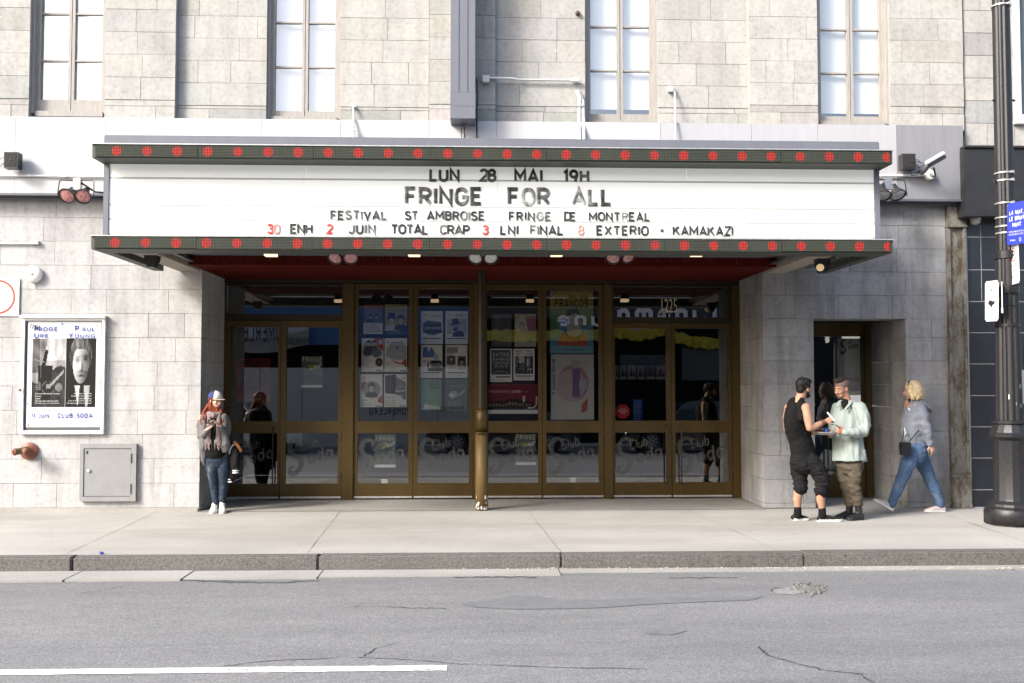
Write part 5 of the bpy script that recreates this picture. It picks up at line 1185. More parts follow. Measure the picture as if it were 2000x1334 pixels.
# side door sheet
q = Sheet(1637, 1684, 660, 765, AY + .036, (.55, .57, .58)); club_logo(q.bm, q.x0 + q.w*.12, q.z0 + q.h*.83, q.w*.72, q.y(), q.mi(K_)); q.k += 3; q.text('GAMAGO', .12, .86, .19, .27, K_, .0).text('PRODUCTIONS', .3, .8, .30, .325, G5).rect(0, 0, .02, 1, (.5, .52, .53)); q.done('white sheet with a script logo and GAMAGO on the side door', 'poster', 'sheet on the side door')
# framed concert poster on the left wall
x0, x1, z0, z1 = X(43), X(206), Z(846), Z(619)
t = empty('poster_case', ((x0+x1)/2, 0, z0), 'white framed glass poster case on the left stone wall', 'poster case'); hw = (x1-x0)/2; hh = z1-z0
b = newbm(); rect_frame(b, -hw, hw, 0, hh - .03, [(-hw+.040, hw-.040, .045, hh-.065)], -.05, -.005); obj('frame', b, MT['white'], t, bevel=.008)
b = newbm(); box(b, -hw-.012, hw+.012, -.095, -.0, hh-.029, hh); obj('top_rail', b, MT['white'], t, bevel=.008)
b = newbm(); box(b, -hw+.03, hw-.03, -.018, -.006, .03, hh-.05); obj('backboard', b, simple('grey_board', (.10, .10, .11), .7), t)
b = newbm(); quad(b, (-hw+.038, -.04, .043), (hw-.038, -.04, .043), (hw-.038, -.04, hh-.063), (-hw+.038, -.04, hh-.063)); obj('pane', b, glass_mat('case_glass', .97, .015), t)
b = newbm(); lathe(b, [(.018, 0), (.018, .012), (.01, .02)], (-hw+.012, -.07, hh*.37), (0, -1, 0), 12); obj('lock', b, MT['brass'], t, smooth=40)
b = newbm(); tube(b, [(hw-.012, -.075, .05), (hw-.012, -.075, hh-.06)], .008, 8); obj('hinge', b, MT['white'], t, smooth=True)
s = midge(53, 196, 630, 833, -.026, '', big=True)
for (u, v, c) in ((.47, .975, (.1, .2, .5)), (.94, .965, (.2, .3, .5)), (.975, .44, (.6, .55, .1)), (.025, .22, (.1, .25, .5)), (.035, .02, (.5, .05, .05)), (.985, .02, (.15, .3, .5))): s.oval(u, v, .013, .009, c, 12)
s.line([(.03, .935), (.055, .975), (.085, .965), (.06, .935), (.10, .93), (.11, .965), (.125, .97), (.14, .93), (.11, .92)], .010, K_)
s.done('black and white concert poster with blue names inside the white case', 'poster', 'poster in the wall case')

# ------------------------------------------------------------------ neighbour: iron pilaster, tiled shop front
def rusty():
    m, t, p = base_mat('rusting_grey_paint'); n = noise_node(t, 7, 8, .75, stretch=(1.5, 1.5, .6)); n2 = noise_node(t, 45, 4, .7)
    c = ramp(t, n.outputs[0], [(.38, (.06, .04, .028)), (.46, (.10, .085, .06)), (.52, (.15, .145, .13)), (.75, (.19, .185, .17))]).outputs[0]
    c = mixc(t, c, ramp(t, n2.outputs[0], [(.35, (.5, .45, .4)), (.5, (1, 1, 1))]).outputs[0], .8, 'MULTIPLY'); t.links.new(c, p.inputs['Base Color']); p.inputs['Roughness'].default_value = .75
    b = N(t, 'ShaderNodeBump'); b.inputs['Strength'].default_value = .5; b.inputs['Distance'].default_value = .01; t.links.new(n.outputs[0], b.inputs['Height']); t.links.new(b.outputs[0], p.inputs['Normal']); return m
MT['rusty'] = rusty()
pa, pb = X(1855, -.05, 700), X(1890, -.05, 700); pt = Z(387, -.05)
t = empty('iron_pilaster', ((pa+pb)/2, 0, 0), 'rusting grey cast iron pilaster between the theatre and the black tiled shop', 'pilaster'); hw = (pb-pa)/2
b = newbm(); box(b, -hw, -hw+.035, -.06, .2, .42, pt-.35); box(b, hw-.035, hw, -.06, .2, .42, pt-.35); box(b, -hw+.035, hw-.035, -.025, .2, .42, pt-.35); obj('shaft', b, MT['rusty'], t, bevel=.006)
b = newbm(); box(b, -hw-.005, hw+.005, -.07, .2, 0, .40); box(b, -hw-.012, hw+.012, -.085, .2, .40, .425); box(b, -hw-.01, hw+.01, -.085, .2, 0, .05); obj('base', b, MT['rusty'], t, bevel=.008)
b = newbm(); box(b, -hw-.005, hw+.005, -.07, .2, pt-.32, pt-.04); box(b, -hw-.012, hw+.012, -.085, .2, pt-.35, pt-.32); box(b, -hw-.02, hw+.02, -.10, .2, pt-.04, pt); obj('capital', b, MT['rusty'], t, bevel=.008)
b = newbm(); rr = random.Random(21)
ox = X(1893, 0, 700); nb = empty('tiled_shop', (ox, 0, 0), 'neighbouring stone building with a black tiled shop front and black sign box', 'building')
NO = nb.location
def nobj(name, bm, mats, parent=None, **k):
    bmesh.ops.translate(bm, verts=bm.verts, vec=-NO); return obj(name, bm, mats, parent or nb, **k)
NXR = X(2700)
MT['tile'] = simple('black_glazed_tile', (.012, .014, .020), .3, var=.35, scale=3, spec=.6); MT['grout'] = simple('pale_grout', (.36, .36, .36), .9)
b = newbm(); zt = Z(400, 0); backing_tint = None
box(b, X(1884), ox + 3.0, .0035, .4, -.02, zt, 1)
rows = [Z(v, 0) for v in (992, 960, 897, 835, 773, 710, 648, 586, 523, 458, 400)]; rows[0] = 0
colx = [ox, X(1918, 0, 600), X(1965, 0, 600), X(2012, 0, 600), X(2100, 0, 600), X(2200, 0, 600)]
for a, c in zip(rows, rows[1:]):
    low = c < Z(585, 0)
    cx = [colx[0], X(1950, 0, 750)] + [X(2013, 0, 750) ] if low else colx[:4]
    for l, r in zip(cx, cx[1:]): box(b, l + .005, r - .005, rr.uniform(-.001, .001), .003, a + .005, c - .005, 0)
nobj('tiled_wall', b, [MT['tile'], MT['grout']])
# stone above, sign box
b = newbm(); box(b, X(1885, -.3, 350), NXR, -.28, .1, Z(417, -.3), Z(281, -.3)); sb = nobj('sign_box', b, MT['black'], bevel=.01)
b = newbm(); box(b, X(1884, -.3, 280), NXR, -.31, .1, Z(281, -.3) + .002, Z(276, -.3)); nobj('sign_lip', b, MT['black'], bevel=.004)
b = newbm(); box(b, X(1876, -.2, 320), X(1884, -.2, 320), -.24, -.18, Z(322, -.2), Z(291, -.2)); nobj('hinge_plate', b, MT['black'])
b = newbm(); SY = -.07; zb = Z(280, SY); wxa = X(1979, SY, 120); wz = Z(232, SY)
ashlar(b, X(1882, SY, 100), wxa, zb - .2, TOPZ, SY, .305, .3, .8, rs, phase=Z(232, SY), joint=.006, var=.08, warm=.018)
ashlar(b, wxa, NXR, zb - .2, wz - .02, SY, .305, .4, .8, rs, phase=Z(232, SY), joint=.006, var=.08, warm=.018)
backing(b, X(1882, SY, 100), wxa, SY + .016, .4, zb - .2, TOPZ); backing(b, wxa, NXR, SY + .016, .4, zb - .2, wz - .03)
nobj('upper_wall', b, [MT['stone_up'], MT['mortar']])
b = newbm(); rect_frame(b, wxa, wxa + 1.5, wz + .03, TOPZ, [(wxa + .09, wxa + 1.41, wz + .12, TOPZ - .1)], SY - .03, SY + .1); wn = nobj('window', b, simple('pale_blue_vinyl', (.52, .56, .62), .5, var=.04), bevel=.006)
b = newbm(); box(b, wxa - .03, wxa + 1.53, SY - .07, SY + .1, wz - .02, wz + .027); o = nobj('sill', b, simple('pale_blue_vinyl', (.52, .56, .62), .5, var=.04), wn, bevel=.006)
b = newbm(); quad(b, (wxa + .08, SY + .03, wz + .1), (wxa + 1.42, SY + .03, wz + .1), (wxa + 1.42, SY + .03, TOPZ), (wxa + .08, SY + .03, TOPZ)); nobj('pane', b, simple('dark_glass', (.10, .11, .11), .05, spec=.8), wn)
# dark shop window right of the tiles
sx0 = X(1990, 0, 800); b = newbm(); rect_frame(b, sx0, sx0 + 2.4, 0, Z(662, 0), [(sx0 + .06, sx0 + 2.3, .5, Z(675, 0))], -.03, .05); swn = nobj('shop_window', b, MT['black'], bevel=.005)
b = newbm(); quad(b, (sx0 + .05, .0, .45), (sx0 + 2.32, .0, .45), (sx0 + 2.32, .0, Z(670, 0)), (sx0 + .05, .0, Z(670, 0))); nobj('pane', b, simple('dark_glass', (.012, .013, .015), .06, spec=.6), swn)
b = newbm(); put_text(b, '1219', X(1990.5, -.04, 826), X(2012, -.04, 826), Z(832, -.04), Z(821, -.04), -.036, 0, bold=.01); nobj('shop_number', b, simple('gold_leaf', (.35, .27, .08), .4, .3), swn)
b = newbm(); box(b, X(1993, -.04, 760), X(2020, -.04, 760), -.045, -.032, Z(790, -.04), Z(722, -.04)); nobj('menu_frame', b, MT['panel_grey'], swn)
c = at(1905, 428, -.15); t = empty('dome_lamp', c, 'small grey dome lamp under the black sign box', 'lamp')
b = newbm(); lathe(b, [(.02, .09), (.068, .06), (.073, .0), (.071, -.01)], n=20); obj('cover', b, MT['silver'], t, smooth=40)
b = newbm(); lathe(b, [(.069, -.012), (.06, -.05), (.03, -.078), (.001, -.083)], n=20); obj('diffuser', b, MT['panel_grey'], t, smooth=40)

# ------------------------------------------------------------------ street lamp
LP = Vector((at(1976, 1020, -1.55).x, -1.55, 0)); lp = empty('street_lamp', LP, 'black cast iron street lamp post with a fluted shaft and square foot', 'street lamp')
def sk(py): return Z(py, -1.55, 1970)
b = newbm(); s_ = .30
def octo(bm, r, z0, z1, r2=None): lathe(bm, [(r, z0), (r2 or r, z1)], n=8)
b = newbm(); lathe(b, [(.30, 0), (.30, .165), (.285, .185)], n=8); bmesh.ops.rotate(b, verts=b.verts, cent=(0,0,0), matrix=Matrix.Rotation(R(22.5), 3, 'Z')); obj('foot', b, MT['iron'], lp, bevel=.012)
b = newbm(); lathe(b, [(.255, .186), (.262, .21), (.255, .24), (.222, .262), (.20, .275), (.192, .30), (.182, .95), (.188, .97), (.205, .985), (.235, 1.01), (.238, 1.04), (.215, 1.06), (.198, 1.11), (.178, 1.15), (.196, 1.165), (.196, 1.19), (.15, 1.20)], n=16); obj('pedestal', b, MT['iron'], lp, smooth=18)
def fluted(bm, r0, r1, z0, z1, nf=12, dep=.10):
    n = nf * 6; rings = []
    for z, r in ((z0, r0), (z1, r1)):
        rings.append([bm.verts.new((math.cos(2*math.pi*k/n) * r * (1 - dep * (.5 + .5*math.cos(2*math.pi*k/6))**1.5), math.sin(2*math.pi*k/n) * r * (1 - dep * (.5 + .5*math.cos(2*math.pi*k/6))**1.5), z)) for k in range(n)])
    for k in range(n): bm.faces.new((rings[0][k], rings[0][(k+1) % n], rings[1][(k+1) % n], rings[1][k]))
    bm.faces.new(rings[1])
b = newbm(); fluted(b, .150, .122, 1.195, sk(505)); obj('lower_shaft', b, MT['iron'], lp)
b = newbm(); fluted(b, .108, .092, sk(505), 8.0, 10); obj('upper_shaft', b, MT['iron'], lp)
for py, r, h in ((640, .138, .05), (600, .134, .02), (507, .132, .10), (575, .134, .10)):
    b = newbm(); lathe(b, [(r - .012, 0), (r, .008), (r, h - .008), (r - .012, h)], (0, 0, sk(py)), n=24)
    if h > .06: box(b, -.03, .03, -r - .02, -r + .01, sk(py) + .01, sk(py) + h - .01)
    obj('collar', b, MT['iron'], lp, smooth=35)
for py in (13, 339, 354, 398, 426, 443, 456):
    b = newbm(); r = .112; lathe(b, [(r - .02, -.008), (r, -.008), (r, .008), (r - .02, .008)], (0, 0, sk(py)), n=24); box(b, .02, .05, -r - .016, -r + .012, sk(py) - .014, sk(py) + .014); obj('steel_band', b, MT['alu'], lp, smooth=35)
b = newbm(); tube(b, [(-.14, -.02, sk(354)), (-.10, -.02, sk(354))], .012, 8); tube(b, [(-.115, 0, sk(196)), (.14, 0, sk(196))], .014, 8); obj('stud_bolt', b, MT['iron'], lp, smooth=True)
b = newbm(); rr = random.Random(4)
for k in range(9):   # scraps of torn paper and paint
    a = rr.uniform(-2.2, -.9); z = rr.uniform(1.32, 1.62); r = .137 - (z - 1.2) * .008; h = rr.uniform(.02, .07); ww = rr.uniform(.03, .09)
    quad(b, *[(math.cos(a + da) * (r + .004), math.sin(a + da) * (r + .004), z + dz) for da, dz in ((0, 0), (ww, .01), (ww * .8, h), (.01, h * .9))])
obj('torn_sticker', b, MT['white_paper'], lp)
# signs strapped to the post
MT['sign_blue'] = simple('sign_blue', (.035, .055, .52), .45, var=.04)
def sign_board(name, label, c, yaw, w, h, mats, draw, tilt=0):
    t = empty(name, c, label, 'sign'); t.rotation_euler = (0, R(tilt), R(yaw))
    b = newbm(); box(b, -w/2, w/2, -.004, .004, -h/2, h/2); bmesh.ops.bevel(b, geom=[e for e in b.edges if abs(e.verts[0].co.y - e.verts[1].co.y) > .005], offset=.02, segments=3, affect='EDGES')
    obj('plate', b, mats[0], t); b = newbm(); draw(b); obj('lettering', b, mats[1], t)
    if len(mats) > 2: b = newbm(); draw(b, 2); obj('symbol', b, mats[2], t)
    return t
cb = at(1990, 435, -1.91)
def d_blue(b):
    y = -.0052
    put_text(b, 'LA NUIT,', -.185, .10, .10, .150, y, bold=.045); put_text(b, 'LE BRUIT', -.185, .12, .03, .080, y, bold=.045); put_text(b, 'NUIT', -.12, .055, -.04, .010, y, bold=.045)
    put_text(b, 'POUR LE BIEN DE TOUS, PASSEZ', -.185, .17, -.105, -.085, y); put_text(b, 'EN DOUCEUR LA NUIT', -.185, .10, -.135, -.115, y); put_text(b, 'Montreal', -.16, -.06, -.20, -.18, y, bold=.02); ring2(b, .04, -.19, .018, .006, y)
sign_board('blue_sign', 'blue sign reading LA NUIT LE BRUIT NUIT on the lamp post', cb, -88, .46, .48, [MT['sign_blue'], MT['white_paper']], d_blue, 4)
cp = at(1981, 516, -1.72)
def d_park(b, k=1):
    y = -.0052
    if k == 2: ring2(b, 0, .11, .072, .014, y, 28); return
    put_text(b, 'P', -.03, .035, .06, .16, y - .0003, bold=.02); stroke2(b, [(-.05, .16), (.05, .06)], .010, y - .0006)
    put_text(b, '7h-9h', -.07, .07, -.04, -.005, y); put_text(b, 'LUN-VEN', -.08, .08, -.10, -.065, y); put_text(b, '16h-18h', -.08, .08, -.16, -.125, y)
sign_board('parking_sign', 'white no parking sign with a red ring, seen almost edge on', cp, -96, .24, .46, [MT['white'], MT['black'], MT['sign_red']], d_park, -2)
cw_ = at(1937, 588, -1.62)
def d_snow(b, k=1):
    y = -.0052
    if k == 2:
        for a in range(6): stroke2(b, [(0, .13), (.035*math.cos(a*math.pi/3), .13 + .035*math.sin(a*math.pi/3))], .010, y - .0002*a)
        return
    put_text(b, 'DENEIGEMENT', -.09, .09, .07, .085, y); put_text(b, 'STATIONNEMENT', -.09, .09, .045, .06, y)
    prism(b, [(-.07, -.02), (-.03, .015), (.03, -.005), (.07, .01), (.06, -.035), (.02, -.05), (.0, -.08), (-.03, -.05)], y - .0005, y)
    put_text(b, 'INTERDIT', -.07, .07, -.13, -.115, y); put_text(b, '19h - 7h', -.07, .07, -.165, -.145, y)
sign_board('snow_removal_sign', 'white snow removal sign with a blue star, left side of the lamp post', cw_, -85, .25, .47, [MT['white'], MT['black'], simple('sign_sky_blue', (.05, .2, .5), .5)], d_snow, 2)
c = at(1957.5, 580, -1.72); t = empty('sign_strip', c, 'narrow white metal strip sign edge on to the lamp post', 'sign'); t.rotation_euler = (0, R(1.5), R(60))
b = newbm(); box(b, -.08, .08, -.004, .004, -.17, .17); obj('plate', b, MT['white'], t); b = newbm(); box(b, -.02, .05, -.012, .012, -.185, -.13); obj('bracket', b, MT['pipe'], t, bevel=.004)

# ------------------------------------------------------------------ the other side of the street, seen in the glass
YE = -21.0
bm = newbm(); box(bm, -60, 60, -24.6, -18.3, GZ - .1, -.005); structure('far_sidewalk', bm, MT['concrete'])
MT['hoard_grey'] = simple('hoarding_grey', (.44, .41, .37), .6, var=.08, scale=1.5); MT['hoard_blue'] = simple('hoarding_blue', (.022, .085, .21), .5, var=.1, scale=1)
MT['hoard_black'] = simple('hoarding_black', (.006, .006, .007), .95, spec=.05)
hx0, hx1 = refl(330, 800, YE).x, refl(940, 800, YE).x
t = empty('site_hoarding', ((hx0+hx1)/2, YE, 0), 'grey construction hoarding under blue netting, mirrored in the left doors', 'hoarding'); hw = (hx1-hx0)/2
b = newbm(); z1 = refl(600, 735, YE).z; n = 7
for i in range(n): box(b, -hw + 2*hw*i/n + .01, -hw + 2*hw*(i+1)/n - .01, -.05, 0, 0, z1)
obj('panel', b, MT['hoard_grey'], t)
z2, z3 = refl(600, 690, YE).z, refl(600, 588, YE).z
b = newbm(); box(b, -hw, hw, -.25, -.2, z1 + .05, z2); obj('dark_band', b, MT['hoard_black'], t)
b = newbm(); box(b, -hw, hw, -.2, -.1, z2, z3); obj('netting', b, MT['hoard_blue'], t)
b = newbm(); box(b, -hw - 6, hw, -.5, -.3, 0, 8); obj('dark_facade', b, MT['hoard_black'], t)
for (a, c_, y0, y1, s) in ((720, 800, 828, 812, 'POMERLEAU'), (840, 905, 822, 812, 'POMERLEAU'), (740, 785, 806, 800, 'NOUS CONSTRUISONS')):
    b = newbm(); p0, p1 = refl(a, y0, YE), refl(c_, y1, YE); put_text(b, s, p0.x - t.location.x, p1.x - t.location.x, p0.z, p1.z, .004, bold=.03, mirror=True)
    for v in b.verts: v.co.y = .004
    obj('lettering', b, MT['black'], t)
def mirror_text(name, s, px0, px1, py0, py1, Ye, mat, parent=None, bold=.03, thick=0):
    """lettering on the far side that faces the theatre: reads right for someone at the doors"""
    p0, p1 = refl(px0, py1, Ye), refl(px1, py0, Ye); b = newbm(); put_text(b, s, p0.x, p1.x, p0.z, p1.z, Ye, bold=bold, mirror=True); 
    if thick: bmesh.ops.solidify(b, geom=b.faces[:], thickness=thick)
    if parent: bmesh.ops.translate(b, verts=b.verts, vec=-parent.location)
    return obj(name, b, mat, parent)
c0, c1 = refl(440, 690, YE + .4), refl(606, 642, YE + .4)
t = empty('construction_banner', ((c0.x+c1.x)/2, YE + .4, c0.z), 'sagging white construction banner mirrored in the leftmost doors', 'banner'); hw = (c1.x - c0.x)/2; hh = c1.z - c0.z
b = newbm(); n = 24; V = []
for i in range(n + 1):
    u = i / n; sag = -.10 * math.sin(math.pi * u * 1.3) * hh * 2; V.append([b.verts.new((-hw + 2*hw*u, .02*math.sin(u*20), hh*k/2 + sag)) for k in (-.3, .9, 2)])
for i in range(n):
    for k in range(2):
        f = b.faces.new((V[i][k], V[i+1][k], V[i+1][k+1], V[i][k+1])); f.material_index = 0 if k else 1
bmesh.ops.solidify(b, geom=b.faces[:], thickness=.01)
obj('cloth', b, [MT['white_paper'], MT['hoard_grey']], t)
mirror_text('lettering', 'POMERLEAU', 446, 560, 648, 684, YE + .46, MT['black'], t, .02); mirror_text('lettering', 'POMERLEAU', 562, 604, 676, 690, YE + .46, MT['black'], t, .02)
# dark shop fronts with a yellow garland and white sign letters
sx0_, sx1_ = hx1 + .05, refl(1800, 800, YE).x
t = empty('far_shop', ((sx0_+sx1_)/2, YE, 0), 'dark shop front with white sign letters mirrored in the right doors', 'building'); hw = (sx1_-sx0_)/2
b = newbm(); box(b, -hw, hw, -.5, -.2, 0, 8); obj('wall', b, MT['hoard_black'], t)
b = newbm(); box(b, -hw, hw, -.19, .1, refl(1300, 640, YE).z, refl(1300, 592, YE).z); obj('sign_band', b, MT['black'], t)
MT['sign_white'] = simple('white_sign_letter', (.72, .63, .66), .4)
mirror_text('sign_letter', 'Cinema', 1205, 1400, 606, 650, YE + .16, MT['sign_white'], t, .04); mirror_text('sign_letter', 'une', 1090, 1180, 622, 655, YE + .16, MT['sign_white'], t, .03)
for (a, c_, y0, y1, k) in ((1200, 1305, 650, 664, 0), (1330, 1425, 690, 760, 1), (960, 1045, 700, 770, 1), (1210, 1300, 712, 740, 1)):
    p0, p1 = refl(a, y1, YE), refl(c_, y0, YE); b = newbm(); box(b, p0.x - t.location.x, p1.x - t.location.x, .0, .03, p0.z, p1.z); obj('shop_panel', b, MT['hoard_grey'] if not k else MT['glass_far'] if 'glass_far' in MT else simple('far_glass', (.03, .035, .045), .2), t)
b = newbm(); rr = random.Random(9); pts = [(945, 672), (1050, 673), (1180, 672), (1200, 668), (1250, 673), (1300, 664), (1320, 676), (1390, 688), (1480, 680), (1590, 672), (1640, 676), (1700, 668)]
P = spline([(refl(a, c_, YE + .5).x, refl(a, c_, YE + .5).z) for a, c_ in pts], 10); hh = .20
t = empty('yellow_garland', (P[0][0], YE + .5, P[0][1]), 'crinkled yellow garland mirrored across the right doors', 'garland'); O = t.location
L = [[b.verts.new((p[0] - O.x, rr.uniform(-.06, .06), p[1] - O.z + hh*(k - 1) + rr.uniform(-.05, .05))) for k in range(3)] for p in P]
for a, c_ in zip(L, L[1:]):
    for k in range(2): b.faces.new((a[k], c_[k], c_[k+1], a[k+1]))
bmesh.ops.solidify(b, geom=b.faces[:], thickness=.012)
obj('foil', b, simple('yellow_foil', (.62, .50, .03), .35, var=.3, scale=5), t)
# parked cars
MT['tyre'] = simple('tyre', (.012, .012, .012), .85); MT['rim'] = simple('alloy_rim', (.40, .40, .41), .35, .6); MT['car_glass'] = simple('car_glass', (.015, .018, .02), .06, spec=.9)
def car(label, px_front_wheel, Yc, paint, flip, kind, L=4.5):
    wheel_x = refl(px_front_wheel, 880, Yc).x
    s = -1 if flip else 1; t = empty('parked_car', (wheel_x + s * L * .30, Yc, GZ), label, 'car', 'cars parked across the street'); t.rotation_euler = (0, 0, math.pi if s < 0 else 0)
    h = 1.66 if kind == 'suv' else 1.45; hw = .88; zb = .24
    # side outline (x from nose -L/2 to tail), with a tumblehome cross-section
    belt = .98 if kind == 'suv' else .90
    low = [(-L*.5, .55), (-L*.49, .72), (-L*.42, .83), (-L*.22, belt)]
    body = [(-L*.5, .30), (-L*.5, .55), (-L*.485, .72), (-L*.42, .82), (-L*.2, belt), (L*.42, belt + .04), (L*.49, belt - .05), (L*.5, .5), (L*.485, .30)]
    b = newbm(); rings = []
    for y_, sc in ((-hw, .0), (-hw + .0, .03), (hw, .03), (hw, 0)): pass
    n = len(body); ys = [(-hw, .06), (-hw + .09, 0), (hw - .09, 0), (hw, .06)]
    for y_, ins in ys: rings.append([b.verts.new((x * (1 - ins * .4), y_, z - (ins if z > .6 else -ins * .3))) for x, z in body])
    for a, c_ in zip(rings, rings[1:]):
        for k in range(n): b.faces.new((a[k], a[(k+1) % n], c_[(k+1) % n], c_[k]))
    b.faces.new(rings[0]); b.faces.new(list(reversed(rings[-1])))
    bd = obj('body', b, paint, t, bevel=.03, smooth=45)
    cab = [(-L*.21, belt - .03), (-L*.06, h - .06), (L*.02, h), (L*.24, h - .02), (L*.36 if kind != 'suv' else L*.40, h - .16 if kind == 'suv' else h - .25), (L*.44, belt - .02)]
    b = newbm(); rings = []
    for y_, sc in ((-hw + .05, 0), (-hw + .19, 1), (hw - .19, 1), (hw - .05, 0)): rings.append([b.verts.new((x, y_ if not (z > belt + .1) else y_ * .86, z if sc or z < belt + .1 else z - .04)) for x, z in cab])
    n = len(cab)
    for a, c_ in zip(rings, rings[1:]):
        for k in range(n): b.faces.new((a[k], a[(k+1) % n], c_[(k+1) % n], c_[k]))
    b.faces.new(rings[0]); b.faces.new(list(reversed(rings[-1]))); obj('cabin', b, paint, t, bevel=.025, smooth=45)
    for sy in (-1, 1):
        yv = sy * (hw - .062)
        for seg in ([(-L*.17, belt + .03), (-L*.06, h - .15), (L*.05, h - .12), (L*.06, belt + .04)], [(L*.08, belt + .04), (L*.07, h - .12), (L*.24, h - .14), (L*.36, belt + .07)]):
            b = newbm(); vs = [b.verts.new((x, sy * (hw - .03 - (z - belt) * .24), z)) for x, z in seg]; b.faces.new(vs); bmesh.ops.solidify(b, geom=b.faces[:], thickness=.015); obj('side_window', b, MT['car_glass'], t)
        for wx in (-L*.30, L*.29):
            b = newbm(); lathe(b, [(.20, -.11), (.31, -.11), (.335, -.08), (.335, .08), (.31, .11), (.20, .11)], (wx, sy * (hw - .10), .335), (0, sy, 0), 28); wl = obj('wheel', b, MT['tyre'], t, smooth=35)
            b = newbm(); lathe(b, [(.22, .09), (.21, .115), (.19, .10)], (wx, sy * (hw - .10), .335), (0, sy, 0), 24)
            for k in range(9):
                a = k * 2*math.pi/9; stroke2(b, [(wx + .03*math.cos(a), .335 + .03*math.sin(a)), (wx + .205*math.cos(a), .335 + .205*math.sin(a))], .045, sy * (hw + .012))
            obj('rim', b, MT['rim'], wl)
            b = newbm(); lathe(b, [(.001, .0), (.40, 0), (.40, .004), (.001, .004)], (wx, sy * (hw - .004), .36), (0, sy, 0), 28); obj('wheel_arch', b, MT['black_matte'], t)
        b = newbm(); ell(b, (-L*.462, sy * hw * .72, .70), .10, .17, .06); obj('headlight', b, MT['lens_clear'], t, smooth=True)
        b = newbm(); box(b, -L*.13, -L*.08, sy*hw, sy*(hw + .16), belt + .02, belt + .15); obj('wing_mirror', b, paint, t, bevel=.02)
    b = newbm(); quad(b, (-L*.205, -hw*.78, belt + .0), (-L*.205, hw*.78, belt + .0), (-L*.07, hw*.66, h - .085), (-L*.07, -hw*.66, h - .085)); bmesh.ops.translate(b, verts=b.verts, vec=(-.03, 0, .03)); obj('windscreen', b, MT['car_glass'], t)
    return t
CY = -16.6
paint_w = simple('silver_car_paint', (.62, .63, .65), .25, .1, var=.03, coat=1.0); paint_n = simple('navy_car_paint', (.012, .015, .028), .2, .2, var=.05, coat=1.0); paint_k = simple('black_car_paint', (.01, .01, .012), .2, .2, var=.05, coat=1.0)
car('silver estate car mirrored in the leftmost door beside the red haired woman', 548, CY, paint_w, True, 'suv', 4.6)
car('navy car mirrored in the lower panes either side of the bronze column', 892, CY, paint_n, False, 'sedan', 4.9)
car('black car mirrored in the lower panes of the right pair of doors', 1262, CY, paint_k, False, 'suv', 4.4)
# ------------------------------------------------------------------ people
def skin_mat(name, col):
    m, t, p = base_mat(name); n = noise_node(t, 9, 4); c = ramp(t, n.outputs[0], [(.3, tuple(x * .86 for x in col)), (.7, tuple(min(1, x * 1.1) for x in col))])
    t.links.new(c.outputs[0], p.inputs['Base Color']); p.inputs['Roughness'].default_value = .5; p.inputs['Subsurface Weight'].default_value = .08; p.inputs['Subsurface Radius'].default_value = (.02, .008, .004); return m
def cloth_mat(name, col, var=.15, scale=14, weave=220, rough=.9, extra=None):
    m, t, p = base_mat(name); n = noise_node(t, scale, 5, .65); n2 = noise_node(t, weave, 2, .5)
    c = ramp(t, n.outputs[0], [(.3, tuple(x * (1 - var) for x in col)), (.7, tuple(min(1, x * (1 + var)) for x in col))]).outputs[0]
    c = mixc(t, c, ramp(t, n2.outputs[0], [(.35, (.8, .8, .8)), (.65, (1.1, 1.1, 1.1))]).outputs[0], .7, 'MULTIPLY')
    t.links.new(c, p.inputs['Base Color']); p.inputs['Roughness'].default_value = rough; p.inputs['Specular IOR Level'].default_value = .2; p.inputs['Sheen Weight'].default_value = 0
    b = N(t, 'ShaderNodeBump'); b.inputs['Strength'].default_value = .25; b.inputs['Distance'].default_value = .004; t.links.new(n2.outputs[0], b.inputs['Height']); t.links.new(b.outputs[0], p.inputs['Normal']); return m
def denim(name, col, fade=.6):
    m, t, p = base_mat(name); n = noise_node(t, 5, 5, .6, stretch=(1.5, 1.5, .7)); n2 = noise_node(t, 160, 2, .6, stretch=(1, 1, .4))
    c = ramp(t, n.outputs[0], [(.32, tuple(x * .7 for x in col)), (.55, col), (.72, tuple(x + (.45 - x) * fade * .5 for x in col))]).outputs[0]
    c = mixc(t, c, ramp(t, n2.outputs[0], [(.3, (.75, .75, .78)), (.7, (1.15, 1.15, 1.12))]).outputs[0], .7, 'MULTIPLY')
    t.links.new(c, p.inputs['Base Color']); p.inputs['Roughness'].default_value = .9; p.inputs['Specular IOR Level'].default_value = .2; return m
def hair_mat(name, a, b):
    m, t, p = base_mat(name); n = noise_node(t, 30, 4, .6, stretch=(2.5, 2.5, .35)); r = ramp(t, n.outputs[0], [(.32, a), (.68, b)])
    t.links.new(r.outputs[0], p.inputs['Base Color']); p.inputs['Roughness'].default_value = .6; p.inputs['Specular IOR Level'].default_value = .2; return m

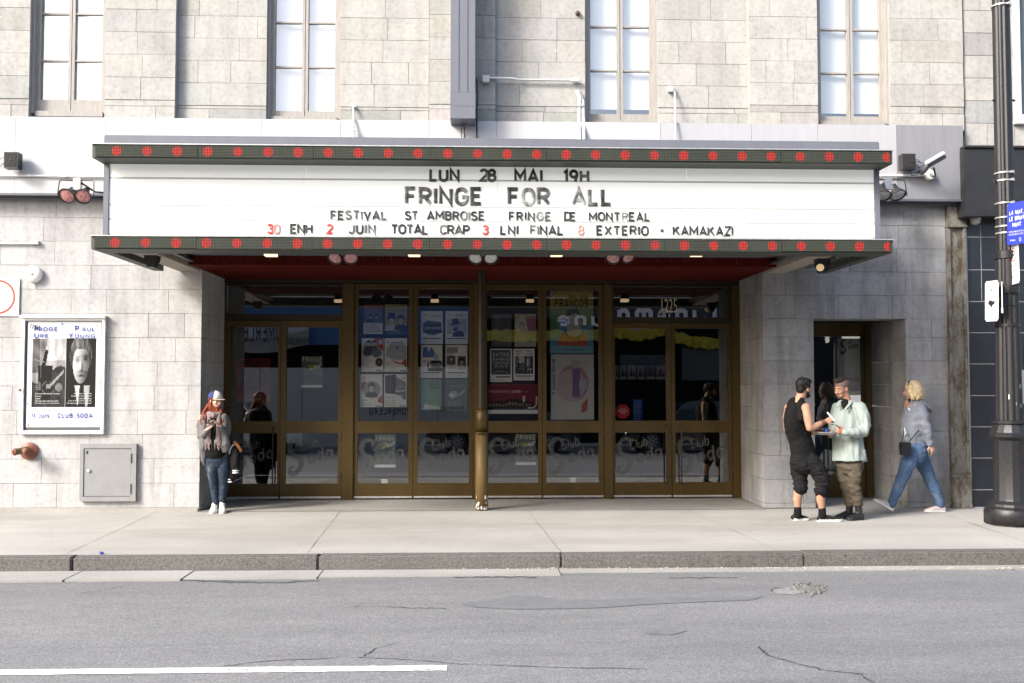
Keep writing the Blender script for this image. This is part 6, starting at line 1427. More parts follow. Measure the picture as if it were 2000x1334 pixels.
def fused(name, bm, mats, parent, voxel=.007, smooth=4, folds=0.0, fscale=(7, 7, 7), seed=0.0, ang=180, shrink=0.0):
    """overlapping closed shapes become one continuous surface, then folds are pressed into it"""
    me = bpy.data.meshes.new(name); bm.to_mesh(me); bm.free()
    o = bpy.data.objects.new(name, me); COL.objects.link(o)
    r = o.modifiers.new('r', 'REMESH'); r.mode = 'VOXEL'; r.voxel_size = voxel; r.adaptivity = 0
    if smooth: s = o.modifiers.new('s', 'SMOOTH'); s.factor = .5; s.iterations = smooth
    bpy.context.view_layer.update(); dg = bpy.context.evaluated_depsgraph_get()
    m2 = bpy.data.meshes.new_from_object(o.evaluated_get(dg)); bpy.data.objects.remove(o); bpy.data.meshes.remove(me)
    if folds or shrink:
        sc = Vector(fscale); off = Vector((seed * 3.1, seed * 1.7, seed))
        nr = [v.normal.copy() for v in m2.vertices]
        for v, n in zip(m2.vertices, nr):
            q = Vector((v.co.x * sc.x, v.co.y * sc.y, v.co.z * sc.z)) + off
            d = 1 - 2 * abs(noise.noise(q)) ; d = d * .7 + .6 * noise.noise(q * 2.3 + off)
            v.co += n * (folds * (d - .45) - shrink)
    smooth_mesh(m2, ang); m2.name = name
    for m in list(m2.materials): pass
    m2.materials.clear()
    return link(name, m2, mats, parent)
class Fig:
    def __init__(s, label, px, py_ground):
        p = atz(px, py_ground, -.004); s.Y = p.y; s.root = empty('person', (p.x, p.y, -.004), label, 'person')
        s.O = s.root.location.copy(); s.sc = (p.y - CAM.y) / FPX
    def J(s, px, py, dy=0.0): return at(px, py, s.Y + dy) - s.O
    def r(s, px): return px * s.sc        # pixels to metres at the figure
def rotM(f):
    """axes for a head or hand: columns right, forward, up"""
    f = Vector(f).normalized(); u = Vector((0, 0, 1)); rgt = f.cross(u).normalized(); u = rgt.cross(f).normalized()
    return Matrix((rgt, f, u)).transposed()
def add_head(bm, c, f, s=1.0):
    """skull, jaw, nose, brow, lips, ears as overlapping forms; c = centre between the ears"""
    M = rotM(f); c = Vector(c)
    def q(x, y, z): return c + M @ (Vector((x, y, z)) * s)
    ell(bm, q(0, -.012, .045), .073*s, .093*s, .085*s, M); ell(bm, q(0, .028, .0), .062*s, .066*s, .085*s, M); ell(bm, q(0, .038, -.055), .050*s, .050*s, .045*s, M)
    ell(bm, q(0, .062, -.085), .026*s, .024*s, .022*s, M)
    tube(bm, [q(0, .090, .022), q(0, .108, -.012), q(0, .112, -.024)], [.008*s, .011*s, .014*s], 8)
    for k in (-1, 1):
        ell(bm, q(.011*k, .102, -.026), .009*s, .010*s, .008*s, M, 8, 6); ell(bm, q(.030*k, .080, .032), .024*s, .012*s, .008*s, M, 10, 6)
        ell(bm, q(.036*k, .066, -.018), .022*s, .022*s, .022*s, M, 10, 6)
        ell(bm, q(.074*k, -.008, -.004), .009*s, .020*s, .032*s, M, 10, 8)
    ell(bm, q(0, .089, -.050), .022*s, .010*s, .006*s, M, 10, 6); ell(bm, q(0, .087, -.059), .020*s, .010*s, .006*s, M, 10, 6)
    return q, M
def face_parts(parent, q, M, s, brow, lipcol, beard=None, glasses=None):
    mats = face_parts.m
    for k in (-1, 1):
        b = newbm(); ell(b, q(.030*k, .0815, .012), .0125*s, .006*s, .0065*s, M, 10, 6); e = obj('eye', b, mats['eyewhite'], parent, smooth=True)
        b = newbm(); ell(b, q(.030*k, .0865, .012), .006*s, .003*s, .006*s, M, 8, 6); obj('iris', b, mats['iris'], e, smooth=True)
        b = newbm(); tube(b, [q(.014*k, .092, .030), q(.031*k, .090, .035), q(.047*k, .076, .028)], .0045*s, 6); obj('eyebrow', b, brow, parent, smooth=True)
    b = newbm(); ell(b, q(0, .0945, -.0545), .021*s, .006*s, .0075*s, M, 10, 6); obj('mouth', b, lipcol, parent, smooth=True)
face_parts.m = {'eyewhite': simple('eye_white', (.55, .53, .5), .3), 'iris': simple('dark_iris', (.03, .02, .015), .2)}
LIP = simple('lip', (.38, .14, .11), .5)
def add_hand(bm, w, d, pn, curl=.5, s=1.0, thumb=1, spread=.0):
    """palm, four unequal bent fingers and a side thumb. d = pointing direction, pn = direction the palm faces"""
    w = Vector(w); d = Vector(d).normalized(); pn = Vector(pn); pn = (pn - d * pn.dot(d)).normalized(); sd = d.cross(pn).normalized() * thumb
    L = .088 * s
    tube(bm, [w - d*.03*s, w + d*.01*s, w + d*L*.55, w + d*L], [(.024*s, .018*s), (.028*s, .016*s), (.038*s, .014*s), (.038*s, .012*s)], 12, ref=pn)
    for i, (o, ln) in enumerate(((.028, .070), (.0095, .078), (-.0095, .073), (-.028, .058))):
        p = w + d*L*(1 if i < 3 else .93) + sd*o*s; ang = 0; pts = [p - d*.01*s]; c = curl * (1 + .12*i)
        for k, fr in enumerate((.42, .32, .26)):
            ang += c * (.75, .95, .7)[k]; dirv = d*math.cos(ang) + pn*math.sin(ang) + sd * spread * (1.5 - i) * .1; p = p + dirv*ln*fr*s; pts.append(p)
        tube(bm, pts, [.0095*s, .0092*s, .0085*s, .0075*s], 8)
    p = w + d*L*.25 + sd*.026*s; pts = [p, p + (d*.55 + sd*.75 + pn*.25).normalized()*.036*s]; pts.append(pts[-1] + (d*.85 + sd*.2 + pn*.55*curl).normalized()*.030*s); pts.append(pts[-1] + (d*.9 + pn*.5*curl - sd*.1).normalized()*.024*s)
    tube(bm, pts, [.013*s, .0115*s, .010*s, .008*s], 8)
def shoe(parent, name, heel, toe, h, w, upper, sole, ankle=None, boot=0, sole_h=.028, lace=None, pitch=None):
    heel, toe = Vector(heel), Vector(toe); d = (toe - heel); L = d.length; d.normalize(); u = Vector((0, 0, 1)); u = (u - d*u.dot(d)).normalized(); sd = d.cross(u)
    b = newbm()
    def P(a, z, side=0): return heel + d*(a*L) + u*z + sd*side
    tube(b, [P(.07, h*.42), P(.25, h*.46), P(.45, h*.42), P(.65, h*.33), P(.85, h*.25), P(.96, h*.20)], [(w*.40, h*.42), (w*.43, h*.50), (w*.43, h*.44), (w*.49, h*.34), (w*.46, h*.25), (w*.30, h*.17)], 14, ref=u)
    tube(b, [P(.20, h*.5), P(.17, h*1.0 + boot)] if not ankle else [P(.20, h*.5), Vector(ankle)], [w*.42, w*.40 if boot else w*.38], 12)
    o = fused(name, b, upper, parent, .006, 3)
    b = newbm(); n = 20; V = []
    prof = [(.0, .30), (.03, .37), (.15, .42), (.35, .40), (.5, .42), (.7, .50), (.85, .47), (.95, .34), (1.0, .16)]
    out = [(a, s_*w) for a, s_ in prof] + [(a, -s_*w) for a, s_ in reversed(prof)]
    lo = [b.verts.new(P(a, 0, s_)) for a, s_ in out]; hi = [b.verts.new(P(a, sole_h, s_)) for a, s_ in out]
    b.faces.new(lo); b.faces.new(list(reversed(hi)))
    for i in range(len(out)): b.faces.new((lo[i], lo[(i+1) % len(out)], hi[(i+1) % len(out)], hi[i]))
    obj('sole', b, sole, o, bevel=.004)
    if lace:
        b = newbm()
        for k in range(4):
            a = .36 + k*.085; tube(b, [P(a, h*(.86 - k*.09), w*.2), P(a + .02, h*(.93 - k*.10), 0), P(a, h*(.86 - k*.09), -w*.2)], .0045, 6)
        obj('lace', b, lace, o, smooth=True)
    return o
SHOE_W = simple('white_rubber', (.62, .62, .60), .6, var=.1)

# ---- man in the black vest -----------------------------------------------------
F = Fig('man in a black vest and rolled black trousers holding a white pen', 1582, 1017.5); J = F.J; r = F.r
skin = skin_mat('tanned_skin', (.35, .195, .130)); blk = cloth_mat('black_jersey', (.006, .006, .0065), .3); blkp = cloth_mat('black_cotton', (.008, .008, .009), .35, scale=8)
fdir = Vector((.86, .50, -.12))
b = newbm(); hc = J(1570, 760.5, -.0); q, M = add_head(b, hc, fdir, .97)
tube(b, [hc + Vector((-.015, 0, -.03)), J(1561, 781, .01), J(1556, 792, .03)], [.058, .058, .075], 14)
# shoulders and arms: his right arm is nearest to us
shR, shL = J(1574, 797, -.11), J(1541, 797, .16)
tube(b, [shL, J(1556, 796, .03), shR], [.060, .066, .062], 14)
tube(b, [J(1556, 814, .03), J(1557, 832, .04), J(1562, 866, .04), J(1567, 880, .02)], [(.14, .085), (.15, .09), (.13, .085), (.13, .09)], 18, ref=(.5, -.86, 0))
elR, wrR = J(1581.5, 836, -.16), J(1610, 824.5, -.10)
tube(b, [shR, J(1577, 812, -.135), J(1580, 826, -.15), elR], [.060, .056, .050, .043], 14)
tube(b, [elR, J(1590, 834, -.145), J(1601, 828.5, -.12), wrR], [.043, .044, .037, .029], 14)
add_hand(b, wrR + Vector((.015, 0, .008)), (.88, .1, .32), (-.2, .8, -.55), 1.05, 1.0, -1)
elL, wrL = J(1537, 838, .22), J(1588, 846, .06)
tube(b, [shL, J(1536.5, 815, .20), elL], [.055, .050, .042], 12); tube(b, [elL, J(1560, 844, .16), wrL], [.042, .041, .029], 12)
add_hand(b, wrL, (.9, -.15, .0), (0, .1, 1), .55, 1.0, 1)
# lower legs
kL, aL = J(1563, 944, .02), J(1558, 1001, .03); kR, aR = J(1608, 938, -.07), J(1606, 1001, -.06)
tube(b, [kL, J(1559.5, 962, .03), J(1557, 976, .035), J(1558, 992, .03), aL], [.058, .058, .053, .036, .038], 14)
tube(b, [kR, J(1603, 966, -.06), J(1603, 978, -.055), J(1605.5, 994, -.06), aR], [.058, .057, .052, .036, .038], 14)
body = fused('body', b, skin, F.root, .0065, 3)
face_parts(F.root, q, M, .97, simple('black_brow', (.012, .01, .01), .7), LIP)
hb = hair_mat('black_hair', (.005, .0045, .0045), (.016, .014, .013))
b = newbm(); ell(b, q(0, -.022, .058), .083, .098, .085, M); ell(b, q(0, -.062, .01), .062, .045, .068, M); ell(b, q(0, .035, .105), .065, .06, .04, M)
rr = random.Random(12)
for k in range(90):
    a = rr.uniform(0, 2*math.pi); e = rr.uniform(-.2, 1.3); dv = M @ Vector((math.cos(a)*math.cos(e), math.sin(a)*math.cos(e), math.sin(e)))
    if (M.transposed() @ dv).y > .55 and e < .6: continue
    p = q(0, -.02, .05) + Vector((dv.x*.07, dv.y*.085, dv.z*.08)); tube(b, [p, p + dv*.022 + Vector((rr.uniform(-.012, .012), 0, rr.uniform(-.012, .010)))], [.014, .004], 6)
fused('hair', b, hb, F.root, .005, 1)
b = newbm(); ell(b, q(0, .052, -.072), .052, .045, .030, M); ell(b, q(0, .090, -.044), .028, .012, .006, M); ell(b, q(.045, .02, -.045), .018, .028, .032, M); ell(b, q(-.045, .02, -.045), .018, .028, .032, M)
fused('beard', b, hb, F.root, .004, 1)
# vest: back panel with deep arm holes
b = newbm(); tor = (.5, -.86, 0)
tube(b, [J(1557, 806, .035), J(1556, 820, .04), J(1557, 835, .045), J(1562, 856, .045), J(1567, 874, .03), J(1569, 885, .02)], [(.170, .118), (.186, .122), (.182, .118), (.164, .114), (.168, .118), (.172, .122)], 24, ref=tor)
for s0, s1, s2 in ((J(1566, 783.5, -.05), J(1571, 797, -.115), J(1566, 815, -.09)), (J(1547, 786, .10), J(1541, 799, .14), J(1544, 815, .14))):
    tube(b, [J(1560 if s0.y < .05 else 1553, 787, .0 if s0.y < .05 else .06), s0, s1*.35 + s0*.65, s2], [.045, .047, .055, .06], 12)
tube(b, [J(1550, 793, .09), J(1556, 791, .03), J(1563, 791, -.03)], [.052, .058, .052], 12); tube(b, [J(1553, 787, .05), J(1555, 793, .045), J(1556, 803, .04), J(1556, 818, .04)], [(.085, .082), (.14, .10), (.168, .114), (.172, .118)], 18, ref=tor)
vest = fused('vest', b, blk, F.root, .007, 4, .007, (9, 9, 14), 2)
b = newbm(); c = J(1541.5, 790.5, .0) + Vector((0, -.02, 0)); quad(b, c + Vector((-.022, 0, -.010)), c + Vector((.022, -.02, -.006)), c + Vector((.016, -.02, .012)), c + Vector((-.016, 0, .012)))
b.free()
# trousers rolled to the knee
b = newbm()
tube(b, [J(1567, 884, .02), J(1569, 897, .015), J(1571, 908, .0)], [(.158, .122), (.170, .130), (.165, .13)], 20, ref=tor)
tube(b, [J(1560, 902, .06), J(1560, 922, .06), J(1563, 940, .03), J(1563.5, 950, .02)], [.105, .098, .087, .083], 16)
tube(b, [J(1583, 902, -.04), J(1597, 918, -.06), J(1606, 938, -.07), J(1605, 956, -.07)], [.115, .105, .090, .083], 16)
for (c_, r_) in ((J(1563.5, 953, .02), .086), (J(1604.5, 959, -.065), .086)): tube(b, [c_ + Vector((0, 0, .025)), c_ + Vector((0, 0, -.005))], [r_, r_ * .98], 16)
fused('trousers', b, blkp, F.root, .007, 3, .016, (8, 8, 16), 5)
for hx, hy, tx, ty, dy, a in ((1548, 1015.5, 1580, 1016.5, .05, (1557.5, 1003, .03)), (1597.5, 1018.5, 1645, 1019.5, -.06, (1606, 1005, -.06))):
    hl, tl = J(hx, hy, dy), J(tx, ty, dy + .04); hl.z = .0; tl.z = .0
    shoe(F.root, 'shoe', hl, tl, .085, .098, cloth_mat('charcoal_canvas', (.016, .016, .018), .3), SHOE_W, ankle=J(*a), lace=None)
for (x, y0, y1, dy) in ((1558, 993, 1006, .03), (1606, 995, 1007, -.06)):
    b = newbm(); tube(b, [J(x, y0, dy), J(x, y1, dy)], [.043, .047], 14); obj('sock', b, blk, F.root, smooth=True)
b = newbm()
for k, a in enumerate((0, .25, .5, .8)):      # bracelets and a forearm tattoo band
    p = wrR.lerp(elR, .02 + a * .25); t_ = (elR - wrR).normalized(); lathe(b, [(.0, 0), (.034 + a*.006, 0), (.034 + a*.006, .006), (0, .006)], p, t_, 16)
obj('bracelet', b, simple('leather_cord', (.09, .055, .03), .7, var=.5, scale=60), F.root, smooth=40)
penA = wrR + Vector((.062, -.035, .075))
b = newbm(); tube(b, [penA + Vector((-.025, .02, .035)), penA + Vector((.045, -.0, -.055))], .010, 8); o = obj('pen', b, MT['white'], None, smooth=True); o.location = F.O; tag(o, 'white pen gripped in the hand of the man in the black vest', 'pen')
b = newbm(); c = J(1571.0, 896, -.125); s_ = .012; b.faces.new([b.verts.new(c + Vector(v)) for v in ((-s_*1.4, .0, -s_*.6), (s_*1.4, .0, -s_*.6), (0, .0, s_))]); b.free()

# ---- man in the mint shirt -----------------------------------------------------
F2 = Fig('man in an untucked mint shirt, brown trousers and black boots', 1668, 1014.5); J = F2.J; r = F2.r
skin2 = skin_mat('ruddy_skin', (.37, .19, .125)); mint = cloth_mat('mint_cotton', (.27, .315, .296), .06, scale=6); brown = cloth_mat('brown_twill', (.075, .062, .045), .25, scale=9); boot = simple('black_leather', (.013, .013, .014), .35, var=.4, scale=20)
fd = Vector((-.82, -.52, -.22))
b = newbm(); hc = J(1644, 760.5, 0); q, M = add_head(b, hc, fd, .98)
tube(b, [hc + Vector((.015, .01, -.03)), J(1652, 779, .02), J(1655, 790, .03)], [.060, .060, .075], 14)
shL2, shR2 = J(1683, 798, -.10), J(1633, 797, .14)
tube(b, [shR2, J(1657, 792, .03), shL2], [.045, .06, .045], 14)
tube(b, [J(1657, 814, .03), J(1658, 840, .03), J(1660, 890, .02), J(1663, 905, .02)], [(.15, .10), (.15, .10), (.145, .1), (.15, .1)], 16, ref=(.55, .8, 0))
el, wr = J(1688, 838, -.17), J(1652, 843, -.23)
tube(b, [shL2, el], [.042, .034], 12); tube(b, [el, wr], [.034, .027], 12); add_hand(b, wr + Vector((-.01, 0, .0)), (-.95, -.12, .05), (.1, .9, .25), .95, 1.0, -1)
el2, wr2 = J(1629, 840, .10), J(1622, 850, -.06)
tube(b, [shR2, el2], [.055, .045], 12); tube(b, [el2, wr2], [.043, .03], 12); add_hand(b, wr2, (-.35, -.75, .05), (0, .1, 1), .5, .95, -1)
fused('body', b, skin2, F2.root, .0065, 3); face_parts(F2.root, q, M, .98, simple('dark_brow', (.02, .014, .01), .7), LIP)
hb2 = hair_mat('cropped_black_hair', (.010, .008, .007), (.04, .03, .026)); hb3 = simple('shaved_stubble', (.13, .085, .065), .8, var=.25, scale=60)
b = newbm(); ell(b, q(0, -.018, .055), .0765, .0975, .083, M); ell(b, q(0, -.055, .01), .066, .052, .05, M); fused('shaved_sides', b, hb3, F2.root, .005, 1)
b = newbm(); ell(b, q(0, -.005, .108), .060, .088, .036, M); rr = random.Random(3)
for k in range(40):
    u, v = rr.uniform(-.05, .05), rr.uniform(-.085, .075); p = q(u, v, .12); tube(b, [p, p + M @ Vector((rr.uniform(-.004, .004), .006, .022))], [.010, .004], 6)
fused('hair', b, hb2, F2.root, .0045, 1)
b = newbm(); ell(b, q(0, .066, -.088), .030, .024, .018, M); ell(b, q(0, .096, -.041), .024, .008, .004, M); fused('beard', b, simple('dark_stubble', (.06, .04, .03), .9), F2.root, .004, 1)
b = newbm(); tube(b, [J(1650, 783, -.01), J(1650, 792, -.05)], [(.042, .036), (.036, .026)], 14, ref=(.5, .85, 0)); obj('undershirt', b, blk, F2.root, smooth=True)
b = newbm(); tr_ = (.5, .86, 0)
tube(b, [J(1656.5, 800, .03), J(1657, 815, .03), J(1656, 835, .02), J(1656, 860, .01), J(1657, 880, .01), J(1658, 899, .01)], [(.170, .115), (.178, .126), (.176, .130), (.180, .14), (.188, .146), (.196, .152)], 26, ref=tr_, round_caps=False)
tube(b, [J(1635, 797, .12), J(1656, 791, .03), J(1681, 797, -.09)], [.066, .078, .070], 14)
tube(b, [J(1680, 797, -.09), J(1686, 815, -.13), J(1690, 832, -.165), J(1686, 843, -.19), J(1672, 845, -.21), J(1657, 843.5, -.225)], [.074, .076, .072, .070, .064, .050], 16)
tube(b, [J(1635, 798, .12), J(1629.5, 818, .12), J(1628, 838, .10), J(1624, 848, -.0)], [.070, .068, .060, .048], 16)
tube(b, [J(1655, 845, -.226), J(1650.5, 843.5, -.232)], [.045, .044], 14)
tube(b, [J(1680, 880, -.06), J(1684, 902, -.06)], [.06, .055], 12, round_caps=False)
sh = fused('shirt', b, mint, F2.root, .006, 2, .013, (11, 11, 3.0), 9)
b = newbm()      # open collar and placket
for pts in (((1640.5, 784, -.02), (1634, 788, -.04), (1632, 795, -.05)), ):
    pass
c0, c1 = J(1637, 780, -.03), J(1666, 781, -.03)
tube(b, [J(1634.5, 792, -.085), J(1640, 783.5, -.03), J(1652, 777.5, .06), J(1664, 780, .0), J(1661, 787, -.08), J(1651, 799, -.13)], [(.016, .007), (.021, .008), (.022, .008), (.022, .008), (.02, .008), (.013, .006)], 10, ref=(0, 0, 1))
obj('collar', b, mint, sh, smooth=True)
b = newbm(); tube(b, [J(1660, 888, .02), J(1661, 902, .02), J(1662, 912, .01)], [(.15, .115), (.155, .12), (.15, .12)], 18, ref=tr_)
tube(b, [J(1645, 905, .06), J(1648, 928, .06), J(1652, 948, .05), J(1657, 968, .06), J(1659, 981, .06)], [.084, .076, .066, .064, .064], 16)
tube(b, [J(1671, 905, -.03), J(1670, 928, -.05), J(1668, 948, -.06), J(1673, 966, -.04), J(1675, 980, -.03)], [.090, .082, .071, .068, .068], 16)
fused('trousers', b, brown, F2.root, .007, 3, .017, (6, 6, 11), 3)
for hx, hy, tx, ty, dy, a in ((1665, 1008.5, 1631, 1010.5, .08, (1660, 978, .06)), (1684, 1014, 1655, 1017, -.04, (1676, 980, -.03))):
    hl, tl = J(hx, hy, dy + .04), J(tx, ty, dy - .05); hl.z = tl.z = 0
    shoe(F2.root, 'boot', hl, tl, .10, .105, boot, MT['black_matte'], ankle=J(*a), boot=.1, lace=MT['black'])
penB = wr + Vector((-.085, -.03, .045))
b = newbm(); tube(b, [penB + Vector((-.05, -.02, .035)), penB + Vector((.03, .02, -.02))], .007, 8); o = obj('marker', b, simple('dark_plastic', (.05, .04, .04), .4), None, smooth=True, loc=F2.O); tag(o, 'thin dark marker in the fist of the man in the mint shirt', 'pen')
# the tray between them
tc = at(1611, 846, F2.Y - .16); t = empty('foil_tray', tc, 'round shallow foil tray with small pots held between the two men', 'tray')
b = newbm(); lathe(b, [(.001, -.018), (.085, -.018), (.10, -.012), (.125, .012), (.135, .012), (.135, .016), (.122, .016), (.098, -.008), (.001, -.012)], n=28); obj('dish', b, MT['alu'], t, smooth=35)
for (x, y_, rr_, h, c, nm) in ((.005, -.02, .026, .062, (.04, .12, .45), 'blue pot on the foil tray'), (-.055, .02, .022, .05, (.40, .05, .06), 'red pot on the foil tray'), (.055, .02, .024, .045, (.05, .05, .055), 'black pot on the foil tray'), (-.01, .05, .024, .055, (.42, .42, .42), 'pale grey pot on the foil tray')):
    b = newbm(); lathe(b, [(rr_*.9, -.012), (rr_, -.008), (rr_, h*.8), (rr_*.8, h*.85), (rr_*.8, h)], (0, 0, 0), n=16); o = obj('paint_pot', b, simple('pot_plastic', c, .4), None, smooth=40, loc=tc + Vector((x, y_, 0))); tag(o, nm, 'pot', 'pots on the foil tray')

# ---- blonde woman walking ------------------------------------------------------
F3 = Fig('blonde woman striding left in a grey hooded jacket and blue jeans', 1785, 1001); J = F3.J; r = F3.r
skin3 = skin_mat('fair_skin', (.46, .27, .20)); grey = cloth_mat('grey_nylon', (.185, .20, .24), .08, scale=6, rough=.6); jean = denim('mid_blue_denim', (.075, .125, .225), .5); canvas = cloth_mat('blush_canvas', (.50, .43, .41), .1)
b = newbm(); hc = J(1782, 764, 0); q, M = add_head(b, hc, (-.86, .50, -.08), .94)
tube(b, [hc + Vector((.015, 0, -.03)), J(1788, 782, .0), J(1789, 792, 0)], [.052, .052, .065], 12)
sN, sF = J(1797, 800, -.13), J(1778, 799, .13)
tube(b, [sF, J(1788, 795, 0), sN], [.042, .055, .042], 12); tube(b, [J(1787, 800, 0), J(1786, 830, 0), J(1787, 860, 0)], [(.11, .15), (.10, .13), (.11, .15)], 14, ref=(0, 1, 0))
eN, wN = J(1807, 834, -.19), J(1817, 868, -.17)
tube(b, [sN, eN], [.04, .034], 12); tube(b, [eN, wN], [.034, .025], 12); add_hand(b, wN, (.38, -.0, -.92), (-.35, .75, .25), .38, .95, -1, .6)
eF, wF = J(1767, 822, .20), J(1770.5, 797, .10)
tube(b, [sF, eF], [.04, .034], 12); tube(b, [eF, wF], [.034, .025], 12); add_hand(b, wF, (.02, -.1, 1), (.9, .2, 0), .6, .9, 1)
fused('body', b, skin3, F3.root, .0065, 3); face_parts(F3.root, q, M, .94, simple('brown_brow', (.12, .08, .05), .7), LIP)
hb4 = hair_mat('blonde_hair', (.33, .24, .12), (.66, .54, .36))
b = newbm(); ell(b, q(0, -.022, .052), .088, .104, .094, M); tube(b, [q(0, -.055, .07), q(0, -.085, .0), q(0, -.09, -.07), q(0, -.085, -.105)], [(.092, .06), (.105, .062), (.10, .05), (.075, .02)], 16, ref=M @ Vector((0, 1, 0)))
tube(b, [q(-.075, .0, .06), q(-.090, .012, -.02), q(-.082, .0, -.10)], [.035, .038, .018], 10); tube(b, [q(.075, .0, .06), q(.090, .01, -.02), q(.082, .0, -.09)], [.035, .038, .018], 10)
rr = random.Random(5)
for k in range(90):
    a = rr.uniform(-2.6, 2.6); x0_, y0_ = math.sin(a), -math.cos(a)
    if y0_ > .35: continue
    e = rr.uniform(.0, .02); pts = [q(x0_*.05, y0_*.06 - .01, .135), q(x0_*.085, y0_*.10 - .015, .07), q(x0_*(.098 + e), y0_*(.11 + e) - .02, -.02), q(x0_*(.094 + e) + rr.uniform(-.012, .012), y0_*(.10 + e) - .02, -.085 - rr.uniform(0, .045))]
    tube(b, pts, [.006, .010, .010, .004], 6)
fused('hair', b, hb4, F3.root, .0042, 1)
b = newbm(); tube(b, [q(-.078, .04, .095), q(-.05, .02, .142), q(.05, .02, .142), q(.078, .04, .095)], .007, 8); obj('sunglasses', b, MT['black'], F3.root, smooth=True)
b = newbm(); box(b, -.006, .006, -.035, .035, -.07, .07); bmesh.ops.translate(b, verts=b.verts, vec=wF + Vector((.02, -.03, .09))); o = obj('phone', b, MT['black'], None, bevel=.004, loc=F3.O); tag(o, 'dark phone held against the face of the blonde woman', 'phone')
b = newbm()
tube(b, [J(1788, 797, 0), J(1786, 812, 0), J(1783, 830, 0), J(1782, 845, 0), J(1785, 858, 0)], [(.105, .155), (.140, .185), (.145, .185), (.148, .18), (.150, .18)], 22, ref=(0, 1, 0))
tube(b, [J(1779, 799, .12), J(1788, 794, 0), J(1798, 799, -.12)], [.065, .075, .068], 12)
tube(b, [J(1798, 799, -.12), J(1803, 816, -.17), J(1808, 834, -.19), J(1813, 852, -.185), J(1816, 866, -.175)], [.072, .073, .068, .058, .044], 14)
tube(b, [J(1779, 799, .12), J(1771, 812, .18), J(1767, 822, .19), J(1769, 812, .15), J(1770.5, 801, .105)], [.07, .068, .06, .052, .042], 14)
tube(b, [J(1781, 788, -.07), J(1791, 785, -.07), J(1804, 790, -.05), J(1815, 798, -.02), J(1817, 802, .01)], [(.025, .02), (.032, .035), (.04, .05), (.032, .05), (.02, .035)], 14)
tube(b, [J(1783, 787, .08), J(1794, 785, .08), J(1808, 792, .05), J(1816, 800, .02)], [.024, .032, .038, .026], 12)
ell(b, J(1807, 797, 0), .055, .085, .035); tube(b, [J(1780, 786, -.04), J(1787, 783, .0), J(1781, 786, .06)], [.024, .03, .024], 10)
jk = fused('jacket', b, grey, F3.root, .007, 2, .012, (6, 6, 9), 12)
b = newbm(); tube(b, [J(1766, 836, -.187), J(1768.5, 845, -.196), J(1766.5, 851, -.19)], .005, 6); tube(b, [J(1774, 797, -.155), J(1777, 801, -.18)], .006, 6); obj('reflective_trim', b, MT['white'], jk, smooth=True)
b = newbm(); tube(b, [J(1786, 858, 0), J(1787, 866, 0), J(1788, 878, 0), J(1787, 888, 0)], [(.128, .165), (.135, .178), (.150, .185), (.14, .18)], 20, ref=(0, 1, 0))
tube(b, [J(1780, 882, -.08), J(1774, 904, -.10), J(1766, 926, -.10), J(1760, 938, -.10), J(1753, 956, -.10), J(1745, 974, -.10), J(1741, 984, -.10)], [.108, .104, .082, .073, .070, .056, .060], 16)
tube(b, [J(1793, 882, .08), J(1802, 904, .08), J(1811, 923, .08), J(1817, 938, .08), J(1826, 956, .08), J(1833, 974, .08), J(1836, 984, .08)], [.104, .100, .082, .072, .070, .056, .058], 16)
fused('jeans', b, jean, F3.root, .007, 3, .007, (9, 9, 16), 7)
b = newbm(); tube(b, [J(1795, 869, -.165), J(1801, 868, -.145), J(1803, 880, -.155), J(1796, 883, -.182)], .003, 6); obj('pocket_seam', b, simple('denim_seam', (.16, .22, .38), .9), F3.root, smooth=True)
hl, tl = J(1742.5, 998.5, -.10), J(1706, 977, -.11); shoe(F3.root, 'shoe', hl, tl, .085, .088, canvas, SHOE_W, ankle=J(1739.5, 984, -.10), sole_h=.022)
hl, tl = J(1845, 998.5, .09), J(1806, 999.5, .07); hl.z = tl.z = 0; shoe(F3.root, 'shoe', hl, tl, .085, .09, canvas, SHOE_W, ankle=J(1837, 985, .08), sole_h=.022)
bc = at(1768, 876, F3.Y - .235); t = empty('shoulder_bag', bc, 'small black shoulder bag hanging at the hip of the blonde woman', 'bag')
b = newbm(); prism(b, [(-.062, -.08), (.055, -.088), (.062, .06), (.05, .078), (-.055, .082), (-.066, .06)], -.03, .03); obj('pouch', b, boot, t, bevel=.01)
b = newbm(); prism(b, [(-.058, .03), (.052, .026), (.056, .072), (-.054, .078)], -.037, -.030); obj('flap', b, boot, t, bevel=.002)
def L3(px, py, dy): return at(px, py, F3.Y + dy) - bc
b = newbm(); tube(b, [L3(1762, 861, -.225), L3(1764, 848, -.21), L3(1763, 832, -.20)], [(.008, .004)]*3, 8); tube(b, [L3(1776, 862, -.23), L3(1786, 850, -.21), L3(1795, 840, -.22)], [(.008, .004)]*3, 8); obj('strap', b, boot, t, smooth=True)

# ---- red haired woman ----------------------------------------------------------
F4 = Fig('red haired woman in a cap and grey cardigan looking up from her phone', 424, 1000); J = F4.J; r = F4.r
skin4 = skin_mat('pale_skin', (.44, .275, .21)); card = cloth_mat('grey_wool', (.13, .13, .13), .15, scale=12); dj = denim('dark_denim', (.025, .038, .062), .5); scarf = cloth_mat('pale_scarf', (.20, .155, .155), .35, scale=40)
b = newbm(); hc = J(421, 783, -.02); q, M = add_head(b, hc, (.72, -.68, -.10), .92)
tube(b, [hc + Vector((-.005, .02, -.03)), J(419, 800, .01), J(418, 808, .02)], [.05, .05, .06], 12)
sR, sL = J(394, 817, .0), J(440, 817, .02)
tube(b, [sR, J(418, 811, .02), sL], [.05, .058, .05], 12); tube(b, [J(418, 815, .02), J(420, 845, .02), J(423, 880, .02)], [(.145, .095), (.125, .085), (.14, .1)], 14)
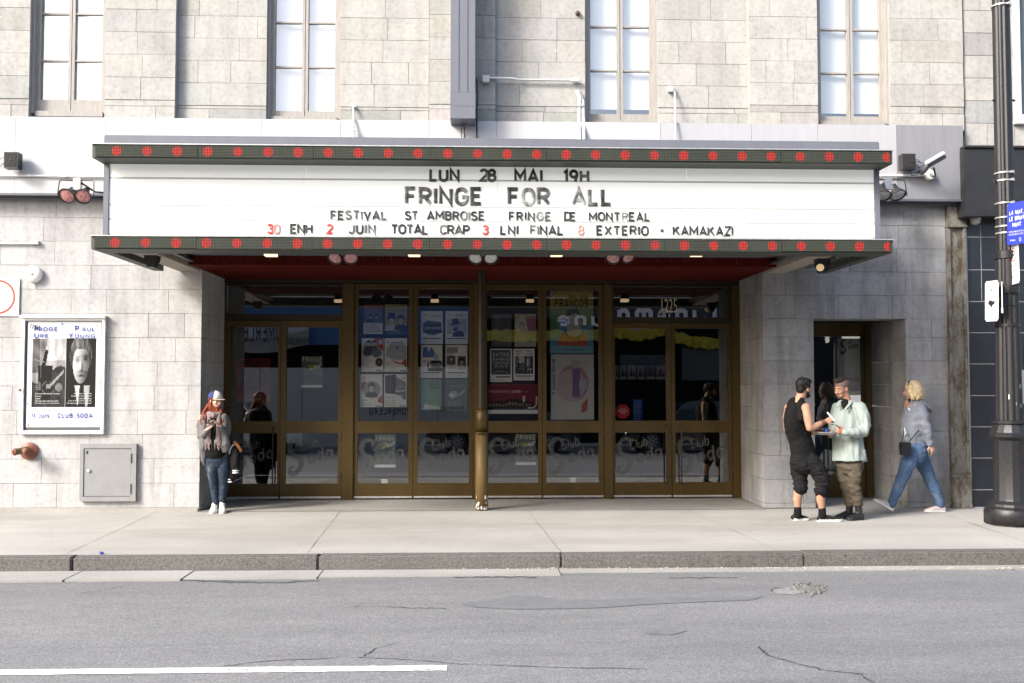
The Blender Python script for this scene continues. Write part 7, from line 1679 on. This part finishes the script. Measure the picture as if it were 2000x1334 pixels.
eR, wR = J(394, 852, -.02), J(406, 838, -.20); eL, wL = J(441, 845, -.02), J(429, 830, -.20)
tube(b, [sR, eR], [.046, .04], 12); tube(b, [eR, wR], [.038, .025], 12); add_hand(b, wR, (.72, -.25, .42), (.1, -.3, 1), .55, .92, -1)
tube(b, [sL, eL], [.046, .04], 12); tube(b, [eL, wL], [.038, .025], 12); add_hand(b, wL, (-.62, -.35, .55), (-.3, -.2, -.2), .6, .92, 1)
fused('body', b, skin4, F4.root, .0065, 3); face_parts(F4.root, q, M, .92, simple('ginger_brow', (.20, .08, .04), .7), LIP)
hb5 = hair_mat('red_hair', (.07, .014, .008), (.22, .048, .020))
b = newbm(); ell(b, q(0, -.02, .045), .082, .10, .085, M); rr = random.Random(31)
for k in range(120):
    side = rr.choice((-1, 1)); a = rr.uniform(.15, 1.0); base = q(side*.075*a, -.03 - .05*(1 - a), rr.uniform(-.02, .05)); sx = rr.uniform(.0, .06); end_x = (J(403, 826).x if side < 0 else J(436, 822).x) + rr.uniform(-.045, .05)
    n = 6; pts = []; ph = rr.uniform(0, 6.3); end = Vector((end_x, -.06 + rr.uniform(-.05, .05), J(0, 826).z + rr.uniform(-.04, .07)))
    # the strand falls from beside the face to the chest in waves
    if side > 0 and M.col[0].x < 0: pass
    for i in range(n + 1):
        u = i / n; p = base.lerp(end, u) + Vector((math.sin(ph + u*9)*.014*u, math.cos(ph + u*9)*.012, 0)); p.x += (.03 if p.x > hc.x else -.045) * math.sin(u*math.pi); pts.append(p)
    tube(b, pts, [.012, .013, .013, .012, .011, .009, .004], 6)
fused('hair', b, hb5, F4.root, .0042, 0)
# glasses
b = newbm()
for k in (-1, 1): 
    n = 14; tube(b, [q(.031*k + .021*math.cos(2*math.pi*i/n), .096, .010 + .018*math.sin(2*math.pi*i/n)) for i in range(n + 1)], .0018, 6, cap=False); tube(b, [q(.052*k, .094, .014), q(.073*k, .01, .012)], .0018, 6)
tube(b, [q(-.01, .1, .012), q(.01, .1, .012)], .0018, 6); obj('glasses', b, MT['black'], F4.root, smooth=True)
# cap
cp_w = cloth_mat('cream_twill', (.60, .58, .53), .06); cp_b = cloth_mat('navy_twill', (.035, .045, .15), .15)
cap_e = empty('baseball_cap', hc + F4.O, 'cream and navy cap worn by the red haired woman', 'cap'); hcz = F4.O + hc
def qc(x, y, z): return q(x, y, z) - hc
b = newbm(); nu, nv = 28, 9; grid = []
for j in range(nv + 1):
    th = math.pi / 2 * j / nv; grid.append([b.verts.new(qc(.094*math.cos(2*math.pi*k/nu)*math.cos(th), -.012 + .112*math.sin(2*math.pi*k/nu)*math.cos(th), .040 + .100*math.sin(th)**.9)) for k in range(nu)])
for j in range(nv):
    for k in range(nu):
        f = b.faces.new((grid[j][k], grid[j][(k+1) % nu], grid[j+1][(k+1) % nu], grid[j+1][k])); f.smooth = True; f.material_index = 0 if 3 <= k <= 10 else 1
bmesh.ops.remove_doubles(b, verts=b.verts, dist=.0005); bmesh.ops.solidify(b, geom=b.faces[:], thickness=.003); obj('crown', b, [cp_w, cp_b], cap_e)
b = newbm(); top, n = [], 14
for i in range(n + 1):
    a = math.pi * (.12 + .76 * i / n); top.append((math.cos(a), math.sin(a)))
A = [b.verts.new(qc(.090*x, -.012 + .108*y, .043)) for x, y in top]; Bv = [b.verts.new(qc(.086*x, .02 + .175*y**.8, .036 - .012*abs(x)**2)) for x, y in top]
for i in range(n): b.faces.new((A[i], A[i+1], Bv[i+1], Bv[i]))
bmesh.ops.solidify(b, geom=b.faces[:], thickness=.006); obj('brim', b, cp_w, cap_e, smooth=50)
b = newbm(); lathe(b, [(.008, 0), (.006, .006), (.001, .008)], qc(0, -.012, .139), (0, 0, 1), 10); obj('button', b, cp_w, cap_e)
# black top, cardigan, scarf, jeans
b = newbm(); tube(b, [J(418, 815, .01), J(420, 845, -.0), J(422, 884, .0)], [(.12, .10), (.125, .105), (.14, .115)], 18); obj('top', b, blk, F4.root, smooth=True)
b = newbm()
tube(b, [J(397, 815, .0), J(418, 809, .03), J(438, 815, .02)], [.050, .056, .050], 12)
tube(b, [J(418, 815, .05), J(420, 845, .05), J(423, 878, .05)], [(.15, .085), (.145, .085), (.16, .09)], 18)
for pts, rd in (([J(400, 815, -.05), J(398.5, 845, -.06), J(397, 875, -.055), J(397, 900, -.04), J(398.5, 908, -.03)], [(.055, .05), (.058, .05), (.050, .04), (.034, .025), (.015, .015)]), ([J(437, 815, -.05), J(438, 845, -.065), J(439, 868, -.07), J(438, 880, -.06)], [(.055, .05), (.058, .055), (.070, .05), (.048, .03)])): tube(b, pts, rd, 14)
for pts in ([sR, J(392, 833, .0), J(393, 853, -.03), J(399, 848, -.11), J(404.5, 840.5, -.18)], [sL, J(444, 832, .0), J(443.5, 847, -.03), J(437, 841, -.11), J(431, 833, -.175)]): tube(b, pts, [.052, .053, .050, .044, .036], 14)
cg = fused('cardigan', b, card, F4.root, .007, 2, .013, (7, 7, 5), 4)
b = newbm(); rr = random.Random(6)
tube(b, [J(409, 808, -.075), J(418, 812, -.11), J(428, 808, -.075)], [.034, .038, .034], 12)
for (xs_, xe, ye) in ((409, 406, 862), (428, 425, 862)):
    tube(b, [J(xs_, 808, -.09), J(xs_ - 1, 830, -.115), J((xs_ + xe)/2, 848, -.115), J(xe, ye, -.11)], [(.028, .018), (.028, .018), (.030, .018), (.032, .016)], 12)
    for k in range(7): 
        x = xe - 6 + k*2; tube(b, [J(x, ye - 3, -.115), J(x + rr.uniform(-1.5, 1.5), ye + rr.uniform(12, 19), -.118)], [.006, .0035], 5)
fused('scarf', b, scarf, F4.root, .0045, 1, .006, (16, 16, 8), 3)
b = newbm(); tube(b, [J(424, 880, .03), J(424, 890, .03), J(424, 900, .03)], [(.140, .10), (.150, .112), (.148, .115)], 18)
tube(b, [J(413, 898, .02), J(415, 918, .01), J(417.5, 938, .01), J(419, 955, .03), J(421, 972, .03), J(421.5, 980, .03)], [.085, .080, .061, .060, .046, .044], 14)
tube(b, [J(436, 898, .03), J(437, 918, .02), J(437, 938, .02), J(436.5, 955, .04), J(435, 972, .04), J(434.5, 980, .04)], [.085, .080, .061, .060, .046, .044], 14)
fused('jeans', b, dj, F4.root, .007, 3, .006, (10, 10, 20), 8)
whc = cloth_mat('white_canvas', (.60, .60, .58), .06)
for (x, tx, a) in ((419, 415, 421), (434, 435, 434.5)):
    hl, tl = J(x, 995, .07), J(tx, 1000, -.16); hl.z = tl.z = 0; shoe(F4.root, 'shoe', hl, tl, .095, .092, whc, SHOE_W, ankle=J(a, 977, .04), boot=.06, lace=MT['white'])
pc = J(412, 823.5, -.265); b = newbm(); box(b, -.045, .045, -.006, .006, -.032, .032); bmesh.ops.rotate(b, verts=b.verts, cent=(0,0,0), matrix=Matrix.Rotation(R(-40), 3, 'X')); o = obj('phone', b, MT['black'], None, bevel=.004, loc=F4.O + pc); tag(o, 'black phone in both hands of the red haired woman', 'phone')
# black jacket and bag hanging at her hip
bc = at(462, 905, F4.Y + .10); t = empty('varsity_jacket', bc, 'black jacket with white striped cuffs hanging beside the red haired woman', 'jacket')
def Lj(px, py, dy): return at(px, py, F4.Y + dy) - bc
b = newbm(); tube(b, [Lj(456, 868, .08), Lj(460, 885, .06), Lj(460, 902, .06)], [(.05, .05), (.075, .06), (.06, .05)], 14); tube(b, [Lj(457, 895, .02), Lj(457, 915, .02), Lj(453, 932, .03), Lj(450.5, 942, .03)], [.055, .047, .043, .040], 12); tube(b, [Lj(460, 880, .0), Lj(460, 900, -.02), Lj(460.5, 915, -.02), Lj(460.5, 922, -.02)], [.05, .045, .040, .036], 12)
fused('sleeves', b, cloth_mat('black_satin', (.007, .007, .008), .3), t, .007, 2, .012, (9, 9, 12), 6)
b = newbm()
for (x, y_, dy, rr_) in ((450.5, 936, .03, .0435), (450.5, 940.5, .03, .0435), (460.5, 919, -.02, .040), (460.5, 923, -.02, .040)): lathe(b, [(.0, -.007), (rr_, -.007), (rr_, .007), (0, .007)], Lj(x, y_, dy), (0, 0, 1), 16)
obj('cuff_stripe', b, MT['white'], t, smooth=40)
b = newbm(); tube(b, [Lj(448, 885, .0), Lj(449.5, 877, -.01), Lj(454, 870, -.0), Lj(459, 868, .02)], .011, 8); obj('piping', b, MT['white_paper'], t, smooth=True)
b = newbm(); tube(b, [Lj(458, 864, .0), Lj(464, 870, .0), Lj(470, 880, .02)], .022, 8); obj('lining', b, simple('orange_lining', (.45, .17, .05), .8), t, smooth=True)
